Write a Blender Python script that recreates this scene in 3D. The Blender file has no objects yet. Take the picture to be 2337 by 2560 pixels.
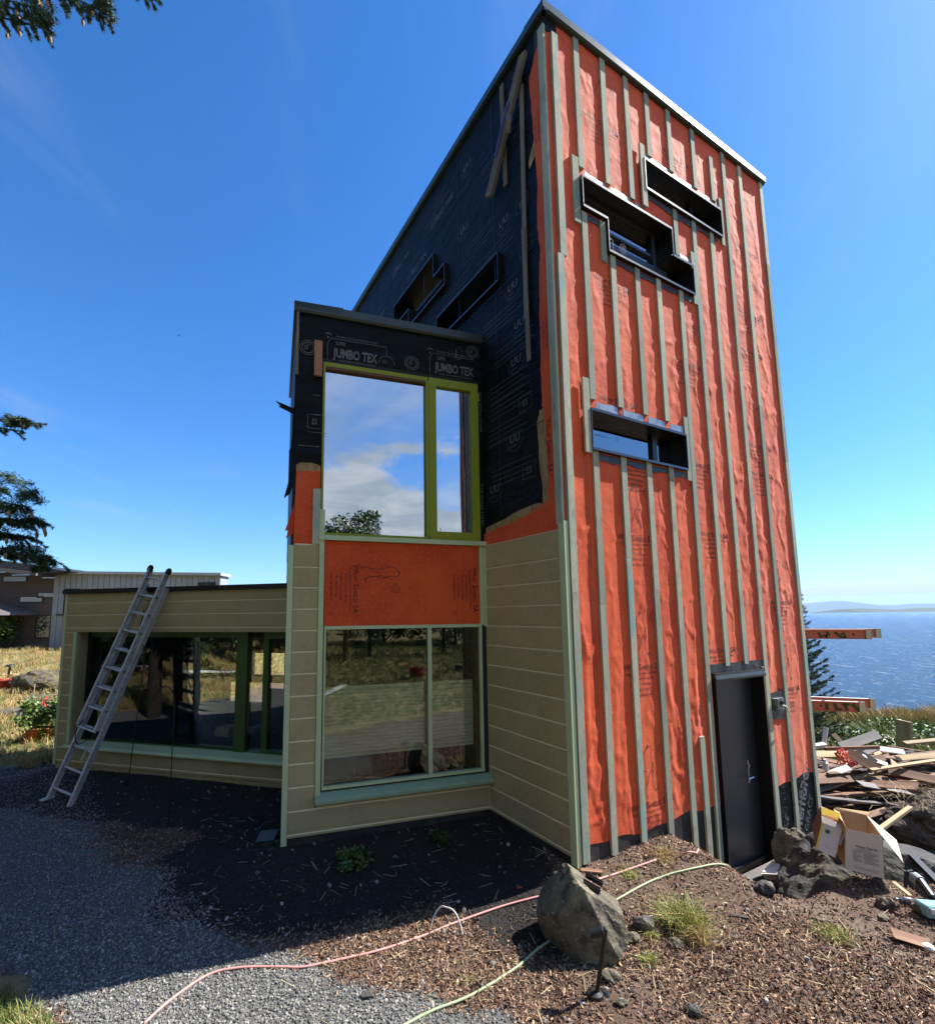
import bpy, bmesh, math, random
import numpy as np
from mathutils import Vector, Matrix
R = math.radians
random.seed(7); rng = np.random.default_rng(7)
sc = bpy.context.scene
col = sc.collection
PI = math.pi

# ------------------------------------------------------------------ camera, world, sun
FPX, CX, CY, PITCH, ROLL = 1203.74, 1087.55, 1400.21, R(6.5645), R(-0.5318)
EYE = Vector((0, 0, 2.8))
_F = Vector((0, math.cos(PITCH), math.sin(PITCH))); _R0 = Vector((1, 0, 0)); _U0 = _R0.cross(_F)
_R = _R0*math.cos(ROLL) + _U0*math.sin(ROLL); _U = -_R0*math.sin(ROLL) + _U0*math.cos(ROLL)
cd = bpy.data.cameras.new('camera'); cam = bpy.data.objects.new('camera', cd); col.objects.link(cam)
m = Matrix.Identity(4)
for i in range(3):
    m[i][0] = _R[i]; m[i][1] = _U[i]; m[i][2] = -_F[i]; m[i][3] = EYE[i]
cam.matrix_world = m
cd.sensor_fit = 'VERTICAL'; cd.sensor_height = 24; cd.lens = FPX/2560*24
cd.shift_x = -(CX-1168.5)/2560; cd.shift_y = (CY-1280)/2560
cd.clip_start = .05; cd.clip_end = 120000
sc.camera = cam

SUN_HEAD, SUN_EL = R(71.7), R(47)
SUN = Vector((math.sin(SUN_HEAD)*math.cos(SUN_EL), math.cos(SUN_HEAD)*math.cos(SUN_EL), math.sin(SUN_EL)))
sd = bpy.data.lights.new('sun', 'SUN'); sd.energy = 5.0; sd.angle = R(.53); sd.color = (1, .955, .88)
so = bpy.data.objects.new('sun', sd); col.objects.link(so)
so.rotation_euler = (-SUN).to_track_quat('-Z', 'Y').to_euler(); so.location = (0, 0, 30)

wd = bpy.data.worlds.new('World'); sc.world = wd; wd.use_nodes = True
N, L = wd.node_tree.nodes, wd.node_tree.links
N.clear()
def wn(t, **k):
    n = N.new(t)
    for a, b in k.items(): setattr(n, a, b)
    return n
out = wn('ShaderNodeOutputWorld'); bg = wn('ShaderNodeBackground'); L.new(bg.outputs[0], out.inputs[0])
bg.inputs[1].default_value = .066
sky = wn('ShaderNodeTexSky', sky_type='NISHITA', sun_disc=False, sun_elevation=SUN_EL, sun_rotation=SUN_HEAD,
         altitude=50, air_density=1.0, dust_density=.35, ozone_density=2.2)
hs = wn('ShaderNodeHueSaturation'); hs.inputs['Saturation'].default_value = 1.15; hs.inputs['Value'].default_value = 1.0
tint = wn('ShaderNodeMix', data_type='RGBA', blend_type='MULTIPLY'); tint.inputs[0].default_value = 1; tint.inputs[7].default_value = (.88, 1.15, 1.54, 1)
L.new(sky.outputs[0], tint.inputs[6]); L.new(tint.outputs[2], hs.inputs['Color'])
tc = wn('ShaderNodeTexCoord'); sep = wn('ShaderNodeSeparateXYZ'); L.new(tc.outputs['Generated'], sep.inputs[0])
def wm(op, a, b=None, c=None, clamp=False):
    n = wn('ShaderNodeMath', operation=op, use_clamp=clamp)
    for i, v in enumerate((a, b, c)):
        if v is None: continue
        if isinstance(v, (int, float)): n.inputs[i].default_value = v
        else: L.new(v, n.inputs[i])
    return n.outputs[0]
zz = wm('ADD', wm('MAXIMUM', sep.outputs['Z'], 0), .09)
comb = wn('ShaderNodeCombineXYZ'); L.new(wm('DIVIDE', sep.outputs['X'], zz), comb.inputs[0]); L.new(wm('DIVIDE', sep.outputs['Y'], zz), comb.inputs[1])
def wnoise(scale, detail, rough, vec, dist=0, off=(0, 0, 0), sc3=(1, 1, 1), rot=0):
    mp = wn('ShaderNodeMapping'); mp.inputs['Location'].default_value = off; mp.inputs['Scale'].default_value = sc3; mp.inputs['Rotation'].default_value = (0, 0, rot)
    L.new(vec, mp.inputs[0]); n = wn('ShaderNodeTexNoise'); L.new(mp.outputs[0], n.inputs['Vector'])
    n.inputs['Scale'].default_value = scale; n.inputs['Detail'].default_value = detail; n.inputs['Roughness'].default_value = rough; n.inputs['Distortion'].default_value = dist
    return n.outputs['Fac']
def wramp(v, lo, hi):
    n = wn('ShaderNodeMapRange', clamp=True, interpolation_type='SMOOTHSTEP'); L.new(v, n.inputs[0]); n.inputs[1].default_value = lo; n.inputs[2].default_value = hi
    return n.outputs[0]
# cumulus and veils fill the sky behind the photographer (seen in the window), only wisps in front
behind = wm('MULTIPLY', wramp(wm('MULTIPLY', sep.outputs['Y'], -1), -.05, .5), wm('SUBTRACT', 1, wramp(sep.outputs['Z'], .35, .62)))
lowb = wm('MULTIPLY', wm('SUBTRACT', 1, wramp(sep.outputs['Z'], .20, .30)), .20)
cum = wm('MULTIPLY', wramp(wm('ADD', wnoise(.9, 9, .58, comb.outputs[0], .3, (1.3, 4.1, 0)), wm('SUBTRACT', lowb, .06)), .46, .56), behind)
veil = wm('MULTIPLY', wm('MULTIPLY', wramp(wnoise(.8, 6, .6, comb.outputs[0], .8, (7, 2, 0), (1, .45, 1)), .30, .62), .62), wramp(wm('MULTIPLY', sep.outputs['Y'], -1), -.05, .5))
wis = wm('MULTIPLY', wramp(wnoise(1.1, 8, .62, comb.outputs[0], 1.2, (2.4, 5.2, 0), (1.6, .5, 1), .9), .52, .86), .34)
# low cloud bank over the far mountains
az = wm('ARCTAN2', sep.outputs['X'], sep.outputs['Y'])
cb = wn('ShaderNodeCombineXYZ'); L.new(wm('MULTIPLY', az, 14), cb.inputs[0]); L.new(wm('MULTIPLY', sep.outputs['Z'], 60), cb.inputs[1])
bankn = wnoise(1.0, 7, .6, cb.outputs[0], .3)
zt = wm('ADD', sep.outputs['Z'], wm('MULTIPLY', wm('SUBTRACT', bankn, .5), .018))
bank = wm('MULTIPLY', wm('MULTIPLY', wramp(zt, .024, .029), wm('SUBTRACT', 1, wramp(zt, .036, .050))), .9)
cl = wm('MAXIMUM', wm('MAXIMUM', cum, veil), wis)
ccn = wramp(wnoise(2.2, 6, .6, comb.outputs[0], .3, (9, 4, 0)), .38, .66)
ccm = wn('ShaderNodeMix', data_type='RGBA'); L.new(ccn, ccm.inputs[0]); ccm.inputs[6].default_value = (3.0, 3.5, 4.1, 1); ccm.inputs[7].default_value = (4.7, 5.0, 5.3, 1)
mx = wn('ShaderNodeMix', data_type='RGBA'); L.new(cl, mx.inputs[0]); L.new(hs.outputs[0], mx.inputs[6]); L.new(ccm.outputs[2], mx.inputs[7])
bw = wn('ShaderNodeMix', data_type='RGBA'); L.new(bank, bw.inputs[0]); L.new(mx.outputs[2], bw.inputs[6]); bw.inputs[7].default_value = (6.6, 6.9, 7.2, 1)
L.new(bw.outputs[2], bg.inputs[0])
sc.view_settings.view_transform = 'Standard'; sc.view_settings.look = 'None'
sc.view_settings.gamma = 1; sc.view_settings.use_curve_mapping = False; sc.view_settings.exposure = 1.2
sc.cycles.max_bounces = 8; sc.cycles.transparent_max_bounces = 12
sc.cycles.use_denoising = True; sc.cycles.caustics_reflective = False; sc.cycles.caustics_refractive = False

# ------------------------------------------------------------------ pixel to place
def ray(x, y): return _F + _R*((x-CX)/FPX) - _U*((y-CY)/FPX)
def at(x, y, z=None, Y=None):
    d = ray(x, y)
    t = (z-EYE.z)/d.z if z is not None else (Y-EYE.y)/d.y
    return EYE + d*t
class Fr:                                   # a wall's frame: s along, d outwards, z up
    def __init__(s, O, head, n): s.O = Vector((O[0], O[1], 0)); s.S = Vector((math.sin(head), math.cos(head), 0)); s.N = Vector((n[0], n[1], 0)).normalized()
    def p(s, a, d, z): return s.O + s.S*a + s.N*d + Vector((0, 0, z))
    def on(s, x, y, d=0):                   # pixel -> (s, z) on the plane at offset d
        r = ray(x, y); O = s.O + s.N*d; t = (O-EYE).dot(s.N)/r.dot(s.N); P = EYE + r*t
        return (P-s.O).dot(s.S), P.z
    def sd(s, P): q = Vector((P[0], P[1], 0))-s.O; return q.dot(s.S), q.dot(s.N)
uh, vh, bh, wh = R(60.736), R(-29.2998+.035), R(71.7277), R(-74.634)
vh = uh - PI/2
C = (1.226, 4.507); U2 = (math.sin(uh), math.cos(uh))
F = Fr(C, uh, (math.cos(uh), -math.sin(uh)))
Lw = Fr(C, vh, (-math.sin(uh), -math.cos(uh)))
I = Lw.p(1.300, 0, 0)
B = Fr((I.x, I.y), bh, (math.cos(bh), -math.sin(bh)))
W = Fr((-1.992, 6.555), wh, (-math.cos(wh), math.sin(wh)))
World = Fr((0, 0), R(90), (0, -1))

# ------------------------------------------------------------------ materials
def M(name, base, rough=.7, metal=0, spec=.5, noise=None, bump=None, stretch=(1, 1, 1), coord='pos', sheen=0, var=0, extra=None, coat=0, trans=0):
    mt = bpy.data.materials.new(name); mt.use_nodes = True
    t = mt.node_tree; n = t.nodes; l = t.links; b = n['Principled BSDF']
    b.inputs['Roughness'].default_value = rough; b.inputs['Metallic'].default_value = metal
    b.inputs['Specular IOR Level'].default_value = spec
    if sheen: b.inputs['Sheen Weight'].default_value = sheen; b.inputs['Sheen Roughness'].default_value = .4
    if coat: b.inputs['Coat Weight'].default_value = coat
    if coord == 'pos': src = n.new('ShaderNodeNewGeometry').outputs['Position']
    elif coord == 'uv': src = n.new('ShaderNodeTexCoord').outputs['UV']
    else: src = n.new('ShaderNodeTexCoord').outputs['Object']
    mp = n.new('ShaderNodeMapping'); mp.inputs['Scale'].default_value = stretch; l.new(src, mp.inputs[0])
    c = (*base, 1)
    if noise:
        cur = None
        for k, (scale, detail, colr, lo, hi) in enumerate(noise):
            nz = n.new('ShaderNodeTexNoise'); nz.inputs['Scale'].default_value = scale; nz.inputs['Detail'].default_value = detail; nz.inputs['Roughness'].default_value = .6
            l.new(mp.outputs[0], nz.inputs['Vector'])
            mr = n.new('ShaderNodeMapRange'); mr.interpolation_type = 'SMOOTHSTEP'; l.new(nz.outputs['Fac'], mr.inputs[0]); mr.inputs[1].default_value = lo; mr.inputs[2].default_value = hi
            mi = n.new('ShaderNodeMix'); mi.data_type = 'RGBA'; l.new(mr.outputs[0], mi.inputs[0])
            if cur is None: mi.inputs[6].default_value = c
            else: l.new(cur, mi.inputs[6])
            mi.inputs[7].default_value = (*colr, 1); cur = mi.outputs[2]
    else:
        rgb = n.new('ShaderNodeRGB'); rgb.outputs[0].default_value = c; cur = rgb.outputs[0]
    if var:
        oi = n.new('ShaderNodeObjectInfo'); h = n.new('ShaderNodeHueSaturation')
        mr = n.new('ShaderNodeMapRange'); l.new(oi.outputs['Random'], mr.inputs[0]); mr.inputs[3].default_value = 1-var; mr.inputs[4].default_value = 1+var
        l.new(mr.outputs[0], h.inputs['Value']); l.new(cur, h.inputs['Color']); cur = h.outputs[0]
    if extra: cur = extra(n, l, mp, cur, b) or cur
    l.new(cur, b.inputs['Base Color'])
    if bump:
        last = None
        for scale, detail, dist in bump:
            nz = n.new('ShaderNodeTexNoise'); nz.inputs['Scale'].default_value = scale; nz.inputs['Detail'].default_value = detail
            l.new(mp.outputs[0], nz.inputs['Vector']); bp = n.new('ShaderNodeBump'); bp.inputs['Distance'].default_value = dist; bp.inputs['Strength'].default_value = 1
            l.new(nz.outputs['Fac'], bp.inputs['Height'])
            if last: l.new(last, bp.inputs['Normal'])
            last = bp.outputs[0]
        l.new(last, b.inputs['Normal'])
    return mt
def gridlines(step, w, dark):               # thin printed lines of the membrane, in wall metres
    def f(n, l, mp, cur, b):
        sp = n.new('ShaderNodeSeparateXYZ'); tcn = n.new('ShaderNodeTexCoord'); l.new(tcn.outputs['UV'], sp.inputs[0])
        ms = []
        for ax in (0, 1):
            a = n.new('ShaderNodeMath'); a.operation = 'PINGPONG'; a.inputs[1].default_value = step/2; l.new(sp.outputs[ax], a.inputs[0])
            q = n.new('ShaderNodeMath'); q.operation = 'LESS_THAN'; q.inputs[1].default_value = w; l.new(a.outputs[0], q.inputs[0]); ms.append(q.outputs[0])
        mxx = n.new('ShaderNodeMath'); mxx.operation = 'MAXIMUM'; l.new(ms[0], mxx.inputs[0]); l.new(ms[1], mxx.inputs[1])
        # the print has worn away in patches
        nz = n.new('ShaderNodeTexNoise'); nz.inputs['Scale'].default_value = 2.3; l.new(tcn.outputs['UV'], nz.inputs['Vector'])
        mr = n.new('ShaderNodeMapRange'); l.new(nz.outputs['Fac'], mr.inputs[0]); mr.inputs[1].default_value = .4; mr.inputs[2].default_value = .6; mr.inputs[3].default_value = .25; mr.inputs[4].default_value = .8
        mu = n.new('ShaderNodeMath'); mu.operation = 'MULTIPLY'; l.new(mxx.outputs[0], mu.inputs[0]); l.new(mr.outputs[0], mu.inputs[1])
        mi = n.new('ShaderNodeMix'); mi.data_type = 'RGBA'; l.new(mu.outputs[0], mi.inputs[0]); l.new(cur, mi.inputs[6]); mi.inputs[7].default_value = (*dark, 1)
        return mi.outputs[2]
    return f
def grain(scale=60, c2=(.1, .1, .08), amt=.5):
    def f(n, l, mp, cur, b):
        wv = n.new('ShaderNodeTexNoise'); wv.inputs['Scale'].default_value = scale; wv.inputs['Detail'].default_value = 4
        m2 = n.new('ShaderNodeMapping'); m2.inputs['Scale'].default_value = (1, 1, .05)
        l.new(mp.outputs[0], m2.inputs[0]); l.new(m2.outputs[0], wv.inputs['Vector'])
        mr = n.new('ShaderNodeMapRange'); l.new(wv.outputs['Fac'], mr.inputs[0]); mr.inputs[1].default_value = .45; mr.inputs[2].default_value = .75; mr.inputs[4].default_value = amt
        mi = n.new('ShaderNodeMix'); mi.data_type = 'RGBA'; l.new(mr.outputs[0], mi.inputs[0]); l.new(cur, mi.inputs[6]); mi.inputs[7].default_value = (*c2, 1)
        return mi.outputs[2]
    return f
m_wrap = M('orange_membrane', (.78, .115, .030), .75, spec=.12, sheen=.28, coord='uv', noise=[(1.1, 6, (.66, .080, .026), .40, .62), (.5, 3, (.80, .15, .07), .52, .75), (34, 4, (.82, .15, .065), .5, .75)], bump=[(260, 2, .0006), (9, 4, .004)], extra=gridlines(.0914, .0011, (.42, .05, .02)))
m_paper = M('black_building_paper', (.005, .0055, .007), .45, spec=.13, coord='uv', stretch=(1, 3.2, 1), noise=[(2.2, 5, (.010, .013, .018), .4, .7)], bump=[(3, 7, .05), (14, 5, .010)])
m_bitum = M('bitumen_membrane', (.035, .034, .036), .5, spec=.4, coord='pos', noise=[(4, 5, (.07, .065, .06), .45, .75)], bump=[(12, 4, .008)])
m_print = M('black_print', (.05, .012, .012), .7)
m_greyprint = M('grey_print', (.16, .15, .14), .6, noise=[(30, 3, (.07, .07, .07), .45, .7)])
m_whiteprint = M('white_print', (.17, .18, .19), .6, noise=[(9, 4, (.03, .032, .035), .42, .62)])
m_batten = M('treated_batten_wood', (.43, .42, .31), .85, var=.26, noise=[(2.2, 5, (.31, .36, .28), .42, .62), (3.4, 5, (.15, .32, .31), .52, .70), (9, 5, (.24, .225, .16), .52, .74), (55, 3, (.28, .265, .19), .5, .75)], stretch=(1, 1, .32), bump=[(140, 3, .0008)], extra=grain(70, (.20, .19, .12), .45))
m_oldwood = M('weathered_wood', (.19, .15, .115), .85, var=.2, noise=[(5, 5, (.27, .22, .16), .4, .7)], stretch=(1, 1, .3), bump=[(90, 3, .001)], extra=grain(70, (.07, .05, .04), .6))
m_ply = M('plywood', (.42, .27, .12), .8, noise=[(7, 6, (.28, .17, .07), .4, .65)], stretch=(3, 3, 1), bump=[(60, 3, .001)])
m_cedar = M('cedar_block', (.42, .19, .10), .8, extra=grain(80, (.28, .12, .06), .6))
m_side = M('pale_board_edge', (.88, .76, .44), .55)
m_sid = M('khaki_board_paint', (.46, .375, .195), .65, spec=.15, noise=[(1.4, 5, (.41, .33, .165), .38, .66), (30, 4, (.50, .42, .225), .5, .75), (5, 7, (.36, .29, .155), .56, .8)], stretch=(1, 1, 1), bump=[(170, 2, .0004), (16, 3, .0007)], var=.035)
m_trim = M('pale_green_trim_paint', (.54, .64, .37), .5, noise=[(3, 3, (.49, .58, .33), .4, .7)])
m_sill = M('green_sill_metal', (.30, .42, .28), .6, spec=.25, noise=[(9, 5, (.25, .36, .24), .45, .7)])
m_lime = M('lime_window_frame', (.29, .33, .018), .45, spec=.3)
m_dgreen = M('dark_green_window_frame', (.022, .095, .018), .4)
m_black = M('black_coated_metal', (.011, .011, .013), .38, spec=.5)
m_lip = M('black_metal_folded_edge', (.04, .042, .045), .24, spec=.9, metal=.3, bump=[(40, 2, .0006)])
m_cap = M('dark_green_roof_flashing', (.035, .055, .05), .33, spec=.7, metal=.25, bump=[(3, 2, .003)])
m_zinc = M('grey_window_head_flashing', (.32, .34, .36), .35, metal=.6, noise=[(6, 4, (.16, .17, .19), .45, .7)], bump=[(9, 4, .003)])
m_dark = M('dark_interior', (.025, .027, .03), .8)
m_doorp = M('charcoal_door_paint', (.022, .026, .036), .36, spec=.5, bump=[(3, 3, .0015)])
m_steel = M('brushed_steel', (.6, .6, .6), .28, metal=1)
m_alu = M('ladder_aluminium', (.62, .62, .62), .45, metal=.25, noise=[(16, 5, (.42, .43, .44), .45, .7)], bump=[(60, 3, .0006)])
m_rubber = M('black_rubber', (.012, .02, .018), .8)
m_iron = M('black_iron', (.012, .011, .011), .6)
m_fibre = M('orange_fibreglass', (.80, .20, .09), .5, noise=[(4, 3, (.65, .17, .09), .4, .7)])
m_moss = M('green_paint_marks', (.07, .10, .015), .8)
m_rock = M('grey_lichen_rock', (.11, .095, .065), .9, noise=[(2.6, 8, (.21, .185, .115), .47, .63), (11, 6, (.05, .045, .035), .48, .64), (38, 3, (.31, .29, .22), .6, .72)], bump=[(7, 9, .035), (38, 6, .008)])
m_drock = M('dark_boulder_rock', (.05, .047, .044), .85, noise=[(3, 8, (.19, .165, .11), .50, .66), (17, 6, (.05, .05, .055), .5, .7)], bump=[(6, 9, .05), (35, 6, .009)])
m_mossrock = M('mossy_rock', (.10, .085, .06), .95, noise=[(5, 7, (.16, .14, .05), .45, .62), (14, 5, (.05, .04, .035), .5, .65)], bump=[(9, 8, .05)])
m_card = M('cardboard', (.45, .31, .17), .85, noise=[(30, 3, (.40, .27, .14), .45, .7)])
m_cardw = M('white_printed_cardboard', (.66, .60, .50), .75, noise=[(3, 4, (.58, .53, .44), .4, .7)])
m_cardy = M('yellow_printed_cardboard', (.80, .52, .04), .7)
m_ink = M('dark_ink', (.09, .08, .07), .8)
m_inkg = M('grey_ink', (.30, .28, .26), .8)
m_red = M('red_ink', (.45, .05, .03), .7)
m_terra = M('terracotta', (.42, .10, .05), .8, noise=[(12, 4, (.34, .08, .045), .4, .7)])
m_redpot = M('red_glaze', (.36, .035, .03), .35)
m_pink = M('pink_hose_rubber', (.62, .30, .27), .55, noise=[(20, 3, (.50, .26, .22), .45, .7)])
m_greenhose = M('pale_green_hose_rubber', (.34, .42, .24), .55, noise=[(20, 3, (.28, .34, .19), .45, .7)])
m_white = M('white_plastic', (.75, .74, .70), .5)
m_whitewood = M('white_painted_board', (.72, .72, .68), .7, noise=[(5, 4, (.5, .48, .42), .5, .75)])
m_palewood = M('fresh_pale_wood', (.46, .35, .20), .8, var=.3, noise=[(6, 5, (.33, .235, .13), .4, .7)], coord='obj', stretch=(.2, 1, 1), bump=[(60, 3, .001)])
m_brownwood = M('brown_cedar_board', (.15, .078, .046), .85, var=.45, noise=[(6, 5, (.24, .145, .09), .42, .72)], coord='obj', stretch=(.2, 1, 1), bump=[(60, 3, .001)])
m_greywood = M('dark_grey_board', (.10, .088, .085), .7, var=.3, noise=[(6, 5, (.15, .13, .12), .4, .7)], coord='obj', stretch=(.2, 1, 1), bump=[(60, 3, .001)])
m_teal = M('teal_tool_plastic', (.22, .42, .44), .45)
m_tool = M('black_tool_plastic', (.015, .016, .018), .4)
m_leaf = M('leaf_green', (.05, .11, .02), .55, noise=[(9, 2, (.09, .16, .03), .4, .6)])
m_leafy = M('yellow_green_leaf', (.12, .19, .03), .55, noise=[(9, 2, (.20, .25, .05), .4, .6)])
m_leafd = M('dark_leaf', (.022, .05, .016), .6, noise=[(7, 2, (.045, .08, .02), .4, .6)])
m_needle = M('spruce_needles', (.028, .062, .026), .6, noise=[(6, 2, (.06, .10, .03), .42, .62)])
m_cone = M('spruce_cone', (.26, .17, .09), .8, noise=[(60, 2, (.36, .27, .16), .45, .6)], bump=[(90, 2, .004)])
m_bark = M('bark', (.045, .034, .026), .95, noise=[(9, 5, (.075, .06, .045), .4, .7)], bump=[(20, 5, .02)])
m_flower = M('red_petals', (.70, .05, .05), .6)
m_wflower = M('white_petals', (.78, .78, .72), .6)
m_straw = M('dry_grass_blades', (.42, .30, .12), .8, noise=[(1.6, 4, (.53, .40, .18), .4, .6), (3.2, 3, (.28, .27, .09), .55, .72)])
m_gblade = M('green_grass_blades', (.20, .27, .04), .6, noise=[(5, 2, (.34, .38, .10), .4, .65)])
m_chip = M('bark_chips', (.13, .068, .042), .85, var=0, noise=[(31, 1, (.22, .125, .075), .45, .6), (53, 1, (.36, .25, .15), .63, .7), (23, 1, (.055, .035, .025), .55, .65)])
m_peb = M('gravel_stones', (.24, .24, .235), .8, noise=[(37, 1, (.40, .395, .375), .48, .62), (29, 1, (.12, .12, .125), .55, .68)])
m_birdm = M('bird_feathers', (.02, .02, .02), .8)
m_lilac = M('blue_strap', (.10, .11, .30), .6)
m_shade = M('cellular_shade_fabric', (.86, .86, .74), .85)

def glass(name, fac, tint):
    mt = bpy.data.materials.new(name); mt.use_nodes = True; n = mt.node_tree.nodes; l = mt.node_tree.links; n.clear()
    o = n.new('ShaderNodeOutputMaterial'); g = n.new('ShaderNodeBsdfGlossy'); g.inputs['Roughness'].default_value = 0.0; g.inputs['Color'].default_value = (.93, .96, 1, 1)
    t = n.new('ShaderNodeBsdfTransparent'); t.inputs[0].default_value = (*tint, 1); mi = n.new('ShaderNodeMixShader')
    fr = n.new('ShaderNodeFresnel'); fr.inputs[0].default_value = 1.5; ad = n.new('ShaderNodeMath'); ad.use_clamp = True; ad.operation = 'ADD'; ad.inputs[1].default_value = fac
    l.new(fr.outputs[0], ad.inputs[0]); l.new(ad.outputs[0], mi.inputs[0]); l.new(t.outputs[0], mi.inputs[1]); l.new(g.outputs[0], mi.inputs[2]); l.new(mi.outputs[0], o.inputs[0])
    # faint ripple of real float glass
    tcn = n.new('ShaderNodeNewGeometry'); nz = n.new('ShaderNodeTexNoise'); nz.inputs['Scale'].default_value = 1.1; nz.inputs['Detail'].default_value = 0; l.new(tcn.outputs['Position'], nz.inputs['Vector'])
    bp = n.new('ShaderNodeBump'); bp.inputs['Distance'].default_value = .004; l.new(nz.outputs['Fac'], bp.inputs['Height']); l.new(bp.outputs[0], g.inputs['Normal'])
    return mt
g_sky = glass('reflective_window_glass', .68, (.5, .52, .5))
g_low = glass('window_glass', .03, (.9, .92, .86))
g_dark = glass('slot_window_glass', .24, (.55, .6, .62))

# ------------------------------------------------------------------ mesh helpers
class MB:
    def __init__(s): s.v = []; s.f = []; s.uv = []
    def add(s, vs, fs, uvs=None):
        o = len(s.v); s.v += [tuple(a) for a in vs]; s.f += [tuple(i+o for i in f) for f in fs]
        s.uv += (uvs if uvs else [None]*len(vs)); return s
    def box(s, fr, s0, s1, d0, d1, z0, z1):
        vs = [fr.p(a, d, z) for z in (z0, z1) for d in (d0, d1) for a in (s0, s1)]
        uv = [(a, z) for z in (z0, z1) for d in (d0, d1) for a in (s0, s1)]
        return s.add(vs, [(0, 1, 3, 2), (4, 6, 7, 5), (0, 4, 5, 1), (2, 3, 7, 6), (0, 2, 6, 4), (1, 5, 7, 3)], uv)
    def prism(s, fr, prof, s0, s1):         # profile of (d, z) swept along s
        n = len(prof); vs = [fr.p(a, d, z) for a in (s0, s1) for d, z in prof]; uv = [(a, z) for a in (s0, s1) for d, z in prof]
        return s.add(vs, [tuple(range(n))[::-1], tuple(range(n, 2*n))] + [(i, (i+1) % n, n+(i+1) % n, n+i) for i in range(n)], uv)
    def slab(s, fr, pts, d0, d1):           # outline of (s, z) with thickness
        n = len(pts); vs = [fr.p(a, d, z) for d in (d0, d1) for a, z in pts]; uv = [(a, z) for d in (d0, d1) for a, z in pts]
        return s.add(vs, [tuple(range(n)), tuple(range(n, 2*n))[::-1]] + [(i, n+i, n+(i+1) % n, (i+1) % n) for i in range(n)], uv)
    def beam(s, a, b, w, h, up=Vector((0, 0, 1))):
        a, b = Vector(a), Vector(b); t = (b-a).normalized(); x = t.cross(up)
        if x.length < 1e-4: x = t.cross(Vector((1, 0, 0)))
        x.normalize(); y = x.cross(t).normalized(); vs = []
        for p in (a, b):
            for i, j in ((-1, -1), (1, -1), (1, 1), (-1, 1)): vs.append(p + x*(i*w/2) + y*(j*h/2))
        return s.add(vs, [(0, 3, 2, 1), (4, 5, 6, 7), (0, 1, 5, 4), (1, 2, 6, 5), (2, 3, 7, 6), (3, 0, 4, 7)])
    def tube(s, pts, r, n=8):
        pts = [Vector(p) for p in pts]; rr = r if isinstance(r, (list, tuple)) else [r]*len(pts); vs = []; fs = []; px = None
        for i, p in enumerate(pts):
            t = (pts[min(i+1, len(pts)-1)] - pts[max(i-1, 0)]).normalized()
            if px is None: px = t.orthogonal().normalized()
            px = (px - t*px.dot(t)).normalized(); py = t.cross(px)
            for k in range(n): a = 2*PI*k/n; vs.append(p + (px*math.cos(a) + py*math.sin(a))*rr[i])
        for i in range(len(pts)-1):
            for k in range(n): fs.append((i*n+k, i*n+(k+1) % n, (i+1)*n+(k+1) % n, (i+1)*n+k))
        fs.append(tuple(range(n))[::-1]); fs.append(tuple(range((len(pts)-1)*n, len(pts)*n)))
        return s.add(vs, fs)
    def lathe(s, c, prof, n=16):
        c = Vector(c); vs = [c + Vector((r*math.cos(2*PI*k/n), r*math.sin(2*PI*k/n), z)) for r, z in prof for k in range(n)]
        fs = [(i*n+k, i*n+(k+1) % n, (i+1)*n+(k+1) % n, (i+1)*n+k) for i in range(len(prof)-1) for k in range(n)]
        fs.append(tuple(range(n))[::-1]); fs.append(tuple(range((len(prof)-1)*n, len(prof)*n)))
        return s.add(vs, fs)
    def build(s, name, mat, parent=None, smooth=False, bevel=0):
        me = bpy.data.meshes.new(name); me.from_pydata(s.v, [], s.f)
        if any(u is not None for u in s.uv):
            ul = me.uv_layers.new(name='UVMap'); idx = np.zeros(len(me.loops), 'i'); me.loops.foreach_get('vertex_index', idx)
            a = np.array([u if u else (0, 0) for u in s.uv], 'f'); ul.data.foreach_set('uv', a[idx].ravel())
        bm = bmesh.new(); bm.from_mesh(me); bmesh.ops.recalc_face_normals(bm, faces=bm.faces)
        if bevel: bmesh.ops.bevel(bm, geom=bm.edges[:], offset=bevel, segments=1, affect='EDGES')
        bm.to_mesh(me); bm.free()
        if smooth: me.polygons.foreach_set('use_smooth', [True]*len(me.polygons))
        return link(name, me, mat, parent)
def link(name, me, mat, parent=None):
    o = bpy.data.objects.new(name, me); col.objects.link(o)
    for q in (mat if isinstance(mat, (list, tuple)) else [mat]):
        if q: me.materials.append(q)
    if parent:
        o.parent = parent; o.matrix_parent_inverse = Matrix.Translation(-parent.location) if parent.type == 'EMPTY' and parent.parent is None else Matrix.Identity(4)
        if parent.type != 'EMPTY': o.matrix_parent_inverse = Matrix.Identity(4)
    return o
def npmesh(name, v, f, mat, parent=None, smooth=False, uv=None, mi=None):
    me = bpy.data.meshes.new(name); k = f.shape[1]
    me.vertices.add(len(v)); me.vertices.foreach_set('co', np.asarray(v, 'f').ravel())
    me.loops.add(f.size); me.loops.foreach_set('vertex_index', f.astype('i').ravel())
    me.polygons.add(len(f)); me.polygons.foreach_set('loop_start', np.arange(0, f.size, k, dtype='i')); me.polygons.foreach_set('loop_total', np.full(len(f), k, 'i'))
    if mi is not None: me.polygons.foreach_set('material_index', mi.astype('i'))
    if smooth: me.polygons.foreach_set('use_smooth', np.ones(len(f), bool))
    if uv is not None:
        ul = me.uv_layers.new(name='UVMap'); ul.data.foreach_set('uv', np.asarray(uv, 'f')[f.ravel()].ravel())
    me.update(calc_edges=True); me.validate()
    return link(name, me, mat, parent)
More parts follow.
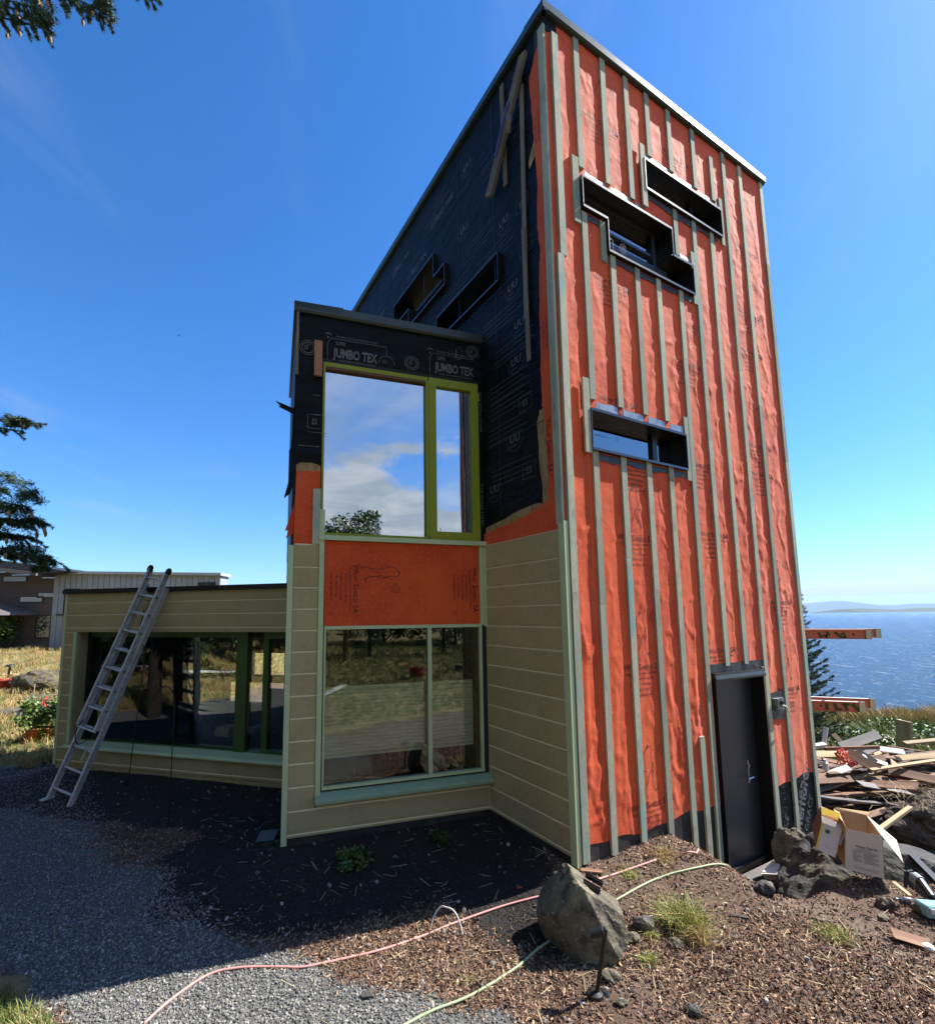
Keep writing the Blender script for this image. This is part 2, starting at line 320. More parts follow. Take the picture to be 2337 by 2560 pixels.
def thing(name, label, cat, loc=(0, 0, 0), group=None):
    o = bpy.data.objects.new(name, None); col.objects.link(o); o.location = loc; o['label'] = label; o['category'] = cat; o.empty_display_size = .1
    if group: o['group'] = group
    return o
def tag(o, label, cat, group=None):
    o['label'] = label; o['category'] = cat
    if group: o['group'] = group
    return o
def struct(o): o['kind'] = 'structure'; return o
def stuff(o, label=None, cat=None):
    o['kind'] = 'stuff'
    if label: o['label'] = label
    if cat: o['category'] = cat
    return o

# smooth value noise for terrain and cloth
_tab = rng.random((256, 256))
def vn(x, y, sd=0):
    x = np.asarray(x, float)+sd*17.3; y = np.asarray(y, float)+sd*9.7
    xi = np.floor(x).astype(int); yi = np.floor(y).astype(int); xf = x-xi; yf = y-yi
    xf = xf*xf*(3-2*xf); yf = yf*yf*(3-2*yf); g = lambda a, b: _tab[a % 256, b % 256]
    return (g(xi, yi)*(1-xf)+g(xi+1, yi)*xf)*(1-yf) + (g(xi, yi+1)*(1-xf)+g(xi+1, yi+1)*xf)*yf - .5
def fbm(x, y, oct=4, sd=0):
    r = 0; a = 1
    for k in range(oct): r = r + a*vn(x*2**k, y*2**k, sd+k); a *= .5
    return r
def S(x, a, b):
    t = np.clip((np.asarray(x, float)-a)/(b-a), 0, 1); return t*t*(3-2*t)

# ------------------------------------------------------------------ terrain
def hgt(x, y):
    x = np.asarray(x, float); y = np.asarray(y, float)
    qs = (x-C[0])*F.S.x + (y-C[1])*F.S.y; qd = (x-C[0])*F.N.x + (y-C[1])*F.N.y
    def dseg(ax, ay, bx, by):
        dx, dy = bx-ax, by-ay; t = np.clip(((x-ax)*dx+(y-ay)*dy)/(dx*dx+dy*dy), 0, 1); return np.hypot(x-ax-t*dx, y-ay-t*dy)
    p1 = F.p(1.3, 0, 0); p2 = B.p(-2.195, 0, 0); p3 = W.p(3.9, 0, 0)
    dd = np.minimum(np.minimum(dseg(p1.x, p1.y, C[0], C[1]), dseg(C[0], C[1], I.x, I.y)), np.minimum(dseg(I.x, I.y, p2.x, p2.y), dseg(W.O.x, W.O.y, p3.x, p3.y)))
    h = .445 + .14*np.exp(-(dd/.55)**1.5)
    h = h - .60*S(qs, 1.22, 1.75)*(1-S(qd, .72, 1.15))*(1-S(-qd, .5, 2))*(1-S(qs, 4.5, 6))
    h = h - .80*S(qs, 2.6, 6.2)
    h = h + .09*np.exp(-(((qs-.95)/.45)**2 + ((qd-.42)/.4)**2))           # mound by the wall
    # hillside rising behind and left
    hl = S(-x, 3, 9)*S(y, 8.2, 24)*1.12 + S(-x, 7.6, 22)*1.5*(1-S(y, 6, 12))
    h = h + hl
    h = h + .055*np.maximum(-y-1, 0)*(1-S(-y, 22, 50)*.4)
    h = h + S(-x, 6.0, 8)*S(y, 8.6, 10)*.12*fbm(x*.9, y*.9, 3, 5)*2
    # cliff edge towards the sea
    E = y + .25*x - 17.6 - 26*S(-x, 1, 8) - 6*fbm(x*.08, y*.08, 2, 9)*0
    h = h - 12*S(E, 0, 7)
    h = h + .022*fbm(x*2.1, y*2.1, 4, 1) + .07*fbm(x*.5, y*.5, 2, 3)*S(np.hypot(x, y-4), 3, 8)
    return h
def H(x, y): return float(hgt(x, y))
def axis(a, b, st, far, g=1.22):
    core = list(np.arange(a, b, st)); lo = []; p = a; d = st
    while p > -far: d *= g; p -= d; lo.append(p)
    hi = []; p = core[-1]; d = st
    while p < far: d *= g; p += d; hi.append(p)
    return np.array(lo[::-1] + core + hi)
xs = axis(-8.5, 6.5, .06, 90, 1.12); ys = axis(1.6, 10.5, .06, 90, 1.12)
X, Y = np.meshgrid(xs, ys); Z = hgt(X, Y)
v = np.stack([X.ravel(), Y.ravel(), Z.ravel()], 1); nx, ny = len(xs), len(ys)
i0 = (np.arange(ny-1)[:, None]*nx + np.arange(nx-1)[None]).ravel(); f = np.stack([i0, i0+1, i0+nx+1, i0+nx], 1)
# gravel band: path on the left running to the foreground
GP = [at(*p, z=.55) for p in [(0, 1885), (140, 1888), (235, 1990), (260, 2090), (390, 2150), (480, 2240), (640, 2330), (760, 2365), (900, 2385), (1010, 2425), (1200, 2450), (1310, 2490), (1390, 2545), (1450, 2620), (1500, 2900)]]
GP = [(p.x, p.y) for p in GP] + [(1.2, -3), (-9, -3), (-14, 3), (-12, 9.5)]
def inpoly(x, y, P):
    c = np.zeros(np.shape(x), bool)
    for i in range(len(P)):
        x1, y1 = P[i]; x2, y2 = P[i-1]
        k = ((y1 > y) != (y2 > y)) & (x < (x2-x1)*(y-y1)/((y2-y1) if y2 != y1 else 1e-9)+x1); c ^= k
    return c
def gravelmask(x, y):
    jx = x + .14*fbm(x*3, y*3, 4, 21)*2 + rng.normal(size=np.shape(x))*.055; jy = y + .14*fbm(x*3, y*3, 4, 22)*2 + rng.normal(size=np.shape(x))*.055
    a = inpoly(jx, jy, GP)
    qs = (jx-C[0])*F.S.x + (jy-C[1])*F.S.y; qd = (jx-C[0])*F.N.x + (jy-C[1])*F.N.y
    b = (qs > 3.3) & (qd > .1) & (qd < 3.0) & (qs < 8)
    lawn = inpoly(jx, jy, LAWN)
    return (a | b) & ~lawn
_l = [at(*p, z=.55) for p in [(0, 2420), (60, 2440), (120, 2500), (175, 2540), (330, 2600), (400, 2900), (-600, 3200), (-700, 2450)]]
LAWN = [(p.x, p.y) for p in _l]
def shademask(x, y):  # ground near the walls, darkened to paint in the house's shade
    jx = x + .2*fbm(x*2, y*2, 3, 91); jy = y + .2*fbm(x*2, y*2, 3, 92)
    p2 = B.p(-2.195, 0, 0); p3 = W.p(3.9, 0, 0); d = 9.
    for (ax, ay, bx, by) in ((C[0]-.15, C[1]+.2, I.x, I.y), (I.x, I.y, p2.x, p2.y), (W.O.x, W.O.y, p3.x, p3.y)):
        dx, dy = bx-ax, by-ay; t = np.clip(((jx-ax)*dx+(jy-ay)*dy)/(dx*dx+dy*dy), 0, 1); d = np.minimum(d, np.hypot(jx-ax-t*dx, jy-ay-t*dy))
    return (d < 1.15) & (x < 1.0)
def grassmask(x, y):
    jx = x + .3*fbm(x*2, y*2, 3, 31); jy = y + .3*fbm(x*2, y*2, 3, 32)
    hill = ((jx < -5.6) & (jy > 7.9+.12*(-5.6-jx))) | (jx < -9.5) | (jy < .4)
    right = (jy + .1*jx > 9.9) & (jx > 3)
    return hill | right | inpoly(jx, jy, LAWN)
zg = gravelmask(X, Y).astype(float)*(1-grassmask(X, Y)); zr = grassmask(X, Y).astype(float)
def soil(n, l, mp, cur, b):
    at_ = n.new('ShaderNodeAttribute'); at_.attribute_name = 'zone'; sp = n.new('ShaderNodeSeparateColor'); l.new(at_.outputs['Color'], sp.inputs[0])
    def nz(sca, det, c1, c2, lo, hi):
        q = n.new('ShaderNodeTexNoise'); q.inputs['Scale'].default_value = sca; q.inputs['Detail'].default_value = det; q.inputs['Roughness'].default_value = .7; l.new(mp.outputs[0], q.inputs['Vector'])
        r = n.new('ShaderNodeMapRange'); l.new(q.outputs['Fac'], r.inputs[0]); r.inputs[1].default_value = lo; r.inputs[2].default_value = hi
        mi = n.new('ShaderNodeMix'); mi.data_type = 'RGBA'; l.new(r.outputs[0], mi.inputs[0]); mi.inputs[6].default_value = (*c1, 1); mi.inputs[7].default_value = (*c2, 1); return mi.outputs[2]
    gr = nz(45, 6, (.05, .05, .049), (.16, .16, .152), .35, .65); gs = nz(3, 8, (.26, .19, .08), (.15, .15, .05), .4, .65); mu = cur
    m1 = n.new('ShaderNodeMix'); m1.data_type = 'RGBA'; l.new(sp.outputs[0], m1.inputs[0]); l.new(mu, m1.inputs[6]); l.new(gr, m1.inputs[7])
    m2 = n.new('ShaderNodeMix'); m2.data_type = 'RGBA'; l.new(sp.outputs[1], m2.inputs[0]); l.new(m1.outputs[2], m2.inputs[6]); l.new(gs, m2.inputs[7])
    m3 = n.new('ShaderNodeMix'); m3.data_type = 'RGBA'; l.new(sp.outputs[2], m3.inputs[0]); l.new(m2.outputs[2], m3.inputs[6]); m3.inputs[7].default_value = (.016, .012, .011, 1)  # near-black soil by the walls: shade put into the colour
    return m3.outputs[2]
m_soil = M('mulched_soil', (.085, .05, .034), .95, noise=[(1.8, 6, (.15, .115, .085), .48, .68), (60, 8, (.16, .10, .065), .45, .68), (110, 4, (.035, .022, .017), .48, .7)], bump=[(60, 8, .012)], extra=soil)
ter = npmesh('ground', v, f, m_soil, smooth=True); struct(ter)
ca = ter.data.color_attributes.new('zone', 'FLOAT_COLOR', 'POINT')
cc = np.zeros((len(v), 4), 'f'); cc[:, 0] = zg.ravel(); cc[:, 1] = zr.ravel(); cc[:, 2] = shademask(X, Y).ravel(); cc[:, 3] = 1; ca.data.foreach_set('color', cc.ravel())

# sea
def seaf(n, l, mp, cur, b):
    nz = n.new('ShaderNodeTexNoise'); nz.inputs['Scale'].default_value = .22; nz.inputs['Detail'].default_value = 12; nz.inputs['Roughness'].default_value = .78
    m2 = n.new('ShaderNodeMapping'); m2.inputs['Scale'].default_value = (.55, 1.3, 1); m2.inputs['Rotation'].default_value = (0, 0, .5)
    g = n.new('ShaderNodeNewGeometry'); l.new(g.outputs['Position'], m2.inputs[0]); l.new(m2.outputs[0], nz.inputs['Vector'])
    bp = n.new('ShaderNodeBump'); bp.inputs['Distance'].default_value = 7; l.new(nz.outputs['Fac'], bp.inputs['Height']); l.new(bp.outputs[0], b.inputs['Normal'])
    for sc_, lo, hi, c_, sx_, sy_ in ((.9, .50, .62, (.03, .14, .33), .16, .9), (1.0, .42, .36, (.012, .05, .14), .12, .6), (2.4, .655, .69, (.75, .80, .85), .2, .8), (1.3, .665, .70, (.75, .80, .85), .2, .9), (.55, .69, .72, (.70, .76, .82), .10, .7)):  # blue streaks, then white flecks painted in as sun glints
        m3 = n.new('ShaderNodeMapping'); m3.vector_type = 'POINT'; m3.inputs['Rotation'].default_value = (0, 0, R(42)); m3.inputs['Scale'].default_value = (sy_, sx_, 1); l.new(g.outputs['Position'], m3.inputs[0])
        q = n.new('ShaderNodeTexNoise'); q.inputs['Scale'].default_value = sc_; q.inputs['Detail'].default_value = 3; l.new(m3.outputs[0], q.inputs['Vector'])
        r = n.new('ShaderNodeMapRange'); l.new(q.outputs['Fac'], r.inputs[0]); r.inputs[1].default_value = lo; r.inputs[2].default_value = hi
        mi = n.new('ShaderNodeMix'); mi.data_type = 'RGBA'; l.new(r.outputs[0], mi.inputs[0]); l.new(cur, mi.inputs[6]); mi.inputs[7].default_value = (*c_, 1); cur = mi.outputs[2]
    return cur
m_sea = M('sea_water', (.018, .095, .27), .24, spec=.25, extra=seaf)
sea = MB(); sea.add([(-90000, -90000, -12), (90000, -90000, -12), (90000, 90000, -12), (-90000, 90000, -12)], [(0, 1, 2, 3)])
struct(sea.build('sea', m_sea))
# far land: low island and hazy mountains
def ridge(name, Yd, px0, px1, prof, mat, depth, zb=-14):
    mb = MB(); n = len(prof); vs = []; 
    for i, h in enumerate(prof):
        x = (px0+(px1-px0)*i/(n-1)-CX)/FPX*Yd
        vs += [(x, Yd, zb), (x, Yd+depth*.5, zb+(h)), (x, Yd+depth, zb)]
    fs = []
    for i in range(n-1):
        for k in (0, 1): fs.append((3*i+k, 3*i+3+k, 3*i+4+k, 3*i+1+k))
    mb.add(vs, fs); return struct(mb.build(name, mat))
m_isl = M('far_forest', (.03, .055, .05), .9, noise=[(.01, 4, (.05, .07, .05), .4, .7)])
m_mtn = M('far_mountain_forest', (.045, .07, .075), .9, noise=[(.0006, 6, (.08, .09, .09), .4, .7)])
pr = [0, 20] + [58+10*math.sin(i*.9)+8*random.random() for i in range(38)]
ridge('island', 7500, 2140, 3200, pr, m_isl, 1500)
pm = [560+130*math.sin(i*.31+1)+100*math.sin(i*.83)+60*random.random() for i in range(70)]
ridge('mountains', 30000, 1500, 3600, pm, m_mtn, 9000)

# ------------------------------------------------------------------ house
house = thing('house', 'unfinished angular house with a tall red-wrapped tower, black-papered bay and khaki low wing', 'house', (C[0], C[1], .5))
hp = house
ZT = 9.34; TW = 4.30; TD = 6.2
def wall(fr, s0, s1, z0, z1, holes, d0, d1, name, mat, parent=hp):
    ss = sorted({s0, s1, *[h[0] for h in holes], *[h[1] for h in holes]}); zs = sorted({z0, z1, *[h[2] for h in holes], *[h[3] for h in holes]})
    ss = [a for a in ss if s0 <= a <= s1]; zs = [a for a in zs if z0 <= a <= z1]
    mb = MB()
    for a, b in zip(ss, ss[1:]):
        for c, d in zip(zs, zs[1:]):
            x, y = (a+b)/2, (c+d)/2
            if not any(h[0] < x < h[1] and h[2] < y < h[3] for h in holes): mb.box(fr, a, b, d0, d1, c, d)
    return mb.build(name, mat, parent)
HF = [(.42, 1.94, 7.13, 7.50), (.79, 2.33, 6.75, 7.15), (1.50, 3.07, 7.84, 8.25), (.385, 1.93, 4.44, 4.87)]
DOOR = (2.16, 3.16, -.30, 2.12)
HLt = [(2.38, 3.78, 7.72, 8.12), (2.06, 3.20, 7.42, 7.75), (.84, 2.30, 6.68, 7.05)]
wall(F, .0, TW, -.6, ZT-.06, HF+[DOOR], -.18, -.012, 'front_wall', m_dark)
wall(Lw, .03, TD, -.2, ZT-.06, HLt, -.18, -.012, 'side_wall', m_dark)
Rr = Fr((F.p(TW, 0, 0).x, F.p(TW, 0, 0).y), vh, (F.S.x, F.S.y))
wall(Rr, .03, TD, -.8, ZT-.06, [], -.18, 0, 'side_wall', m_paper)
Bk = Fr((Lw.p(TD, 0, 0).x, Lw.p(TD, 0, 0).y), uh, (-F.N.x, -F.N.y))
wall(Bk, 0, TW, -.6, ZT-.06, [], -.18, 0, 'back_wall', m_paper)
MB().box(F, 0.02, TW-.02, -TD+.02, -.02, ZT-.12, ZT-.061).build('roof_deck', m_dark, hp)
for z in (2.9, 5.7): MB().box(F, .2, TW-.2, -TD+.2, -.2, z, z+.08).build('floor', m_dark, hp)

# wrap with folds on the front
BAT = [0.04, .45, .865, 1.275, 1.65, 2.07, 2.455, 2.845, 3.268, 3.69, 4.257]
ds = .025
gs_ = np.arange(0, TW+1e-6, ds); gz_ = np.arange(-.0, ZT-.06+.03, ds)
def foldf(s, z):
    s = np.asarray(s, float); z = np.asarray(z, float)
    b = np.array(BAT); env = np.ones_like(s)
    dmin = np.min(np.abs(s[..., None]-b), -1); env = S(dmin, .04, .12)
    k = np.searchsorted(b, s)
    dz = z*1.0
    big = fbm(s*3.5+k*5.1, dz*1.15+k*3.3, 4, 41)
    rid = 1-np.abs(fbm(s*4.5 + .9*z + k*2, z*2.6 - 2.2*s, 3, 44))*3.2
    rid = np.clip(rid, 0, 1)**3
    fine = fbm(s*14, z*14, 2, 47)
    ver = np.clip(1-np.abs(fbm(s*7+k, z*.7, 2, 51))*4, 0, 1)**2*S(4-z, 0, 2.5)
    amt = .6+.8*S(fbm(s*.9+3, z*.5, 2, 49), -.2, .5)
    amt = amt*(1+1.3*(s < .43)*S(5-z, 0, 1))
    return env*amt*(.0036*np.maximum(big+.1, -.2) + .0064*rid + .0013*fine + .0055*ver)
GS, GZ = np.meshgrid(gs_, gz_); FD = foldf(GS, GZ)
WB = .72+.02*np.sin(gs_*5)+.012*np.sin(gs_*13)
def fd_at(s, z):
    a = np.clip((np.asarray(s)-gs_[0])/ds, 0, len(gs_)-1.001); c = np.clip((np.asarray(z)-gz_[0])/ds, 0, len(gz_)-1.001)
    i = a.astype(int); j = c.astype(int); fa = a-i; fc = c-j
    # highest corner keeps the print above both triangles of the fold
    return (FD[j, i]*(1-fa)+FD[j, i+1]*fa)*(1-fc) + (FD[j+1, i]*(1-fa)+FD[j+1, i+1]*fa)*fc
P0 = np.array(F.O); SS = np.array(F.S); NN = np.array(F.N)
GZ2 = GZ.copy()
jb = np.searchsorted(gz_, .72)
GZ2[jb] = WB
V = P0 + GS[..., None]*SS + FD[..., None]*NN; V[..., 2] = GZ2
nx_, nz_ = len(gs_), len(gz_); keep = []
for j in range(nz_-1):
    zc = (gz_[j]+gz_[j+1])/2
    if j < jb: continue
    for i in range(nx_-1):
        scn = (gs_[i]+gs_[i+1])/2
        if any(h[0]-.0 < scn < h[1]+.0 and h[2] < zc < h[3] for h in HF+[DOOR]): continue
        keep.append((j*nx_+i, j*nx_+i+1, (j+1)*nx_+i+1, (j+1)*nx_+i))
wrap = npmesh('wrap_sheet', V.reshape(-1, 3), np.array(keep)[:, ::-1], m_wrap, hp, smooth=True, uv=np.stack([GS.ravel(), GZ2.ravel()], 1))
wrap['label'] = 'orange red membrane with folds and printed words on the tower front'

def flatpoly(fr, pts, d, name, mat, parent):
    mb = MB(); mb.slab(fr, pts, d-.003, d); return mb.build(name, mat, parent)
# bitumen base under the wrap
MB().slab(F, [(0.0, -.5), (DOOR[0]-.04, -.5), (DOOR[0]-.04, .80), (0, .80)], -.008, -.002).build('base_membrane', m_bitum, hp)
MB().slab(F, [(DOOR[1]+.02, -.5), (TW, -.5), (TW, .80), (DOOR[1]+.02, .80)], -.008, -.002).build('base_membrane', m_paper, hp)

# text -------------------------------------------------------------
_tc = {}
def textmesh(body, size=1, outline=0, bold=0, align='LEFT', spacing=1):
    key = (body, outline, bold, align, spacing)
    if key not in _tc:
        cu = bpy.data.curves.new('t', 'FONT'); cu.body = body; cu.size = 1; cu.resolution_u = 2; cu.align_x = align; cu.space_line = spacing
        if outline: cu.fill_mode = 'NONE'; cu.bevel_depth = outline; cu.bevel_resolution = 0
        elif bold: cu.offset = bold
        o = bpy.data.objects.new('t', cu); col.objects.link(o); bpy.context.view_layer.update()
        me = o.to_mesh(); nv = np.zeros(len(me.vertices)*3, 'f'); me.vertices.foreach_get('co', nv)
        me.calc_loop_triangles(); nt = np.zeros(len(me.loop_triangles)*3, 'i'); me.loop_triangles.foreach_get('vertices', nt)
        _tc[key] = (nv.reshape(-1, 3).copy(), nt.reshape(-1, 3).copy()); o.to_mesh_clear(); bpy.data.objects.remove(o)
    return _tc[key]
def letters(fr, items, s, z, name, mat, parent, ang=0, d=.002, fold=False, sz=1, xs=1.0, skew=0):
    """items: (body, size, dx, dy, outline, bold) blocks joined as one print"""
    vs = []; fs = []; o = 0
    for it in items:
        if it[0] == 'LINE':                 # polyline ribbons
            _, pts, w = it; q = []
            pts = [np.array(p, float) for p in pts]
            for i, p in enumerate(pts):
                t = pts[min(i+1, len(pts)-1)]-pts[max(i-1, 0)]; t = t/(np.linalg.norm(t)+1e-9); nn = np.array([-t[1], t[0]])*w/2; q += [p+nn, p-nn]
            q = np.array(q); tri = []
            for i in range(len(pts)-1): tri += [(2*i, 2*i+1, 2*i+3), (2*i, 2*i+3, 2*i+2)]
            vs.append(np.c_[q, np.zeros(len(q))]*sz); fs.append(np.array(tri)+o); o += len(q); continue
        body, size, dx, dy, ol, bo = it; a, t = textmesh(body, 1, ol, bo, 'LEFT')
        a = a.copy(); a[:, :2] *= size; a[:, 0] = a[:, 0]*(xs if size > .05 else 1) + dx; a[:, 1] += dy; a[:, 2] = 0
        a *= sz; vs.append(a); fs.append(t+o); o += len(a)
    a = np.concatenate(vs); f = np.concatenate(fs); ca, sa = math.cos(ang), math.sin(ang)
    a[:, 0] += skew*a[:, 1]
    x = a[:, 0]*ca - a[:, 1]*sa + s; y = a[:, 0]*sa + a[:, 1]*ca + z
    dd = (fd_at(x, y)+.0022) if fold else np.full(len(x), d)
    Vv = np.array(fr.O) + x[:, None]*np.array(fr.S) + dd[:, None]*np.array(fr.N); Vv[:, 2] = y
    return npmesh(name, Vv, f, mat, parent)
ARC = lambda cx, cy, rx, ry, a0=0, a1=360, n=20: [(cx+rx*math.cos(R(a0+(a1-a0)*i/n)), cy+ry*math.sin(R(a0+(a1-a0)*i/n))) for i in range(n+1)]
WRAPTXT = [('W', .085, 0, 0, .02, 0), ('RAP', .062, .085, 0, .02, 0), ('S', .09, .222, -.004, 0, .012), ('HIELD', .062, .272, 0, 0, .012), ('SA', .085, .47, 0, 0, .012), ('®', .03, .58, .035, 0, 0),
           ('The Breathable, Permeable, Self-Adhered', .030, .02, -.045, 0, .004), ('Water Resistive Air Barrier', .030, .10, -.095, 0, .008),
           ('Frog Skin™ for Buildings', .032, .09, -.150, 0, .004), ('Ph: 1.866.731.7663', .032, .13, -.205, 0, .006), ('www.VaproShield.com', .034, .10, -.260, 0, .004),
           ('LINE', [(.06, -.057), (.23, -.057)], .004)]
FROG = [('LINE', p, .0055) for p in [
    ARC(.10, .47, .035, .02, -20, 200), ARC(.088, .485, .011, .011), [(.065, .465), (.03, .42), (.02, .36), (.04, .30)], [(.135, .46), (.155, .44), (.13, .43), (.14, .36), (.155, .30), (.13, .26)],
    [(.02, .36), (-.015, .30), (.02, .255), (.055, .25)], [(.04, .30), (.05, .26), (.055, .24), (.045, .15), (.04, .12), (.035, .03), (.01, 0), (.055, 0), (.045, .03)],
    [(.13, .26), (.10, .235), (.055, .12), (.05, .11)], [(.13, .26), (.14, .24), (.15, .12), (.155, .09), (.18, .065), (.22, .075), (.175, .05), (.16, .08)],
    [(.155, .33), (.165, .25), (.15, .22)]]]
BUB = [('LINE', ARC(.30, .44, .045, .06), .004), ('LINE', [(.255, .44), (.215, .43), (.26, .415)], .004)] + [('LINE', [(.28, .47-.02*i), (.322, .47-.02*i)], .004) for i in range(4)]
LOGO = [('LINE', ARC(.565, -.25, .022, .022, n=12), .004)]
for s, z, k in [(.725, 3.56, 'full'), (.715, 2.235, 'full'), (.715, .905, 'full'), (.575, 6.385, 'full'), (.575, 5.02, 'noF'), (1.84, 5.78, 'full'), (2.13, 3.70, 'full'), (2.10, 2.34, 'noF'),
                (3.37, 6.90, 'full'), (3.33, 6.33, 'noF'), (3.34, 4.98, 'full'), (3.32, 4.60, 'noF'), (3.50, 2.90, 'full'), (3.50, 1.79, 'full'), (.78, 4.36, 'noF'), (1.90, 4.53, 'noF'), (.55, 8.35, 'full'), (1.9, 8.6, 'noF'), (3.45, 7.9, 'full')]:
    it = list(WRAPTXT)+LOGO; frog = [('LINE', [(px+.2, py+.09) for px, py in p[1]], p[2]) for p in FROG+BUB] if k == 'full' else []
    if z+.1 > ZT-.3: frog = []
    letters(F, it+frog, s, z, 'printed_lettering', m_print, wrap, fold=True)
# long ruled lines printed down the wrap
for s in (.33, .36): letters(F, [('LINE', [(0, 0), (0, 3.7)], .004)], s-.02, .75, 'printed_line', m_print, wrap, fold=True)
letters(F, [('RACE', .14, 0, .0, 0, .0), ('Bituthene', .26, -.02, -.24, 0, .02)], 3.36, .02, 'printed_lettering', m_whiteprint, hp, ang=R(58), d=.001)
letters(F, [('membrane', .24, 0, 0, 0, .02), ('GRACE', .14, .1, -.17, 0, 0)], 3.76, .02, 'printed_lettering', m_whiteprint, hp, ang=R(64), d=.001)

# battens -----------------------------------------------------------
TB = .024
def batten(s, z0, z1, w=.079, t=TB, fr=F, d0=None, mat=m_batten, lean=0, name='batten'):
    mb = MB(); d0 = .001 if d0 is None else d0
    mb.slab(fr, [(s-w/2, z0), (s+w/2, z0), (s+w/2+lean, z1), (s-w/2+lean, z1)], d0, d0+t)
    return mb.build(name, mat, hp)
D1 = .003
for s, segs in [(.45, [(7.62, 9.24), (4.985, 7.09), (2.9, 4.44), (.60, 2.897)]),
                (.865, [(7.62, 9.24), (4.985, 6.74), (3.37, 4.44), (.57, 3.367)]),
                (1.275, [(7.62, 9.24), (4.985, 6.74), (3.05, 4.44), (.52, 3.047)]),
                (1.65, [(8.36, 9.24), (4.985, 6.74), (.31, 4.44)]),
                (2.07, [(8.36, 9.24), (7.21, 7.83), (5.85, 6.74), (3.1, 5.847), (.15, 3.097)]),
                (2.455, [(4.9, 7.83), (2.19, 4.897)]),
                (2.845, [(5.5, 7.83), (3.3, 5.497), (2.19, 3.297)]),
                (3.268, [(6.0, 9.24), (2.95, 5.997), (-.12, 2.947)]),
                (3.69, [(5.6, 9.24), (3.0, 5.597), (-.1, 2.997)]),
                (4.257, [(7.9, 9.24), (4.9, 7.897), (1.7, 4.897), (-.15, 1.697)])]:
    for z0, z1 in segs: batten(s+random.uniform(-.004, .004), z0, z1, lean=random.uniform(-.004, .004))
batten(2.57, 8.36, 9.23); batten(2.97, 8.36, 9.02)
batten(.355, 6.93, 7.71, .09); batten(1.475, 7.6, 8.42, .085, d0=.0215); batten(3.12, 7.76, 8.46, .07); batten(.735, 6.62, 7.10, .085); batten(2.375, 6.66, 7.37, .07)
batten(.335, 4.40, 5.18, .085, d0=.0215); batten(1.985, 4.33, 5.10, .07); batten(1.885, .2, 1.47, .08, lean=-.01)
# corner pair of battens
batten(.115, 6.45, 9.06, .085, t=.038); batten(.075, 3.0, 6.447, .085, t=.038); batten(.075, .62, 2.997, .085, t=.038)
for z0, z1 in ((6.47, 9.12), (3.66, 6.467)): batten(.03, z0, z1, .085, fr=Lw, t=.03)

# roof cap
cap = MB()
cap.prism(F, [(.0, 9.235), (.042, 9.235), (.042, 9.25), (.06, 9.255), (.06, 9.345), (-.25, 9.36), (-.25, 9.30), (0, 9.29)], -.06, TW+.05)
cap.build('roof_flashing', m_cap, hp)
cap = MB(); cap.prism(Lw, [(.0, 9.235), (.042, 9.235), (.042, 9.25), (.06, 9.255), (.06, 9.343), (-.25, 9.358), (-.25, 9.30), (0, 9.29)], -.058, TD+.05)
cap.build('roof_flashing', m_cap, hp)
MB().box(F, .02, TW-.02, -TD+.05, -.2, 9.285, 9.35).build('roof_sheet', m_cap, hp)
# black paper showing at the very corner under the cap
MB().slab(F, [(.0, 9.05), (.17, 9.13), (.17, 9.24), (0, 9.24)], .004, .010).build('corner_paper', m_paper, hp)

# slot windows ------------------------------------------------------
def slot(fr, rects, label, bars, proj=.05, depth=.15):
    """black metal boxes set into the wall: liner along every outside edge, pane behind"""
    wobj = thing_part('window', label)
    xs_ = sorted({r[0] for r in rects} | {r[1] for r in rects}); zs_ = sorted({r[2] for r in rects} | {r[3] for r in rects})
    ins = lambda x, z: any(r[0] < x < r[1] and r[2] < z < r[3] for r in rects)
    mb = MB(); lip = MB(); t = .010
    for r in rects:
        for (a0, a1, z, o) in ((r[0], r[1], r[2], -1), (r[0], r[1], r[3], 1)):
            cuts = sorted({a0, a1, *[x for x in xs_ if a0 < x < a1]})
            for p, q in zip(cuts, cuts[1:]):
                if ins((p+q)/2, z+o*.004): continue
                if o > 0: mb.box(fr, p, q, -depth, proj-.004, z-t, z); lip.box(fr, p-.001, q+.001, proj-.0038, proj+.004, z-.022, z+.006); lip.box(fr, p, q, .002, proj-.004, z, z+.004)
                else: mb.box(fr, p, q, -depth, proj-.004, z, z+t); lip.box(fr, p-.001, q+.001, proj-.0038, proj+.004, z-.006, z+.020); lip.prism(fr, [(-.10, z+t), (proj-.004, z+t+.0005), (proj-.004, z+t+.003), (-.10, z+t+.012)], p, q)
        for (z0, z1, a, o) in ((r[2], r[3], r[0], -1), (r[2], r[3], r[1], 1)):
            cuts = sorted({z0, z1, *[x for x in zs_ if z0 < x < z1]})
            for p, q in zip(cuts, cuts[1:]):
                if ins(a+o*.004, (p+q)/2): continue
                p2, q2 = p+.011, q-.011
                a_, b_ = (a-.0, a+t) if o < 0 else (a-t, a)
                mb.box(fr, a_, b_, -depth, proj-.004, p2, q2); lip.box(fr, a_-(.004 if o < 0 else -.003), b_+(.004 if o > 0 else -.003), proj-.0036, proj+.0035, p2, q2)
    mb.build('window_box', m_black, wobj); lip.build('box_edge', m_lip, wobj)
    pm_ = MB(); fm = MB()
    for r in rects: pass
    x0, x1 = min(r[0] for r in rects), max(r[1] for r in rects); z0, z1 = min(r[2] for r in rects), max(r[3] for r in rects)
    pm_.box(fr, x0, x1, -depth+.012, -depth+.018, z0, z1); pm_.build('pane', g_dark, wobj)
    for b_ in bars: fm.box(fr, *b_)
    if bars: fm.build('sash', m_black, wobj)
    # room behind
    return wobj
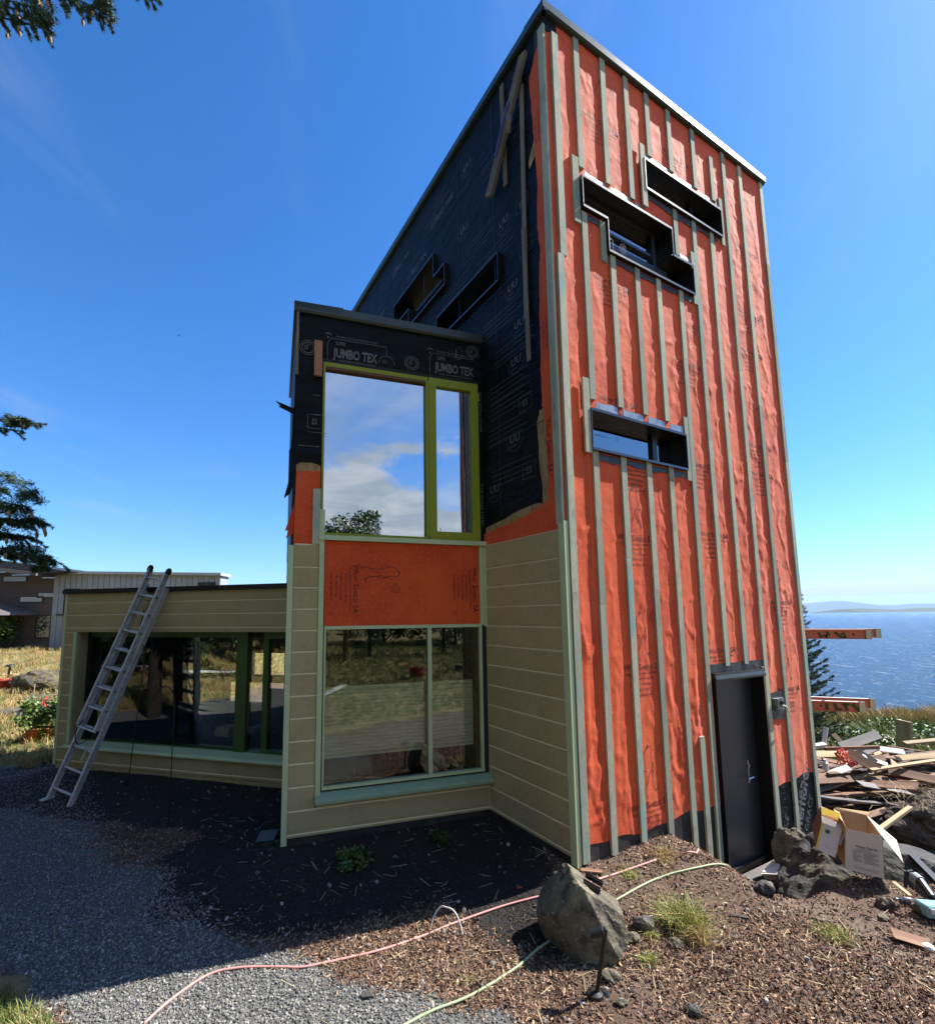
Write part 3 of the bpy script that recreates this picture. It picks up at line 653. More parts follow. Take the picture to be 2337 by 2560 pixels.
def thing_part(name, label):
    o = bpy.data.objects.new(name, None); col.objects.link(o); o.parent = hp; o.matrix_parent_inverse = Matrix.Translation(-hp.location); o['label'] = label; return o
# children of an unmoved part Empty: identity inverse
slot(F, [(.42, 1.94, 7.13, 7.50), (.79, 2.33, 6.75, 7.15)], 'stepped black slot window, the larger one high on the tower front', [(.79, 2.0, -.13, -.10, 6.97, 7.03), (.43, 1.93, -.13, -.10, 7.44, 7.48), (1.75, 1.80, -.13, -.10, 7.03, 7.45), (.80, 1.7, -.128, -.095, 7.13, 7.16), (1.65, 1.70, -.13, -.10, 6.76, 6.97)])
slot(F, [(1.50, 3.07, 7.84, 8.25)], 'long black slot window just under the tower roof', [(1.51, 3.06, -.13, -.10, 7.85, 7.88), (2.6, 2.65, -.13, -.10, 7.88, 8.24)])
slot(F, [(.385, 1.93, 4.44, 4.87)], 'single black slot window halfway down the tower front', [(.395, 1.92, -.13, -.10, 4.45, 4.485), (1.52, 1.60, -.13, -.10, 4.485, 4.86)])
slot(Lw, [(2.38, 3.78, 7.72, 8.12), (2.06, 3.20, 7.42, 7.75)], 'stepped black slot window on the tower side', [(2.1, 3.15, -.13, -.10, 7.55, 7.60), (2.4, 3.7, -.13, -.10, 7.74, 7.80)], .06)
slot(Lw, [(.84, 2.30, 6.68, 7.05)], 'long black slot window on the tower side above the bay', [], .06)
# grey head flashings between the battens
for a, b, z in [(.505, .82, 7.503), (.91, 1.23, 7.503), (1.32, 1.43, 7.503), (1.53, 2.02, 8.253), (2.12, 2.52, 8.253), (2.62, 2.92, 8.253), (3.02, 3.08, 8.253), (1.96, 2.03, 7.155), (2.12, 2.33, 7.155), (.50, .82, 4.873), (.91, 1.23, 4.873), (1.32, 1.60, 4.873), (1.70, 1.93, 4.873)]:
    mb = MB(); n = 5
    pts = [(a, z), (b, z)] + [(b-(b-a)*i/n, z+.10+random.uniform(-.012, .012)) for i in range(n+1)]
    mb.slab(F, pts, .0105, .014); mb.build('head_flashing', m_zinc, hp)
for a, b, z in [(.50, .69, 7.10), (.83, 2.33, 6.73), (1.53, 3.0, 7.82), (.42, 1.93, 4.42)]:   # black tape showing below the boxes
    n = 14; pts = [(a, z), (b, z)] + [(b-(b-a)*i/n, z-.07+random.uniform(-.02, .02)) for i in range(n+1)]
    MB().slab(F, pts, .0105, .0125).build('flashing_tape', m_bitum, hp)

# door ---------------------------------------------------------------
door = thing_part('door', 'charcoal flush door in a deep black frame at the tower foot')
a, b, z1 = 2.16, 3.16, 2.12
fm = MB(); fm.box(F, a, a+.02, -.2, .045, -.3, z1); fm.box(F, b-.02, b, -.2, .045, -.3, z1); fm.box(F, a+.02, b-.02, -.2, .045, z1-.02, z1); fm.build('door_frame', m_black, door)
lp = MB(); lp.box(F, a-.01, b+.01, .045, .056, z1-.018, z1+.004); lp.box(F, a-.01, b+.01, .0565, .064, z1-.085, z1-.060); lp.prism(F, [(.045, z1-.058), (.064, z1-.083), (.064, z1-.070), (.056, z1-.02), (.045, z1-.018)], a-.009, b+.009); lp.build('drip_edge', m_lip, door)
MB().box(F, a+.025, b-.025, -.15, -.105, -.06, z1-.04).build('door_leaf', m_doorp, door, bevel=.003)
MB().box(F, a+.02, b-.02, -.2, -.06, -.12, -.055).build('threshold', m_black, door)
hd = MB(); hd.box(F, 2.905, 2.93, -.105, -.095, .78, 1.04); hd.tube([F.p(2.917, -.095, .86), F.p(2.917, -.045, .86), F.p(2.917, -.04, .86)], .009); hd.tube([F.p(2.917, -.045, .86), F.p(2.80, -.04, .86)], .009); hd.tube([F.p(2.917, -.095, .98), F.p(2.917, -.08, .98)], .014)
hd.build('handle', m_steel, door)
MB().box(F, a-.05, b+.06, .0035, .011, z1+.004, z1+.10).build('door_head_flashing', m_bitum, hp)
MB().box(F, b+.002, b+.022, .001, .035, -.1, z1+.02).build('door_casing_strip', m_batten, hp)
# vent patch
MB().slab(F, [(3.30, 1.49), (3.62, 1.47), (3.63, 1.80), (3.50, 1.82), (3.30, 1.80)], .0125, .0145).build('vent_tape', m_bitum, hp)
mb = MB(); mb.box(F, 3.36, 3.52, .015, .07, 1.60, 1.74); mb.build('vent_box', M('crumpled_flashing', (.18, .19, .2), .3, metal=.5, bump=[(40, 5, .02)]), hp)
MB().tube([F.p(3.45, .07, 1.66), F.p(3.50, .10, 1.64), F.p(3.56, .09, 1.56), F.p(3.64, .06, 1.52)], .008).build('cable', m_white, hp)
MB().tube([F.p(3.44, .075, 1.70), F.p(3.44, .10, 1.69)], .03).build('vent_pipe', m_black, hp)

# ------------------------------------------------------------------ left (side) face of the tower
def wrinkle_sheet(fr, outline, s0, s1, z0, z1, step, dfun, name, mat, holes=()):
    a_ = np.arange(s0, s1+step*.5, step); c_ = np.arange(z0, z1+step*.5, step); A, Cc = np.meshgrid(a_, c_); D = dfun(A, Cc)
    Vv = np.array(fr.O) + A[..., None]*np.array(fr.S) + D[..., None]*np.array(fr.N); Vv[..., 2] = Cc
    nn = len(a_); ac, zc = np.meshgrid(a_[:-1]+step/2, c_[:-1]+step/2); ok = np.ones(ac.shape, bool) if outline is None else inpoly(ac, zc, outline)
    for h in holes: ok &= ~((ac > h[0]) & (ac < h[1]) & (zc > h[2]) & (zc < h[3]))
    jj, ii = np.nonzero(ok); i0 = jj*nn+ii; ff = np.stack([i0, i0+nn, i0+nn+1, i0+1], 1)
    return npmesh(name, Vv.reshape(-1, 3), ff, mat, hp, smooth=True, uv=np.stack([A.ravel(), Cc.ravel()], 1))
def pfold(a, c):                              # diagonal tension wrinkles of the paper
    r1 = np.clip(1-np.abs(fbm(a*2.2+c*1.2, c*5-a*2.5, 3, 61))*3, 0, 1)**2
    return .001+.006*r1+.004*fbm(a*3, c*3, 3, 63)+.004
paper = wrinkle_sheet(Lw, None, .17, TD-.02, 3.84, 9.24, .035, pfold, 'building_paper', m_paper, HLt)
paper['label'] = 'black wrinkled building paper on the tower side'
def jag(pts, amp, n=6):
    o = []
    for (x1, y1), (x2, y2) in zip(pts, pts[1:]):
        for i in range(n): t = i/n; o.append((x1+(x2-x1)*t+random.uniform(-amp, amp), y1+(y2-y1)*t+random.uniform(-amp, amp)*.4))
    o.append(pts[-1]); return o
edge = jag([(.06, 9.02), (.15, 8.9), (.25, 8.70), (.20, 7.9), (.175, 7.4), (.20, 6.9), (.165, 6.6), (.205, 6.3), (.22, 5.5), (.23, 4.9), (.19, 4.88), (.17, 4.3), (.17, 3.93), (.5, 3.83), (.85, 3.79), (1.30, 3.75)], .008)
strip = MB().slab(Lw, [(.0, 3.60)] + [(0.0, 9.05)] + edge + [(1.30, 3.60)], .013, .0155).build('wrap_strip', m_wrap, hp)
MB().slab(Lw, jag([(.16, 4.90), (.27, 4.88), (.31, 4.75), (.29, 4.4), (.26, 3.93), (.24, 3.86), (.16, 3.86)], .01, 3), .0105, .0128).build('exposed_sheathing', m_ply, hp)
MB().slab(Lw, jag([(.12, 3.86), (.35, 3.93), (.65, 3.91), (.9, 3.86), (1.25, 3.82), (1.25, 3.74), (.6, 3.75), (.12, 3.77)], .008, 3), .0105, .0128).build('exposed_sheathing', m_ply, hp)
MB().slab(Lw, [(.19, 7.93), (.25, 7.83), (.30, 7.72), (.28, 7.64), (.19, 7.72)], .016, .018).build('exposed_sheathing', m_ply, hp)
LM = lambda s: Fr((Lw.p(s, 0, 0).x, Lw.p(s, 0, 0).y), vh+PI, (Lw.N.x, Lw.N.y))      # side wall read from outside
letters(LM(.17), WRAPTXT[:6], 0, 4.75, 'printed_lettering', m_print, strip, ang=R(-90), d=.0165)
for zt in (5.85, 8.2): letters(LM(.13), [('www.VaproShield.com', .04, 0, 0, 0, .003), ('Ph: 1.866.731.7663', .04, .05, -.05, 0, .003)], 0, zt, 'printed_lettering', m_print, strip, ang=R(-90), d=.0165)
UU = [('UU', .14, 0, 0, 0, .02), ('grade', .05, .01, -.06, 0, 0), ('LINE', ARC(.10, .03, .15, .15, 180, 360, 14), .006)]
JT = [('SUPER', .06, .05, .13, 0, .0), ('JUMBO TEX', .155, 0, 0, 0, .016), ('WEATHER RESISTIVE BARRIER', .038, .05, -.055, 0, .0), ('LINE', [(-.04, -.05), (-.04, .2), (.02, .24), (.72, .24), (.72, .1)], .006)]
LN = [('LINE', [(0, -.06*i), (.7-.1*(i % 2), -.06*i)], .006) for i in range(4)]
ES = [('ES', .1, .02, .02, 0, .01), ('LINE', [(-.03, -.03), (.17, -.03), (.17, .14), (-.03, .14), (-.03, -.03)], .006)]
def Lprint(items, s, z, ang=R(0), d=.0175, sz=1): return letters(Lw, items, s, z, 'printed_lettering', m_gprintL, paper, ang=ang, d=d, sz=sz)
m_gprintL = M('dim_grey_print', (.10, .105, .11), .6)
mir = lambda it: it
def Lp(items, s, z, sz=1):
    # text on the side wall reads right to left along s, so mirror s
    fr2 = Fr((Lw.p(s, 0, 0).x, Lw.p(s, 0, 0).y), vh+PI, (Lw.N.x, Lw.N.y)); o = letters(fr2, items, 0, z, 'printed_lettering', m_gprintL, paper, d=.0175, sz=sz); return o
for s, z in [(.60, 5.55), (.53, 5.95), (.62, 6.45), (.75, 7.35), (.9, 8.0), (1.6, 7.9), (.66, 4.68), (1.05, 4.2), (1.5, 8.75)]: Lp(UU, s+.1, z, .9)
for s, z in [(2.2, 8.62), (3.6, 8.75), (4.6, 8.3), (3.0, 8.3)]: Lp(JT, s+.3, z, .8)
for s, z in [(1.1, 5.45), (1.1, 5.25), (1.2, 6.3), (1.3, 7.2), (1.15, 4.95), (1.1, 4.45), (1.7, 7.6), (2.2, 7.3), (1.2, 8.4), (2.7, 8.95), (4.4, 8.9), (1.0, 5.85)]: Lp(LN, s, z)
for s, z in [(.45, 5.0), (.42, 4.25), (.36, 6.75), (.4, 7.3)]: Lp(ES, s+.1, z)
# vertical laps in the paper and a band of tape print near the bay
for s in (.95, 1.75, 2.75, 3.75, 4.7): MB().slab(Lw, [(s, 3.9), (s+.012, 3.9), (s+.012, 9.2), (s, 9.2)], .012, .0135).build('paper_lap', m_black, hp)
for z in (4.75, 5.7, 6.6, 8.5):
    MB().slab(Lw, [(.2, z), (TD-.1, z), (TD-.1, z+.01), (.2, z+.01)], .0122, .0142).build('paper_lap', m_black, hp)
# loose strips and scaffold boards nailed near the top
def board(fr, pts, d0, d1, name, mat): return MB().slab(fr, pts, d0, d1).build(name, mat, hp)
board(Lw, [(.68, 9.14), (.74, 9.14), (.715, 7.78), (.655, 7.78)], .02, .04, 'loose_strip', m_oldwood)
board(Lw, [(.36, 9.12), (.40, 9.12), (.39, 8.5), (.35, 8.5)], .02, .035, 'loose_strip', m_oldwood)
board(Lw, [(.33, 8.75), (.385, 8.75), (.43, 5.97), (.375, 5.97)], .02, .038, 'loose_strip', m_oldwood)
board(Lw, [(.36, 7.0), (.41, 7.0), (.39, 5.46), (.335, 5.46)], .04, .055, 'loose_strip', m_oldwood)
bt = board(Lw, [(.20, 8.99), (.31, 9.03), (1.0, 7.86), (.88, 7.80)], .06, .10, 'scaffold_board', m_oldwood)
bt['label'] = 'grey board wedged diagonally under the tower eave'
cl_ = MB()
for i in range(4): cl_.slab(Lw, [(.50+.03*i, 8.62-.05*i), (.515+.03*i, 8.63-.05*i), (.66+.03*i, 8.36-.05*i), (.645+.03*i, 8.35-.05*i)], .10, .125)
cl_.slab(Lw, [(.49, 8.64), (.63, 8.46), (.615, 8.44), (.475, 8.62)], .10, .13); cl_.slab(Lw, [(.66, 8.36), (.76, 8.18), (.745, 8.17), (.645, 8.34)], .10, .13)
cl_.tube([Lw.p(.5, .13, 8.45), Lw.p(.43, .16, 8.42), Lw.p(.42, .15, 8.3), Lw.p(.5, .13, 8.28)], .02); cl_.build('strap_clamp', m_lilac, hp)
MB().tube([Lw.p(.43, .15, 8.42), Lw.p(.40, .19, 8.36), Lw.p(.42, .17, 8.25), Lw.p(.47, .14, 8.2)], .022).build('glove', m_oldwood, hp)

# khaki siding -------------------------------------------------------
def sidboard(fr, s0, s1, z0, z1, d=.003, t=.016):
    mb = MB(); h = z1-z0
    mb.prism(fr, [(d, z0+.001), (d+t, z0+.001), (d+t, z1-.015), (d, z1-.015)], s0, s1)
    o = mb.build('siding_board', m_sid, hp)
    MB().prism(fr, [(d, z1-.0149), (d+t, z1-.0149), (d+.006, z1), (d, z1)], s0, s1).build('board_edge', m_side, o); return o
ZB = [.66, .697, .912, 1.135, 1.357, 1.573, 1.795, 2.013, 2.234, 2.452, 2.668, 2.888, 3.108, 3.322, 3.56]
ZLs = [.66, .700, .912, 1.139, 1.358, 1.578, 1.803, 2.023, 2.245, 2.466, 2.687, 2.900, 3.124, 3.345, 3.62]
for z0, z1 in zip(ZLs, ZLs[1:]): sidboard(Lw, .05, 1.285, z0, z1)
ct = MB(); ct.box(Lw, -.03, .048, .003, .030, .60, 3.68); ct.box(F, -.031, .02, .004, .028, .60, 3.68); ct.build('corner_trim', m_trim, hp)
MB().box(Lw, .05, 1.28, -.01, .0025, .45, 3.60).build('sheathing', m_bitum, hp)

# ------------------------------------------------------------------ bay
BW = 2.195
UWn = (-1.90, -.06, 3.655, 5.60); LWn = (-1.845, -.09, 1.07, 2.70)
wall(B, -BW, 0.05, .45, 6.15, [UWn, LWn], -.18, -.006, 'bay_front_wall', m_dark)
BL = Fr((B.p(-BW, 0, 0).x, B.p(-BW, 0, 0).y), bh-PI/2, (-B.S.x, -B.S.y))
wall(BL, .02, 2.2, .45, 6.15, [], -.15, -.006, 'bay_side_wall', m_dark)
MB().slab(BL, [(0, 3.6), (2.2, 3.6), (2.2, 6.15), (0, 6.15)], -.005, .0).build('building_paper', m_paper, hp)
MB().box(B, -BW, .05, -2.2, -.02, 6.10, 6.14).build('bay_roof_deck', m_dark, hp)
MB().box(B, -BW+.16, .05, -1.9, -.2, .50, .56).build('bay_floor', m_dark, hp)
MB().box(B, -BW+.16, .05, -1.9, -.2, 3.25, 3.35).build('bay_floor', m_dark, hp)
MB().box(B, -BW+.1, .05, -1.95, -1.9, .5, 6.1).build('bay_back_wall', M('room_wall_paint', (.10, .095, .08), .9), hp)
cp = MB(); cp.prism(B, [(.0, 6.13), (.03, 6.13), (.05, 6.15), (.05, 6.235), (-.5, 6.25), (-.5, 6.17), (0, 6.17)], -BW-.03, .06); cp.build('bay_roof_flashing', m_cap, hp)
cp = MB(); cp.prism(BL, [(.0, 6.13), (.03, 6.13), (.03, 6.233), (-.5, 6.248), (-.5, 6.17), (0, 6.17)], -.05, 2.2); cp.build('bay_roof_flashing', m_cap, hp)
def pf2(a, c): return .003+.004*fbm(a*3, c*4, 3, 71)+.002
bp_ = wrinkle_sheet(B, [(-2.19, 4.34), (-1.91, 4.34), (-1.91, 5.64), (-.05, 5.64), (-.05, 3.66), (.0, 3.66), (0.0, 6.15), (-2.19, 6.15)], -2.19, 0, 3.66, 6.15, .035, pf2, 'building_paper', m_paper)
bp_['label'] = 'black building paper printed with pale lettering round the upper bay window'
def Bp(it, s, z, sz=1, d=.011): return letters(B, it, s, z, 'printed_lettering', m_greyprint, bp_, d=d, sz=sz, xs=.62)
HEAD = [('Fortifiber Building Systems Group', .042, .10, .335, 0, 0), ('LINE', [(.10, .322), (.62, .322)], .004), ('LINE', ARC(.03, .35, .03, .02, 0, 180, 8), .012), ('LINE', [(-.005, .35), (.065, .35)], .01), ('F', .06, .012, .29, 0, .01)]
def fit(it, w):   # widen a block to the measured width
    return it
Bp([('SUPER', .062, .02, .145, 0, .008), ('JUMBO TEX', .15, 0, 0, 0, .034), ('WEATHER RESISTIVE BARRIER', .032, .05, -.045, 0, .003), ('LINE', [(-.07, -.05), (-.07, .15), (-.03, .215), (.60, .215), (.60, .1)], .006)]+[h if h[0] != 'LINE' else h for h in [('Fortifiber Building Systems Group', .034, .02, .235, 0, .002), ('LINE', ARC(-.06, .25, .03, .02, 0, 180, 8), .012), ('F', .05, -.075, .2, 0, .01)]], -1.79, 5.675)
Bp([('SUPER', .062, .02, .145, 0, .008), ('JUMBO TEX', .15, 0, 0, 0, .034), ('WEATHER RESISTIVE BARRIER', .032, .05, -.045, 0, .003), ('LINE', [(-.07, -.05), (-.07, .15), (-.03, .215), (.50, .215)], .006), ('Fortifiber Building Systems Group', .034, .02, .235, 0, .002), ('LINE', ARC(-.06, .25, .03, .02, 0, 180, 8), .012), ('F', .05, -.075, .2, 0, .01)], -.60, 5.70)
TEN = [('10', .07, -.043, -.024, 0, .014), ('LINE', ARC(0, 0, .062, .062), .008), ('LINE', ARC(0, 0, .085, .085), .006), ('YEAR', .022, -.028, .03, 0, 0)]
Bp(TEN, -2.07, 5.735); Bp(TEN, -.89, 5.745); Bp(TEN, -.06-.06, 6.02, .9)
Bp([('LINE', ARC(0, 0, .09, .09, 0, 180), .006), ('UU', .06, -.05, 0, 0, .01)], -1.19, 5.69)
Bp([('J', .13, 0, 0, 0, .02), ('LINE', ARC(0, .04, .09, .09, -80, 70), .006)], -.34, 5.93)
Bp(ES+[('LINE', [(-.03, -.08), (.2, -.08)], .006)], -2.03, 4.85, .9)
for z in (4.62, 4.98, 5.2): Bp([('LINE', [(-2.15 if z < 4.9 else -2.0, 0), (-1.93, 0)], .006)], 0, z)
letters(B, [('GRACE VYCOR PLUS', .055, 0, 0, 0, .004)], -.012, 3.85, 'printed_lettering', m_greyprint, bp_, ang=R(90), d=.0125)
letters(B, [('GRACE VYCOR PLUS', .055, 0, 0, 0, .004)], -.012, 5.0, 'printed_lettering', m_greyprint, bp_, ang=R(90), d=.0125)
board(B, [(-2.0, 5.415), (-1.915, 5.415), (-1.918, 5.82), (-2.003, 5.82)], .012, .045, 'cedar_block', m_cedar)
board(B, [(-2.195, 5.4), (-2.165, 5.4), (-2.17, 6.12), (-2.195, 6.12)], .012, .04, 'edge_strip', m_oldwood)
board(B, jag([(-2.165, 4.33), (-1.915, 4.35), (-1.915, 4.41), (-2.0, 4.44), (-2.12, 4.43), (-2.165, 4.40)], .006, 2), .006, .0095, 'exposed_sheathing', m_ply)
bor = board(B, [(-2.175, 3.56), (-1.905, 3.56), (-1.912, 4.355), (-2.16, 4.335)], .010, .0125, 'wrap_strip', m_wrap)
board(B, [(-1.985, 3.56), (-1.905, 3.56), (-1.905, 4.155), (-1.985, 4.15)], .0130, .031, 'batten', m_batten)
# torn flaps of wrap and paper at the bay's left edge
def flap(fr, pts, outs, name, mat):          # pts (s,z) with out-of-plane curl
    mb = MB(); n = len(pts); vs = [fr.p(a, d, z) for (a, z), d in zip(pts, outs)]; vs2 = [p + fr.N*.002 for p in vs]
    mb.add(vs+vs2, [tuple(range(n)), tuple(range(n, 2*n))[::-1]] + [(i, (i+1) % n, n+(i+1) % n, n+i) for i in range(n)]); return mb.build(name, mat, hp)
flap(B, [(-2.19, 5.02), (-2.30, 5.07), (-2.40, 5.13), (-2.33, 5.06), (-2.36, 5.05), (-2.19, 4.95)], [0, -.03, -.10, -.08, -.06, 0], 'torn_paper', m_paper)
flap(B, [(-2.19, 5.15), (-2.215, 4.9), (-2.21, 4.6), (-2.23, 4.45), (-2.19, 4.35)], [0, .02, .03, .02, 0], 'torn_paper', m_paper)
flap(B, [(-2.19, 4.62), (-2.24, 4.55), (-2.24, 4.2), (-2.28, 4.03), (-2.22, 4.08), (-2.18, 4.2)], [0, .02, .02, .0, .02, 0], 'torn_paper', m_paper)
flap(B, [(-2.17, 3.98), (-2.22, 3.82), (-2.26, 3.68), (-2.225, 3.69), (-2.25, 3.60), (-2.18, 3.66)], [.01, .03, .05, .04, .05, .01], 'torn_wrap', m_wrap)
# orange panel between the windows
por = board(B, [(-1.85, 2.70), (-.085, 2.70), (-.085, 3.60), (-1.85, 3.60)], -.004, .006, 'wrap_panel', m_wrap)
por['label'] = 'flat orange panel with printed words and frog between the bay windows'
FRP = WRAPTXT+LOGO
def vert(it, s, z, xs=1.0, sz=1.0, ang=R(-90)): return letters(B, it, s, z, 'printed_lettering', m_print, por, ang=ang, d=.0075, sz=sz)
vert(FRP, -1.545, 3.355, sz=.93); vert(FRP, -.165, 3.355, sz=.93)
vert([('LINE', [(px-.13, py+.02) for px, py in p[1]], p[2]) for p in FROG+BUB], -1.49, 3.24, sz=.88, ang=R(-90))
# lower siding
for i, (z0, z1) in enumerate(zip(ZB, ZB[1:])):
    if z1 <= .92: sidboard(B, -2.165, .005, z0, z1)
    elif z0 < .95: sidboard(B, -2.165, -1.912, z0, z1)
    else: sidboard(B, -2.165, -1.912, z0, z1)
sidboard(B, -1.90, .005, .915, .965)
tr = MB(); tr.box(B, -2.215, -2.168, .003, .028, .60, 3.54); tr.box(BL, -.03, .05, .003, .028, .60, 3.54); tr.build('corner_trim', m_trim, hp)
MB().box(B, -1.91, -1.858, .003, .036, 1.02, 3.93).build('trim_strip', m_trim, hp)
MB().box(B, -1.962, -1.9125, .003, .024, 3.585, 3.94).build('trim_strip', m_trim, hp)
MB().box(B, -.085, -.040, .003, .030, 2.69, 3.60).build('trim_strip', m_trim, hp)
MB().box(B, -.038, .010, .003, .040, 2.67, 3.60).build('trim_strip', m_trim, hp)
MB().box(B, -.02, .012, .003, .026, .66, .93).build('trim_strip', m_trim, hp)
MB().box(B, -1.915, .030, .003, .060, 3.605, 3.655).build('ledge', m_trim, hp)
MB().box(B, -BW+.04, .05, -.01, .002, .45, .655).build('skirt', m_bitum, hp)
MB().box(B, -2.12, .0, -.03, .001, .40, .62).build('foundation', m_bitum, hp)
MB().box(Lw, .06, 1.28, -.12, -.013, .3, .655).build('foundation', m_bitum, hp)
# lower window
lw = thing_part('window', 'lower bay window with half drawn cellular shade')
a, b, z0, z1 = -1.845, -.065, 1.072, 2.70
fm = MB(); fm.box(B, a, b, -.05, .02, z1-.035, z1); fm.box(B, a, a+.02, -.05, .012, z0+.03, z1-.036); fm.box(B, b-.035, b, -.05, .012, z0+.03, z1-.036); fm.box(B, a, b, -.05, .02, z0, z0+.029); fm.box(B, -.718, -.675, -.05, .015, z0+.03, z1-.036)
fm.build('frame', m_trim, lw)
sl = MB(); sl.prism(B, [(-.05, 1.068), (-.05, 1.02), (.085, .962), (.095, .962), (.095, .99), (.085, 1.012)], -1.912, .022); sl.build('sill', m_sill, lw)
MB().box(B, a+.02, -.72, -.026, -.020, z0+.03, z1-.036).build('pane', g_low, lw); MB().box(B, -.674, b-.035, -.026, -.020, z0+.03, z1-.036).build('pane', g_low, lw)
br = MB(); br.box(B, b-.075, b-.037, -.14, -.05, z0+.03, z1-.04); br.build('reveal', m_brownwood, lw)
for (s0, s1) in ((a+.03, -.735), (-.66, -.15)):
    n = 36; pr_ = []
    for i in range(n+1): pr_.append((-.10 + (.017 if i % 2 else -.008), 1.36+(2.04-1.36)*i/n))
    mb = MB(); prof = pr_ + [(d-.02, z) for d, z in reversed(pr_)]
    vs = [B.p(s, d, z) for s in (s0, s1) for d, z in pr_]; k = len(pr_)
    mb.add(vs, [(i, i+1, k+i+1, k+i) for i in range(k-1)]); mb.box(B, s0, s1, -.12, -.10, 1.34, 1.362); mb.box(B, s0, s1, -.12, -.10, 2.04, 2.062)
    mb.build('cellular_shade', m_shade, lw)
# upper window
uw = thing_part('window', 'tall upper bay window with lime frame mirroring clouds')
a, b, z0, z1 = -1.90, -.062, 3.657, 5.60
fm = MB(); fm.box(B, a, -.70, -.06, .012, z1-.045, z1); fm.box(B, a, a+.022, -.06, .02, z0+.03, z1-.046); fm.box(B, a, -.70, -.06, .02, z0, z0+.029); fm.box(B, -.722, -.6925, -.06, .022, z0+.03, z1-.046)
fm.build('frame', m_lime, uw)
fm = MB(); A0, A1 = -.690, -.064; fm.box(B, A0, A1, -.05, .028, z1-.10, z1-.004); fm.box(B, A0, A0+.09, -.05, .028, z0+.10, z1-.101); fm.box(B, A1-.095, A1, -.05, .028, z0+.10, z1-.101); fm.box(B, A0, A1, -.05, .028, z0+.002, z0+.099)
fm.build('casement', m_lime, uw)
MB().box(B, a+.022, -.723, -.040, -.034, z0+.03, z1-.046).build('pane', g_sky, uw); MB().box(B, A0+.09, A1-.095, -.020, -.014, z0+.10, z1-.101).build('pane', g_sky, uw)
MB().box(B, a+.023, -.724, -.033, .010, z1-.075, z1-.046).build('blind_rail', m_brownwood, uw)
MB().box(B, A1+.002, A1+.014, .012, .03, 5.38, 5.48).build('hinge', m_lime, uw)

# ------------------------------------------------------------------ low wing
WT = 3.20; WD = 2.1
WN = (-.4, 3.66, .93, 2.595)
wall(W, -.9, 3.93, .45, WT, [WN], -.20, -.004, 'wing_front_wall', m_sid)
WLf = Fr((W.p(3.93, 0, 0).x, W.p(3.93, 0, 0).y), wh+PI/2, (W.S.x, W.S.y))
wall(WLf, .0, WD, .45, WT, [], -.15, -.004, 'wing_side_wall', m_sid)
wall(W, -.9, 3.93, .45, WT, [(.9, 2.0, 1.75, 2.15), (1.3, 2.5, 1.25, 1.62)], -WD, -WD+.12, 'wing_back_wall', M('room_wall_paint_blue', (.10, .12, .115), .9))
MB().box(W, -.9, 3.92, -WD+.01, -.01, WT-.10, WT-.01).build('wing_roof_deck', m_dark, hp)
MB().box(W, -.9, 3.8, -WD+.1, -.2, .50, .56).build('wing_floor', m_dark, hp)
cp = MB(); cp.prism(W, [(.0, 3.185), (.055, 3.185), (.055, 3.255), (-WD, 3.27), (-WD, 3.2), (0, 3.2)], -.9, 3.98); cp.build('wing_roof_flashing', m_black, hp)
zw = [.655, .70, .888]; 
for z0, z1 in zip(zw, zw[1:]): sidboard(W, -.5, 3.90, z0, z1)
for z0, z1 in ((2.60, 2.67), (2.67, 2.865), (2.865, 3.05), (3.05, 3.184)): sidboard(W, -.5, 3.90, z0, z1)
zz_ = .89
while zz_ < 2.5: sidboard(W, 3.722, 3.90, zz_, min(zz_+.19, 2.598)); zz_ += .19
zz_ = .94; k = 0
while zz_ < 2.5:                               # boards on the window return
    mb = MB(); mb.box(W, 3.655, 3.662, -.19, -.02, zz_, min(zz_+.185, 2.59)); mb.build('siding_board', m_sid, hp); zz_ += .19
MB().box(W, 3.662, 3.720, .003, .03, .94, 2.597).build('trim_strip', m_trim, hp)
tr = MB(); tr.box(W, 3.902, 3.955, .003, .024, .62, 3.18); tr.box(WLf, 0, .05, .003, .022, .62, 3.18); tr.build('corner_trim', m_trim, hp)
sl = MB(); sl.prism(W, [(-.19, .955), (-.19, .92), (.06, .885), (.075, .885), (.075, .905), (.06, .925)], -.5, 3.725); sl.build('sill', m_trim, hp)
MB().box(W, -.9, 3.88, -.25, -.006, .30, .66).build('foundation', m_bitum, hp)
ww = thing_part('window', 'wide dark picture window of the low wing')
fm = MB(); fm.box(W, .72, .90, -.22, -.14, .92, 2.59); fm.box(W, .386, .47, -.22, -.15, .92, 2.59); fm.box(W, .901, 3.60, -.22, -.16, 2.515, 2.59); fm.box(W, .901, 3.60, -.22, -.16, .92, .97); fm.box(W, -.4, .385, -.22, -.15, 2.50, 2.59); fm.box(W, -.4, .385, -.22, -.15, .92, 1.0); fm.box(W, .471, .719, -.22, -.16, .92, .965)
fm.build('frame', m_dgreen, ww)
MB().box(W, 3.58, 3.654, -.22, -.16, .92, 2.59).build('side_post', m_black, ww)
for s0, s1 in ((.90, 3.58), (.47, .72), (-.4, .386)): MB().box(W, s0, s1, -.20, -.194, .96, 2.52).build('pane', g_low, ww)
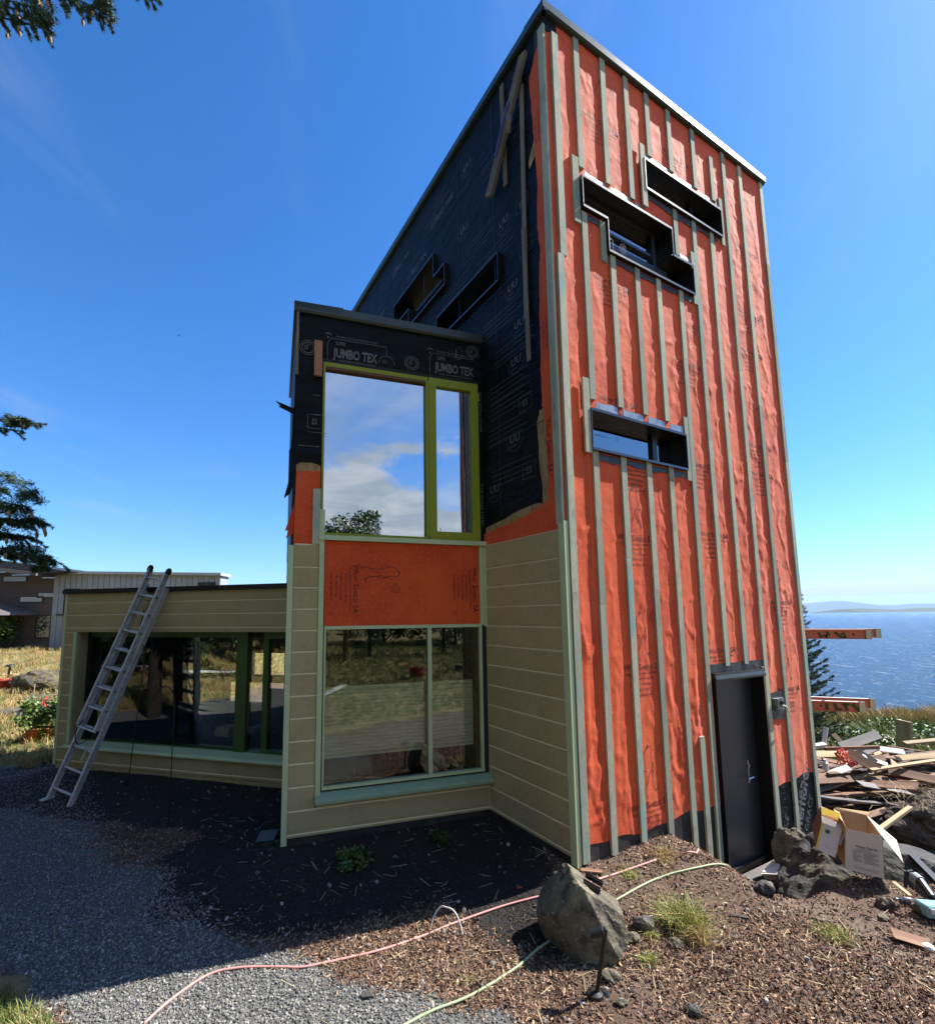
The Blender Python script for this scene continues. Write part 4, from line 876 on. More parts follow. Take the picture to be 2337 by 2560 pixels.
# desk and things in the room
dk = thing('desk', 'dark desk just inside the wide wing window', 'desk', W.p(2.0, -.8, .56))
MB().box(W, 1.1, 3.2, -.95, -.35, 1.02, 1.05).build('desk_top', m_greywood, dk)
for s in (1.15, 3.12):
    for d in (-.9, -.42): MB().box(W, s, s+.04, d, d+.04, .56, 1.02).build('leg', m_greywood, dk)
def monitor(s, w, h, lab):
    t = thing('monitor', lab, 'monitor', W.p(s, -.7, 1.05), 'monitors on the desk')
    MB().box(W, s-w/2, s+w/2, -.72, -.69, 1.12, 1.12+h).build('screen', m_black, t); MB().box(W, s-.03, s+.03, -.74, -.72, 1.05, 1.2).build('stand', m_black, t); MB().box(W, s-.1, s+.1, -.8, -.62, 1.05, 1.06).build('base', m_black, t)
monitor(2.55, .42, .30, 'black monitor on the desk nearer the ladder'); monitor(1.75, .62, .38, 'wide black monitor on the desk right of the garden hook')
for k, (s, n, lab) in enumerate([(2.2, 3, 'low stack of pale papers on the desk between the monitors'), (1.35, 5, 'stack of green books on the desk near the window mullion')]):
    for i in range(n):
        j = random.uniform(-.02, .02)
        tag(MB().box(W, s-.12+j, s+.12+j, -.62+j, -.44+j, 1.051+i*.028, 1.051+i*.028+.026).build('book', (m_trim if k else m_cardw), None), ['lowest', 'second', 'third', 'fourth', 'topmost'][i if i < n-1 else 4]+(' green book in the stack near the window mullion' if k else ' bundle in the low stack of pale papers on the desk'), 'book' if k else 'papers', 'things stacked on the desk')
ch = thing('chair', 'dark high-backed chair standing behind the wing window', 'chair', W.p(1.2, -1.3, .56))
MB().box(W, .95, 1.4, -1.5, -1.1, .95, 1.03).build('seat', m_greywood, ch, bevel=.02); MB().box(W, .95, 1.4, -1.55, -1.48, 1.0, 1.6).build('backrest', m_greywood, ch, bevel=.02)
for s in (.98, 1.33):
    for d in (-1.48, -1.14): MB().box(W, s, s+.04, d, d+.04, .56, .95).build('leg', m_greywood, ch)
lt = thing('lantern', 'black square lattice lantern on a small shelf on the desk behind the wing glass', 'lantern', W.p(2.3, -.5, 1.05))
s_, d_ = 2.28, -.55; z_ = 1.42
MB().box(W, s_-.10, s_+.10, d_-.10, d_+.10, z_, z_+.015).build('base', m_iron, lt)
for i in (-1, 1):
    for j in (-1, 1): MB().box(W, s_+i*.085-.008, s_+i*.085+.008, d_+j*.085-.008, d_+j*.085+.008, z_+.015, z_+.25).build('post', m_iron, lt)
mb = MB()
for i in range(5): mb.box(W, s_-.07+.035*i-.004, s_-.07+.035*i+.004, d_+.087, d_+.091, z_+.02, z_+.25); mb.box(W, s_-.08, s_+.08, d_+.0915, d_+.094, z_+.03+.045*i, z_+.038+.045*i)
mb.build('lattice', m_iron, lt)
mb = MB(); mb.slab(W, [(s_-.13, z_+.25), (s_+.13, z_+.25), (s_+.06, z_+.31), (s_+.06, z_+.35), (s_-.06, z_+.35), (s_-.06, z_+.31)], d_-.1, d_+.1); mb.build('roof', m_iron, lt)
MB().box(W, s_-.18, s_+.18, d_-.14, d_+.14, 1.05, z_).build('plinth_shelf', m_greywood, lt)

# ------------------------------------------------------------------ aluminium extension ladder
fpt = W.p(2.68, .86, 0); zf = H(fpt.x, fpt.y)
foot = W.p(2.68, .86, zf+.01); top = W.p(2.14, .075, 3.26); ax = (top-foot).normalized(); side = (W.S - ax*W.S.dot(ax)).normalized(); outw = side.cross(ax).normalized()
if outw.dot(W.N) < 0: outw = -outw
lad = thing('extension_ladder', 'aluminium extension ladder leaning on the roof edge of the low wing', 'ladder', foot)
def channel(mb, p, q, ins, w=.030, dep=.075, t=.004):   # C-shaped rail, flanges pointing to ins
    mb.beam(p, q, 1, 1) if False else None
    for off, ww_, dd in ((0, t, dep),): pass
    def bar(c0, su, sn): 
        vs = []
        for P in (p, q):
            for i, j in ((-1, -1), (1, -1), (1, 1), (-1, 1)): vs.append(P + side*(c0[0]+i*su/2) + outw*(c0[1]+j*sn/2))
        mb.add(vs, [(0, 3, 2, 1), (4, 5, 6, 7), (0, 1, 5, 4), (1, 2, 6, 5), (2, 3, 7, 6), (3, 0, 4, 7)])
    bar((0, 0), t, dep); bar((ins*(w/2), dep/2-t/2), w, t-.0002); bar((ins*(w/2), -dep/2+t/2), w, t-.0002)
LEN = 3.16; RS = .266
for sg in (-1, 1):
    mb = MB(); p = foot + side*(sg*.205); channel(mb, p, p+ax*2.95, -sg); mb.build('rail', m_alu, lad)
    mb = MB(); p = foot + side*(sg*.178) + outw*.078 + ax*.92; channel(mb, p, foot+side*(sg*.178)+outw*.078+ax*LEN, -sg); mb.build('rail', m_alu, lad)
    tp = foot+side*(sg*.178)+outw*.078+ax*LEN; MB().tube([tp-ax*.03, tp+ax*.03, tp+ax*.06], [.04, .04, .02], 10).build('end_cap', m_rubber, lad)
    ft = MB(); q = foot + side*(sg*.205); ft.box(Fr((q.x, q.y), wh, (W.N.x, W.N.y)), -.035, .035, -.06, .09, q.z-.012, q.z+.006); ft.beam(q+Vector((0, 0, .0)), q+ax*.16, .05, .012); ft.build('foot', m_alu, lad)
rr = .125
for i in range(11):
    c = foot + ax*(rr+RS*i); MB().tube([c-side*.20, c+side*.20], .016, 10).build('rung', m_alu, lad)
for i in range(3, 13):
    c = foot + ax*(rr+RS*i-.02) + outw*.078
    if rr+RS*i > LEN-.05: break
    MB().tube([c-side*.175, c+side*.175], .016, 10).build('rung', m_alu, lad)
    if i < 11:
        for sg in (-1, 1): MB().tube([c+side*(sg*.176), c+side*(sg*.184)], .013, 8).build('rivet', m_rubber, lad)
for i in (2.1, 3.9, 5.8, 8.2):
    p = foot + ax*(RS*i)+outw*.118+side*(-.178); MB().beam(p, p+ax*.17, .002, .026, up=outw).build('sticker', m_white, lad)
rp = [foot+ax*(rr+RS*9.2)+outw*.02+side*.02, foot+ax*2.2+outw*-.02+side*-.02, foot+ax*1.5+side*-.08-outw*.03, foot+ax*.97+outw*.02-side*.14, foot+ax*.75+outw*.09-side*.05, foot+ax*.72+outw*.10+side*.05, foot+ax*.85+outw*.10+side*.14, foot+ax*1.0+outw*.06+side*.15]
def smooth(pts, n=8):
    o = []; P = [Vector(p) for p in pts]
    for i in range(len(P)-1):
        a, b, c, d = P[max(i-1, 0)], P[i], P[i+1], P[min(i+2, len(P)-1)]
        for k in range(n): t = k/n; o.append(.5*((2*b)+(c-a)*t+(2*a-5*b+4*c-d)*t*t+(3*b-a-3*c+d)*t**3))
    o.append(P[-1]); return o
MB().tube(smooth(rp), .007, 6).build('rope', m_iron, lad)

# garden hooks
def hook(px, py, lab, dy=0, hz=2.05, lean=0, grp='iron garden hooks'):
    g = at(px, py, z=.55); z0 = H(g.x, g.y)
    t = [(0, 0, -.05), (0+lean*.5, 0, .8), (lean, 0, hz-.15)]
    arc = [(lean-.012-.11*(1-math.cos(a)), 0, hz-.15+.15*math.sin(a)) for a in np.linspace(.1, PI*.8, 10)]
    end = [(lean-.26, 0, hz-.16), (lean-.30, 0, hz-.2), (lean-.335, 0, hz-.2), (lean-.35, 0, hz-.15)]
    P = [Vector((g.x, g.y, z0))+Vector(q) for q in t+arc+end]
    return tag(MB().tube(smooth(P, 5), .0065, 8).build('garden_hook', m_iron), lab, 'garden hook')
hook(423, 2035, 'black shepherd hook standing in the mulch before the wing window', hz=1.53)
hook(318, 1965, 'thin leaning black hook rod behind the ladder', hz=1.95, lean=.14)
# flood light in the mulch
p = at(668, 2092, z=.55); fl = thing('flood_light', 'small square black flood light lying in the mulch by the bay corner', 'light', (p.x, p.y, H(p.x, p.y)))
fz = H(p.x, p.y); mb = MB(); fr_ = Fr((p.x, p.y), R(80), (0, -1)); mb.prism(fr_, [(-.09, fz+.0), (.09, fz+.0), (.09, fz+.02), (-.09, fz+.07)], -.10, .10); mb.build('housing', m_black, fl)
mb = MB(); mb.prism(fr_, [(-.075, fz+.067), (.075, fz+.025), (.075, fz+.027), (-.075, fz+.069)], -.085, .085); mb.build('glass', M('lamp_glass', (.10, .14, .16), .15), fl)
MB().box(fr_, -.03, .03, -.13, -.091, fz-.02, fz+.06).build('bracket', m_black, fl)

# ------------------------------------------------------------------ rocks
def rock(name, c, r, lab, cat, mat, seed=0, rough=.25, sub=4, cuts=6, cutd=.75, grp=None, squash=None, planes=None):
    rs = np.random.default_rng(seed); bm = bmesh.new(); bmesh.ops.create_icosphere(bm, subdivisions=sub+(1 if name == 'boulder' else 0), radius=1)
    v = np.array([q.co[:] for q in bm.verts]); 
    pl = [np.array(q, float) for q in planes] if planes else []
    for i in range(cuts):
        n = rs.normal(size=3); n /= np.linalg.norm(n); pl.append(np.append(n, cutd+.2*rs.random()))
    for p in pl:
        n = p[:3]/np.linalg.norm(p[:3]); d = v@n - p[3]; k = d > 0; v[k] -= d[k, None]*n*.93
    a = v; nz = fbm(a[:, 0]*2.2+a[:, 2]*1.3+seed, a[:, 1]*2.2-a[:, 2]*.9, 4, seed % 11); nz2 = fbm(a[:, 0]*7+a[:, 2]*5+seed, a[:, 1]*7+a[:, 2]*3, 3, 3+seed % 7)
    v = v*(1+rough*nz+rough*.22*nz2)[:, None]; v = v*np.array(r)
    for q, w_ in zip(bm.verts, v): q.co = w_
    me = bpy.data.meshes.new(name); bm.to_mesh(me); bm.free(); me.polygons.foreach_set('use_smooth', [False]*len(me.polygons))
    o = link(name, me, mat); o.location = c
    if lab: tag(o, lab, cat, grp)
    return o
def onground(px, py, z=.55):
    for _ in range(6):
        p = at(px, py, z=z); z = .5*z+.5*H(p.x, p.y)
    p = at(px, py, z=z); p.z = H(p.x, p.y); return p
# standing stone in front with its bits
p = onground(1462, 2418); bx, by, bz = p.x, p.y+.22, p.z
br_ = rock('boulder', (bx+.065, by, bz+.22), (.335, .30, .335), 'pointed lichen-grey boulder standing in the mulch before the tower corner', 'boulder', m_rock, 3, .10, 5, 0,
     planes=[(-.75, -.15, .62, .60), (.55, -.05, .75, .50), (-.2, -1, .15, .52), (-.9, -.5, -.2, .72), (.95, -.1, .1, .78), (.35, -.8, .35, .60), (.1, .9, .3, .7), (.6, .3, .8, .62)])
tp = at(1518, 2202, Y=by-.02)
tr_ = thing('steel_bracket', 'pair of short black channel offcuts lying on top of the pointed boulder', 'bracket', tp)
a = at(1458, 2208, Y=by-.02); b = at(1500, 2232, Y=by-.05)
d_ = (b-a)
for k, (ox, oz) in enumerate([((0), 0), (.035, .02)]):
    mb = MB(); q0 = a+Vector((ox, .05*k, oz)); q1 = b+Vector((ox, .05*k, oz)); mb.beam(q0, q1, .035, .006); up = Vector((0, 0, .012)); side2 = (q1-q0).cross(Vector((0, 0, 1))).normalized()*.016
    mb.beam(q0+side2+up, q1+side2+up, .004, .028); mb.beam(q0-side2+up, q1-side2+up, .004, .028); mb.build('channel', m_black, tr_)
# spot light on a stake in front of the boulder
q0 = onground(1492, 2488); q1 = at(1514, 2322, Y=q0.y-.02)
sp = thing('garden_spotlight', 'dark garden spotlight on a leaning stem with round base before the pointed boulder', 'garden light', q0)
MB().tube([q0+Vector((0, 0, .015)), q1], [.0125, .012], 10).build('stem', m_iron, sp)
h0 = q1+Vector((0, 0, -.005)); h1 = at(1474, 2336, Y=q0.y-.01)
MB().tube([h0, h0+(h1-h0)*.15, h0+(h1-h0)*.2, h1], [.018, .018, .028, .028], 14).build('lamp_head', m_tool, sp)
MB().beam(h0+Vector((0, 0, .01)), h0+Vector((.012, -.01, -.06)), .006, .002).build('wire', m_steel, sp)
MB().lathe(q0+Vector((-.012, 0, -.012)), [(.0, .0), (.048, 0), (.052, .014), (.048, .030), (.02, .038), (.0, .038)], 18).build('base', m_tool, sp)
MB().lathe(q0+Vector((.055, .01, -.012)), [(.0, .0), (.03, 0), (.032, .02), (.02, .034), (0, .035)], 14).build('cap', m_tool, sp)

# small stones, each its own
SM = [(1607, 2318, .085, 'angular dark stone behind the pointed boulder', 'd'), (1580, 2352, .06, 'pale stone at the right foot of the pointed boulder', 'l'), (1690, 2365, .055, 'knobbly grey stone under the green tuft', 'l'),
      (1526, 2450, .06, 'wedge-shaped stone right of the spotlight base', 'l'), (1554, 2512, .035, 'small square pale stone near the gravel edge', 'l'), (1735, 2532, .05, 'flat blue-grey stone low in the mulch', 'd'),
      (1915, 2230, .085, 'jagged grey stone between the door boards and mulch', 'd'), (2215, 2268, .075, 'pale oblong stone below the big dark boulder', 'l'), (2205, 2298, .04, 'thin flat stone in the mulch below the oblong stone', 'l'),
      (2318, 2290, .10, 'round grey stone at the right edge under the teal tool', 'l'), (1935, 2130, .06, 'pinkish stone between door jamb and big boulder', 'l'), (924, 2482, .028, 'dark flat stone lying alone on the gravel', 'd'), (1540, 2100, .03, 'small dark stone at the wall foot beneath the battens', 'd')]
for i, (px, py, r, lab, kd) in enumerate(SM):
    p = onground(px, py); rock('stone', (p.x, p.y, p.z+r*.35), (r, r*.8, r*.62), lab, 'stone', m_rock if kd == 'l' else m_drock, 20+i, .3, 3, 6, .62)
# big boulder right
p = at(2120, 2225, Y=4.75)
BBx, BBy = p.x, p.y
rock('boulder', (BBx+.46, BBy+.10, p.z-.12), (1.0, .55, .66), 'large dark flat-topped boulder carrying the cardboard boxes', 'boulder', m_drock, 8, .16, 5, 0,
     planes=[(.35, .1, 1, .62), (-.35, -1, -.12, .66), (-1, 0, .75, .80), (.3, -1, .1, .66), (.9, -.2, .7, .74), (-.5, -.6, .8, .74)])
p = at(1978, 2100, z=.42); rock('boulder', (p.x+.04, p.y+.06, .22), (.19, .17, .30), 'upright pale-topped boulder wedged beside the tower corner', 'boulder', m_rock, 15, .2, 4, 5, .7)
# rock outcrops left
for i, (px, py, r, lab) in enumerate([(100, 1722, (1.15, .6, .38), 'mossy dark outcrop behind the potted geraniums'), (52, 1792, (.7, .5, .14), 'low bleached rock ledge left of the pots'), (105, 1780, (.6, .4, .12), 'low grey ledge below the mossy outcrop')]):
    p = onground(px, py, .8); rock('outcrop', (p.x, p.y+.2, p.z+r[2]*.3), r, lab, 'rock', m_mossrock if i == 0 else m_rock, 40+i, .35, 4, 5, .7)

# ------------------------------------------------------------------ leaves, grass, scatter
def leafmesh(name, pts, size, mats, parent=None, mi=None, asp=.5, up=.3):
    n = len(pts); pts = np.asarray(pts); sz = size*(.6+.8*rng.random(n))
    a = rng.normal(size=(n, 3)); a[:, 2] *= .6; a /= np.linalg.norm(a, axis=1)[:, None]
    b = rng.normal(size=(n, 3)); b[:, 2] += up; b -= (a*b).sum(1)[:, None]*a; b /= np.linalg.norm(b, axis=1)[:, None]; c = np.cross(a, b)
    L_ = a*sz[:, None]; Wd = b*(sz*asp*.5)[:, None]; cup = c*(sz*.12)[:, None]
    v = np.stack([pts, pts+L_*.45+Wd+cup, pts+L_, pts+L_*.45-Wd+cup], 1).reshape(-1, 3)
    f = np.arange(n*4).reshape(n, 4); return npmesh(name, v, f, mats, parent, mi=mi)
def cloud(c, r, n, shell=.55, k=7):          # clumped points in an ellipsoid
    c = np.array(c); r = np.array(r); m_ = max(3, k); cs = rng.normal(size=(m_, 3)); cs /= np.linalg.norm(cs, axis=1)[:, None]; cs *= (.35+.55*rng.random(m_))[:, None]
    w = rng.integers(0, m_, n); q = rng.normal(size=(n, 3)); q /= np.linalg.norm(q, axis=1)[:, None]; q *= ((shell+(1-shell)*rng.random(n))*(.32+.2*rng.random(n)))[:, None]
    return c + (cs[w]+q)*r
def blades(name, P, h, w, mats, lean=.35, parent=None, mi=None):
    P = np.asarray(P, float); n = len(P); hh = h*(.5+rng.random(n)); th = rng.random(n)*2*PI; ln = lean*rng.random(n)*1.6
    dx = np.stack([np.cos(th), np.sin(th), 0*th], 1); pr = np.stack([-np.sin(th), np.cos(th), 0*th], 1); ph2 = rng.random(n)*2*PI; pr = np.stack([np.cos(ph2), np.sin(ph2), 0*ph2], 1)
    ww_ = (w*(.6+.8*rng.random(n)))[:, None]; z = np.array([0, 0, 1.])
    m1 = P + z*(hh*.55)[:, None] + dx*(hh*ln*.3)[:, None]; tp = P + z*(hh*(1-.3*ln))[:, None] + dx*(hh*ln)[:, None]
    v = np.stack([P-pr*ww_, P+pr*ww_, m1+pr*ww_*.8, m1-pr*ww_*.8, tp+pr*ww_*.1, tp-pr*ww_*.1], 1).reshape(-1, 3)
    i = np.arange(n)[:, None]*6; f = np.concatenate([i+np.array([[0, 1, 2, 3]]), i+np.array([[3, 2, 4, 5]])]); 
    return npmesh(name, v, f, mats, parent, mi=None if mi is None else np.concatenate([mi, mi]))
def gn_scatter(name, P, protos, scale, mat, lay=.25, smin=.5, smax=1.4, seedv=0):
    n = len(P); me = bpy.data.meshes.new(name); me.vertices.add(n); me.vertices.foreach_set('co', np.asarray(P, 'f').ravel())
    r = np.zeros((n, 3), 'f'); r[:, 0] = rng.normal(size=n)*lay; r[:, 1] = rng.normal(size=n)*lay; r[:, 2] = rng.random(n)*2*PI
    a = me.attributes.new('rot', 'FLOAT_VECTOR', 'POINT'); a.data.foreach_set('vector', r.ravel())
    s = (scale*(smin+(smax-smin)*rng.random(n)**1.8)).astype('f'); a = me.attributes.new('sc', 'FLOAT', 'POINT'); a.data.foreach_set('value', s)
    a = me.attributes.new('idx', 'INT', 'POINT'); a.data.foreach_set('value', rng.integers(0, len(protos), n).astype('i'))
    o = link(name, me, None); cn = bpy.data.collections.new(name+'_shapes')
    for q in protos: cn.objects.link(q)
    g = bpy.data.node_groups.new(name, 'GeometryNodeTree'); g.interface.new_socket('Geometry', in_out='INPUT', socket_type='NodeSocketGeometry'); g.interface.new_socket('Geometry', in_out='OUTPUT', socket_type='NodeSocketGeometry')
    n_ = g.nodes; l = g.links; gi = n_.new('NodeGroupInput'); go = n_.new('NodeGroupOutput'); ip = n_.new('GeometryNodeInstanceOnPoints'); ci = n_.new('GeometryNodeCollectionInfo')
    ci.inputs[0].default_value = cn; ci.inputs['Separate Children'].default_value = True; ci.inputs['Reset Children'].default_value = True
    def at_(nm, ty): q = n_.new('GeometryNodeInputNamedAttribute'); q.data_type = ty; q.inputs[0].default_value = nm; return q.outputs['Attribute']
    er = n_.new('FunctionNodeEulerToRotation'); l.new(at_('rot', 'FLOAT_VECTOR'), er.inputs[0])
    l.new(gi.outputs[0], ip.inputs['Points']); l.new(ci.outputs[0], ip.inputs['Instance']); ip.inputs['Pick Instance'].default_value = True
    l.new(at_('idx', 'INT'), ip.inputs['Instance Index']); l.new(er.outputs[0], ip.inputs['Rotation']); l.new(at_('sc', 'FLOAT'), ip.inputs['Scale']); l.new(ip.outputs[0], go.inputs[0])
    md = o.modifiers.new('scatter', 'NODES'); md.node_group = g
    return o
def proto(kind, mat, k):
    rs = np.random.default_rng(100+k); bm = bmesh.new()
    if kind == 'pebble':
        bmesh.ops.create_icosphere(bm, subdivisions=1, radius=1)
        sq = np.array([1, .6+.35*rs.random(), .45+.3*rs.random()])
        for q in bm.verts: q.co = Vector(np.array(q.co)*sq*(1+.32*(rs.random()-.5)))
    elif kind == 'chip':
        bmesh.ops.create_cube(bm, size=1); l_ = 1.0+.9*rs.random(); w_ = .25+.3*rs.random()
        for q in bm.verts: q.co = Vector((q.co.x*l_+.12*rs.normal(), q.co.y*w_+.05*rs.normal(), q.co.z*.13+.06*rs.normal()))
    elif kind == 'straw':
        bmesh.ops.create_cube(bm, size=1)
        for q in bm.verts: q.co = Vector((q.co.x*3, q.co.y*.09, q.co.z*.07))
    elif kind == 'tuft':
        for i in range(16):
            x, y = rs.normal(size=2)*.18; th = rs.random()*6.28; ln = .25+.5*rs.random(); h = .5+.6*rs.random(); dx, dy = math.cos(th)*ln*h, math.sin(th)*ln*h; w = .022
            ph = rs.random()*6.28; wx, wy = math.cos(ph)*w, math.sin(ph)*w
            vs = [bm.verts.new(q) for q in [(x-wx, y-wy, -.05), (x+wx, y+wy, -.05), (x+dx*.35+wx, y+dy*.35+wy, h*.6), (x+dx*.35-wx, y+dy*.35-wy, h*.6), (x+dx, y+dy, h)]]
            bm.faces.new(vs[:4]); bm.faces.new((vs[3], vs[2], vs[4]))
    me = bpy.data.meshes.new(kind); bm.to_mesh(me); bm.free(); me.materials.append(mat); return bpy.data.objects.new(kind, me)
def instvar(name, cols, rough, extra=None):    # tone picked per instance
    mt = bpy.data.materials.new(name); mt.use_nodes = True; n = mt.node_tree.nodes; l = mt.node_tree.links; b = n['Principled BSDF']; b.inputs['Roughness'].default_value = rough
    oi = n.new('ShaderNodeObjectInfo'); cr = n.new('ShaderNodeValToRGB'); l.new(oi.outputs['Random'], cr.inputs[0]); cr.color_ramp.interpolation = 'CONSTANT'
    el = cr.color_ramp.elements
    while len(el) < len(cols): el.new(.5)
    for i, (pos, c) in enumerate(cols): el[i].position = pos; el[i].color = (*c, 1)
    nz = n.new('ShaderNodeTexNoise'); nz.inputs['Scale'].default_value = 60; tcn = n.new('ShaderNodeNewGeometry'); l.new(tcn.outputs['Position'], nz.inputs['Vector'])
    h = n.new('ShaderNodeHueSaturation'); mr = n.new('ShaderNodeMapRange'); l.new(nz.outputs['Fac'], mr.inputs[0]); mr.inputs[1].default_value = .3; mr.inputs[2].default_value = .7; mr.inputs[3].default_value = .75; mr.inputs[4].default_value = 1.25
    l.new(mr.outputs[0], h.inputs['Value']); l.new(cr.outputs[0], h.inputs['Color']); l.new(h.outputs[0], b.inputs['Base Color']); return mt
m_pebi = instvar('gravel_stone', [(0, (.19, .185, .17)), (.2, (.10, .10, .095)), (.42, (.26, .25, .23)), (.6, (.15, .145, .13)), (.76, (.37, .355, .325)), (.86, (.06, .06, .06)), (.95, (.27, .22, .17))], .8)
m_chipi = instvar('bark_chip', [(0, (.17, .085, .05)), (.22, (.095, .05, .032)), (.42, (.24, .135, .08)), (.60, (.05, .03, .022)), (.72, (.33, .21, .13)), (.86, (.50, .37, .24)), (.95, (.20, .175, .15))], .85)
m_strawi = instvar('straw', [(0, (.40, .29, .15)), (.4, (.28, .20, .11)), (.7, (.50, .40, .24))], .8)
m_tufti = instvar('dry_tuft', [(0, (.44, .31, .12)), (.3, (.52, .38, .17)), (.55, (.36, .25, .11)), (.75, (.30, .30, .10)), (.9, (.22, .26, .08))], .8)
m_tuftg = instvar('green_tuft', [(0, (.11, .17, .03)), (.35, (.20, .24, .06)), (.6, (.30, .31, .10)), (.8, (.42, .35, .15))], .7)

def sample(n, x0, x1, y0, y1, dens):          # rejection by a density function in [0,1]
    x = x0+(x1-x0)*rng.random(n); y = y0+(y1-y0)*rng.random(n); k = rng.random(n) < dens(x, y); return x[k], y[k]
def clear(x, y):                              # keep out of the walls and of view behind them
    qs = (x-C[0])*F.S.x + (y-C[1])*F.S.y; qd = (x-C[0])*F.N.x + (y-C[1])*F.N.y
    tower = (qs > -.02) & (qs < TW) & (qd < .0)
    bs = (x-B.O.x)*B.S.x + (y-B.O.y)*B.S.y; bd = (x-B.O.x)*B.N.x + (y-B.O.y)*B.N.y; bay = (bd < -.04) & (bs > -BW+.05) & (bs < .5)
    ws = (x-W.O.x)*W.S.x + (y-W.O.y)*W.S.y; wd_ = (x-W.O.x)*W.N.x + (y-W.O.y)*W.N.y; wing = (wd_ < -.04) & (ws < 3.93) & (wd_ > -2.3)
    return ~(tower | bay | wing)
def near(x, y):
    d = np.hypot(x, y); return np.clip((3.9/np.maximum(d, 1))**2, 0.07, 1)
inview = lambda x, y: (np.abs(x) < 1.02*y+.6)
x, y = sample(1150000, -8.5, 5, 2.0, 11, lambda x, y: (.45+.55*S(fbm(x*1.1, y*1.1, 4, 141), -.5, .1))*near(x, y)*gravelmask(x, y)*clear(x, y)*inview(x, y)*~grassmask(x, y))
z = hgt(x, y); P_ = np.stack([x, y, z+.003], 1); d = np.hypot(x, y)
o = gn_scatter('gravel', P_, [proto('pebble', m_pebi, k) for k in range(6)], .0060, m_pebi, .5, .45, 2.0); stuff(o, 'grey crushed gravel of the path', 'gravel')
x, y = sample(1050000, -7, 6.5, 2.2, 10, lambda x, y: (.28+.72*S(fbm(x*1.7, y*1.7, 4, 131), -.42, .12))*near(x, y)*~gravelmask(x, y)*clear(x, y)*inview(x, y)*~grassmask(x, y))
bk = shademask(x+rng.normal(size=len(x))*.08, y+rng.normal(size=len(x))*.08); xb_, yb_ = x[bk], y[bk]; x, y = x[~bk], y[~bk]
m_shadechip = instvar('shade_darkened_chip', [(0, (.022, .017, .015)), (.35, (.035, .024, .02)), (.6, (.014, .012, .012)), (.85, (.06, .045, .036)), (.97, (.16, .14, .12))], .9)  # finer mulch chips with the wall-side shade painted into their tones
P_ = np.stack([xb_, yb_, hgt(xb_, yb_)+.003], 1); stuff(gn_scatter('shade_darkened_mulch', P_, [proto('chip', m_shadechip, 20+k) for k in range(5)], .0085, m_shadechip, .6, .4, 2.0), 'fine mulch along the house walls, shade painted in as darker chips', 'fine mulch')
z = hgt(x, y); P_ = np.stack([x, y, z+.004], 1)
o = gn_scatter('bark_mulch', P_, [proto('chip', m_chipi, k) for k in range(6)], .0105, m_chipi, .6, .35, 2.4); stuff(o, 'brown bark mulch round the house', 'mulch')
x, y = sample(12000, -7, 6, 2.3, 9, lambda x, y: near(x, y)**.5*clear(x, y)*inview(x, y)*~grassmask(x, y)*(.35+.65*~gravelmask(x, y))*S(fbm(x*2.3, y*2.3, 4, 151), -.5, .35)*(1-.4*shademask(x, y)))
P_ = np.stack([x, y, hgt(x, y)+.01], 1)
o = gn_scatter('straw_and_twigs', P_, [proto('straw', m_strawi, k) for k in range(2)], .012, m_strawi, .18, .4, 4.2); stuff(o, 'pale straw and splinters strewn over the ground', 'straw')
# small broken rocks among the mulch
x, y = sample(900, -5, 5, 2.4, 7, lambda x, y: clear(x, y)*inview(x, y)*~grassmask(x, y)*(.6+.4*~gravelmask(x, y)))
P_ = np.stack([x, y, hgt(x, y)+.006], 1)
o = gn_scatter('rock_chippings', P_, [proto('pebble', m_pebi, 10+k) for k in range(4)], .014, m_pebi, .5, .5, 2.0); stuff(o, 'scattered small stones in the mulch', 'stones')
# hillside grass
def tufts(name, n, box, dens, sc_, mat, lab, k0=0, z0=0):
    x, y = sample(n, *box, dens); P_ = np.stack([x, y, hgt(x, y)+z0], 1)
    o = gn_scatter(name, P_, [proto('tuft', mat, 30+k0+k) for k in range(5)], sc_, mat, .12, .6, 1.3); return stuff(o, lab, 'grass')
hillm = lambda x, y: grassmask(x, y)*(x < -5.5)*(y > 7.5)*(y < 27)
tufts('dry_grass', 34000, (-27, -5.4, 7.6, 27), lambda x, y: hillm(x, y)*np.clip(11/np.hypot(x, y), 0, 1)*(.35+.65*(fbm(x*.7, y*.7, 3, 81) > -.15)), .17, m_tufti, 'sun-dried grass on the slope by the wing')
tufts('dry_grass', 9000, (-24, -9, -8, 8), lambda x, y: grassmask(x, y)*1., .20, m_tufti, 'sun-dried grass on the bank left of the house')
tufts('dry_grass', 16000, (-6, 18, -16, .2), lambda x, y: grassmask(x, y)*1., .15, m_tuftg, 'patchy grass behind the viewpoint')
tufts('green_grass', 5000, (-10, -5.6, 8.2, 12), lambda x, y: grassmask(x, y)*np.clip(1-np.abs(y-9)/2.2, 0, 1)*.6, .09, m_tuftg, 'short green grass along the path edge', 5)
tufts('lawn_grass', 7000, (-5, -1.2, 1.5, 3.6), lambda x, y: inpoly(x+.1*fbm(x*4, y*4, 2, 3), y, LAWN)*1., .075, m_tuftg, 'short yellow green grass in the lower left corner', 9)
tufts('headland_grass', 16000, (5, 24, 9.6, 18.5), lambda x, y: grassmask(x, y)*np.clip(1.1-np.abs(y+.25*x-15)/6, .2, 1)*(y+.25*x < 19), .30, m_tuftg, 'yellowing grass along the cliff top', 12)
tufts('headland_grass', 9000, (8, 24, 13, 18.5), lambda x, y: (y+.25*x < 19)*(y+.25*x > 16.6)*1., .42, m_tufti, 'tall dry seed grass at the cliff edge', 15)

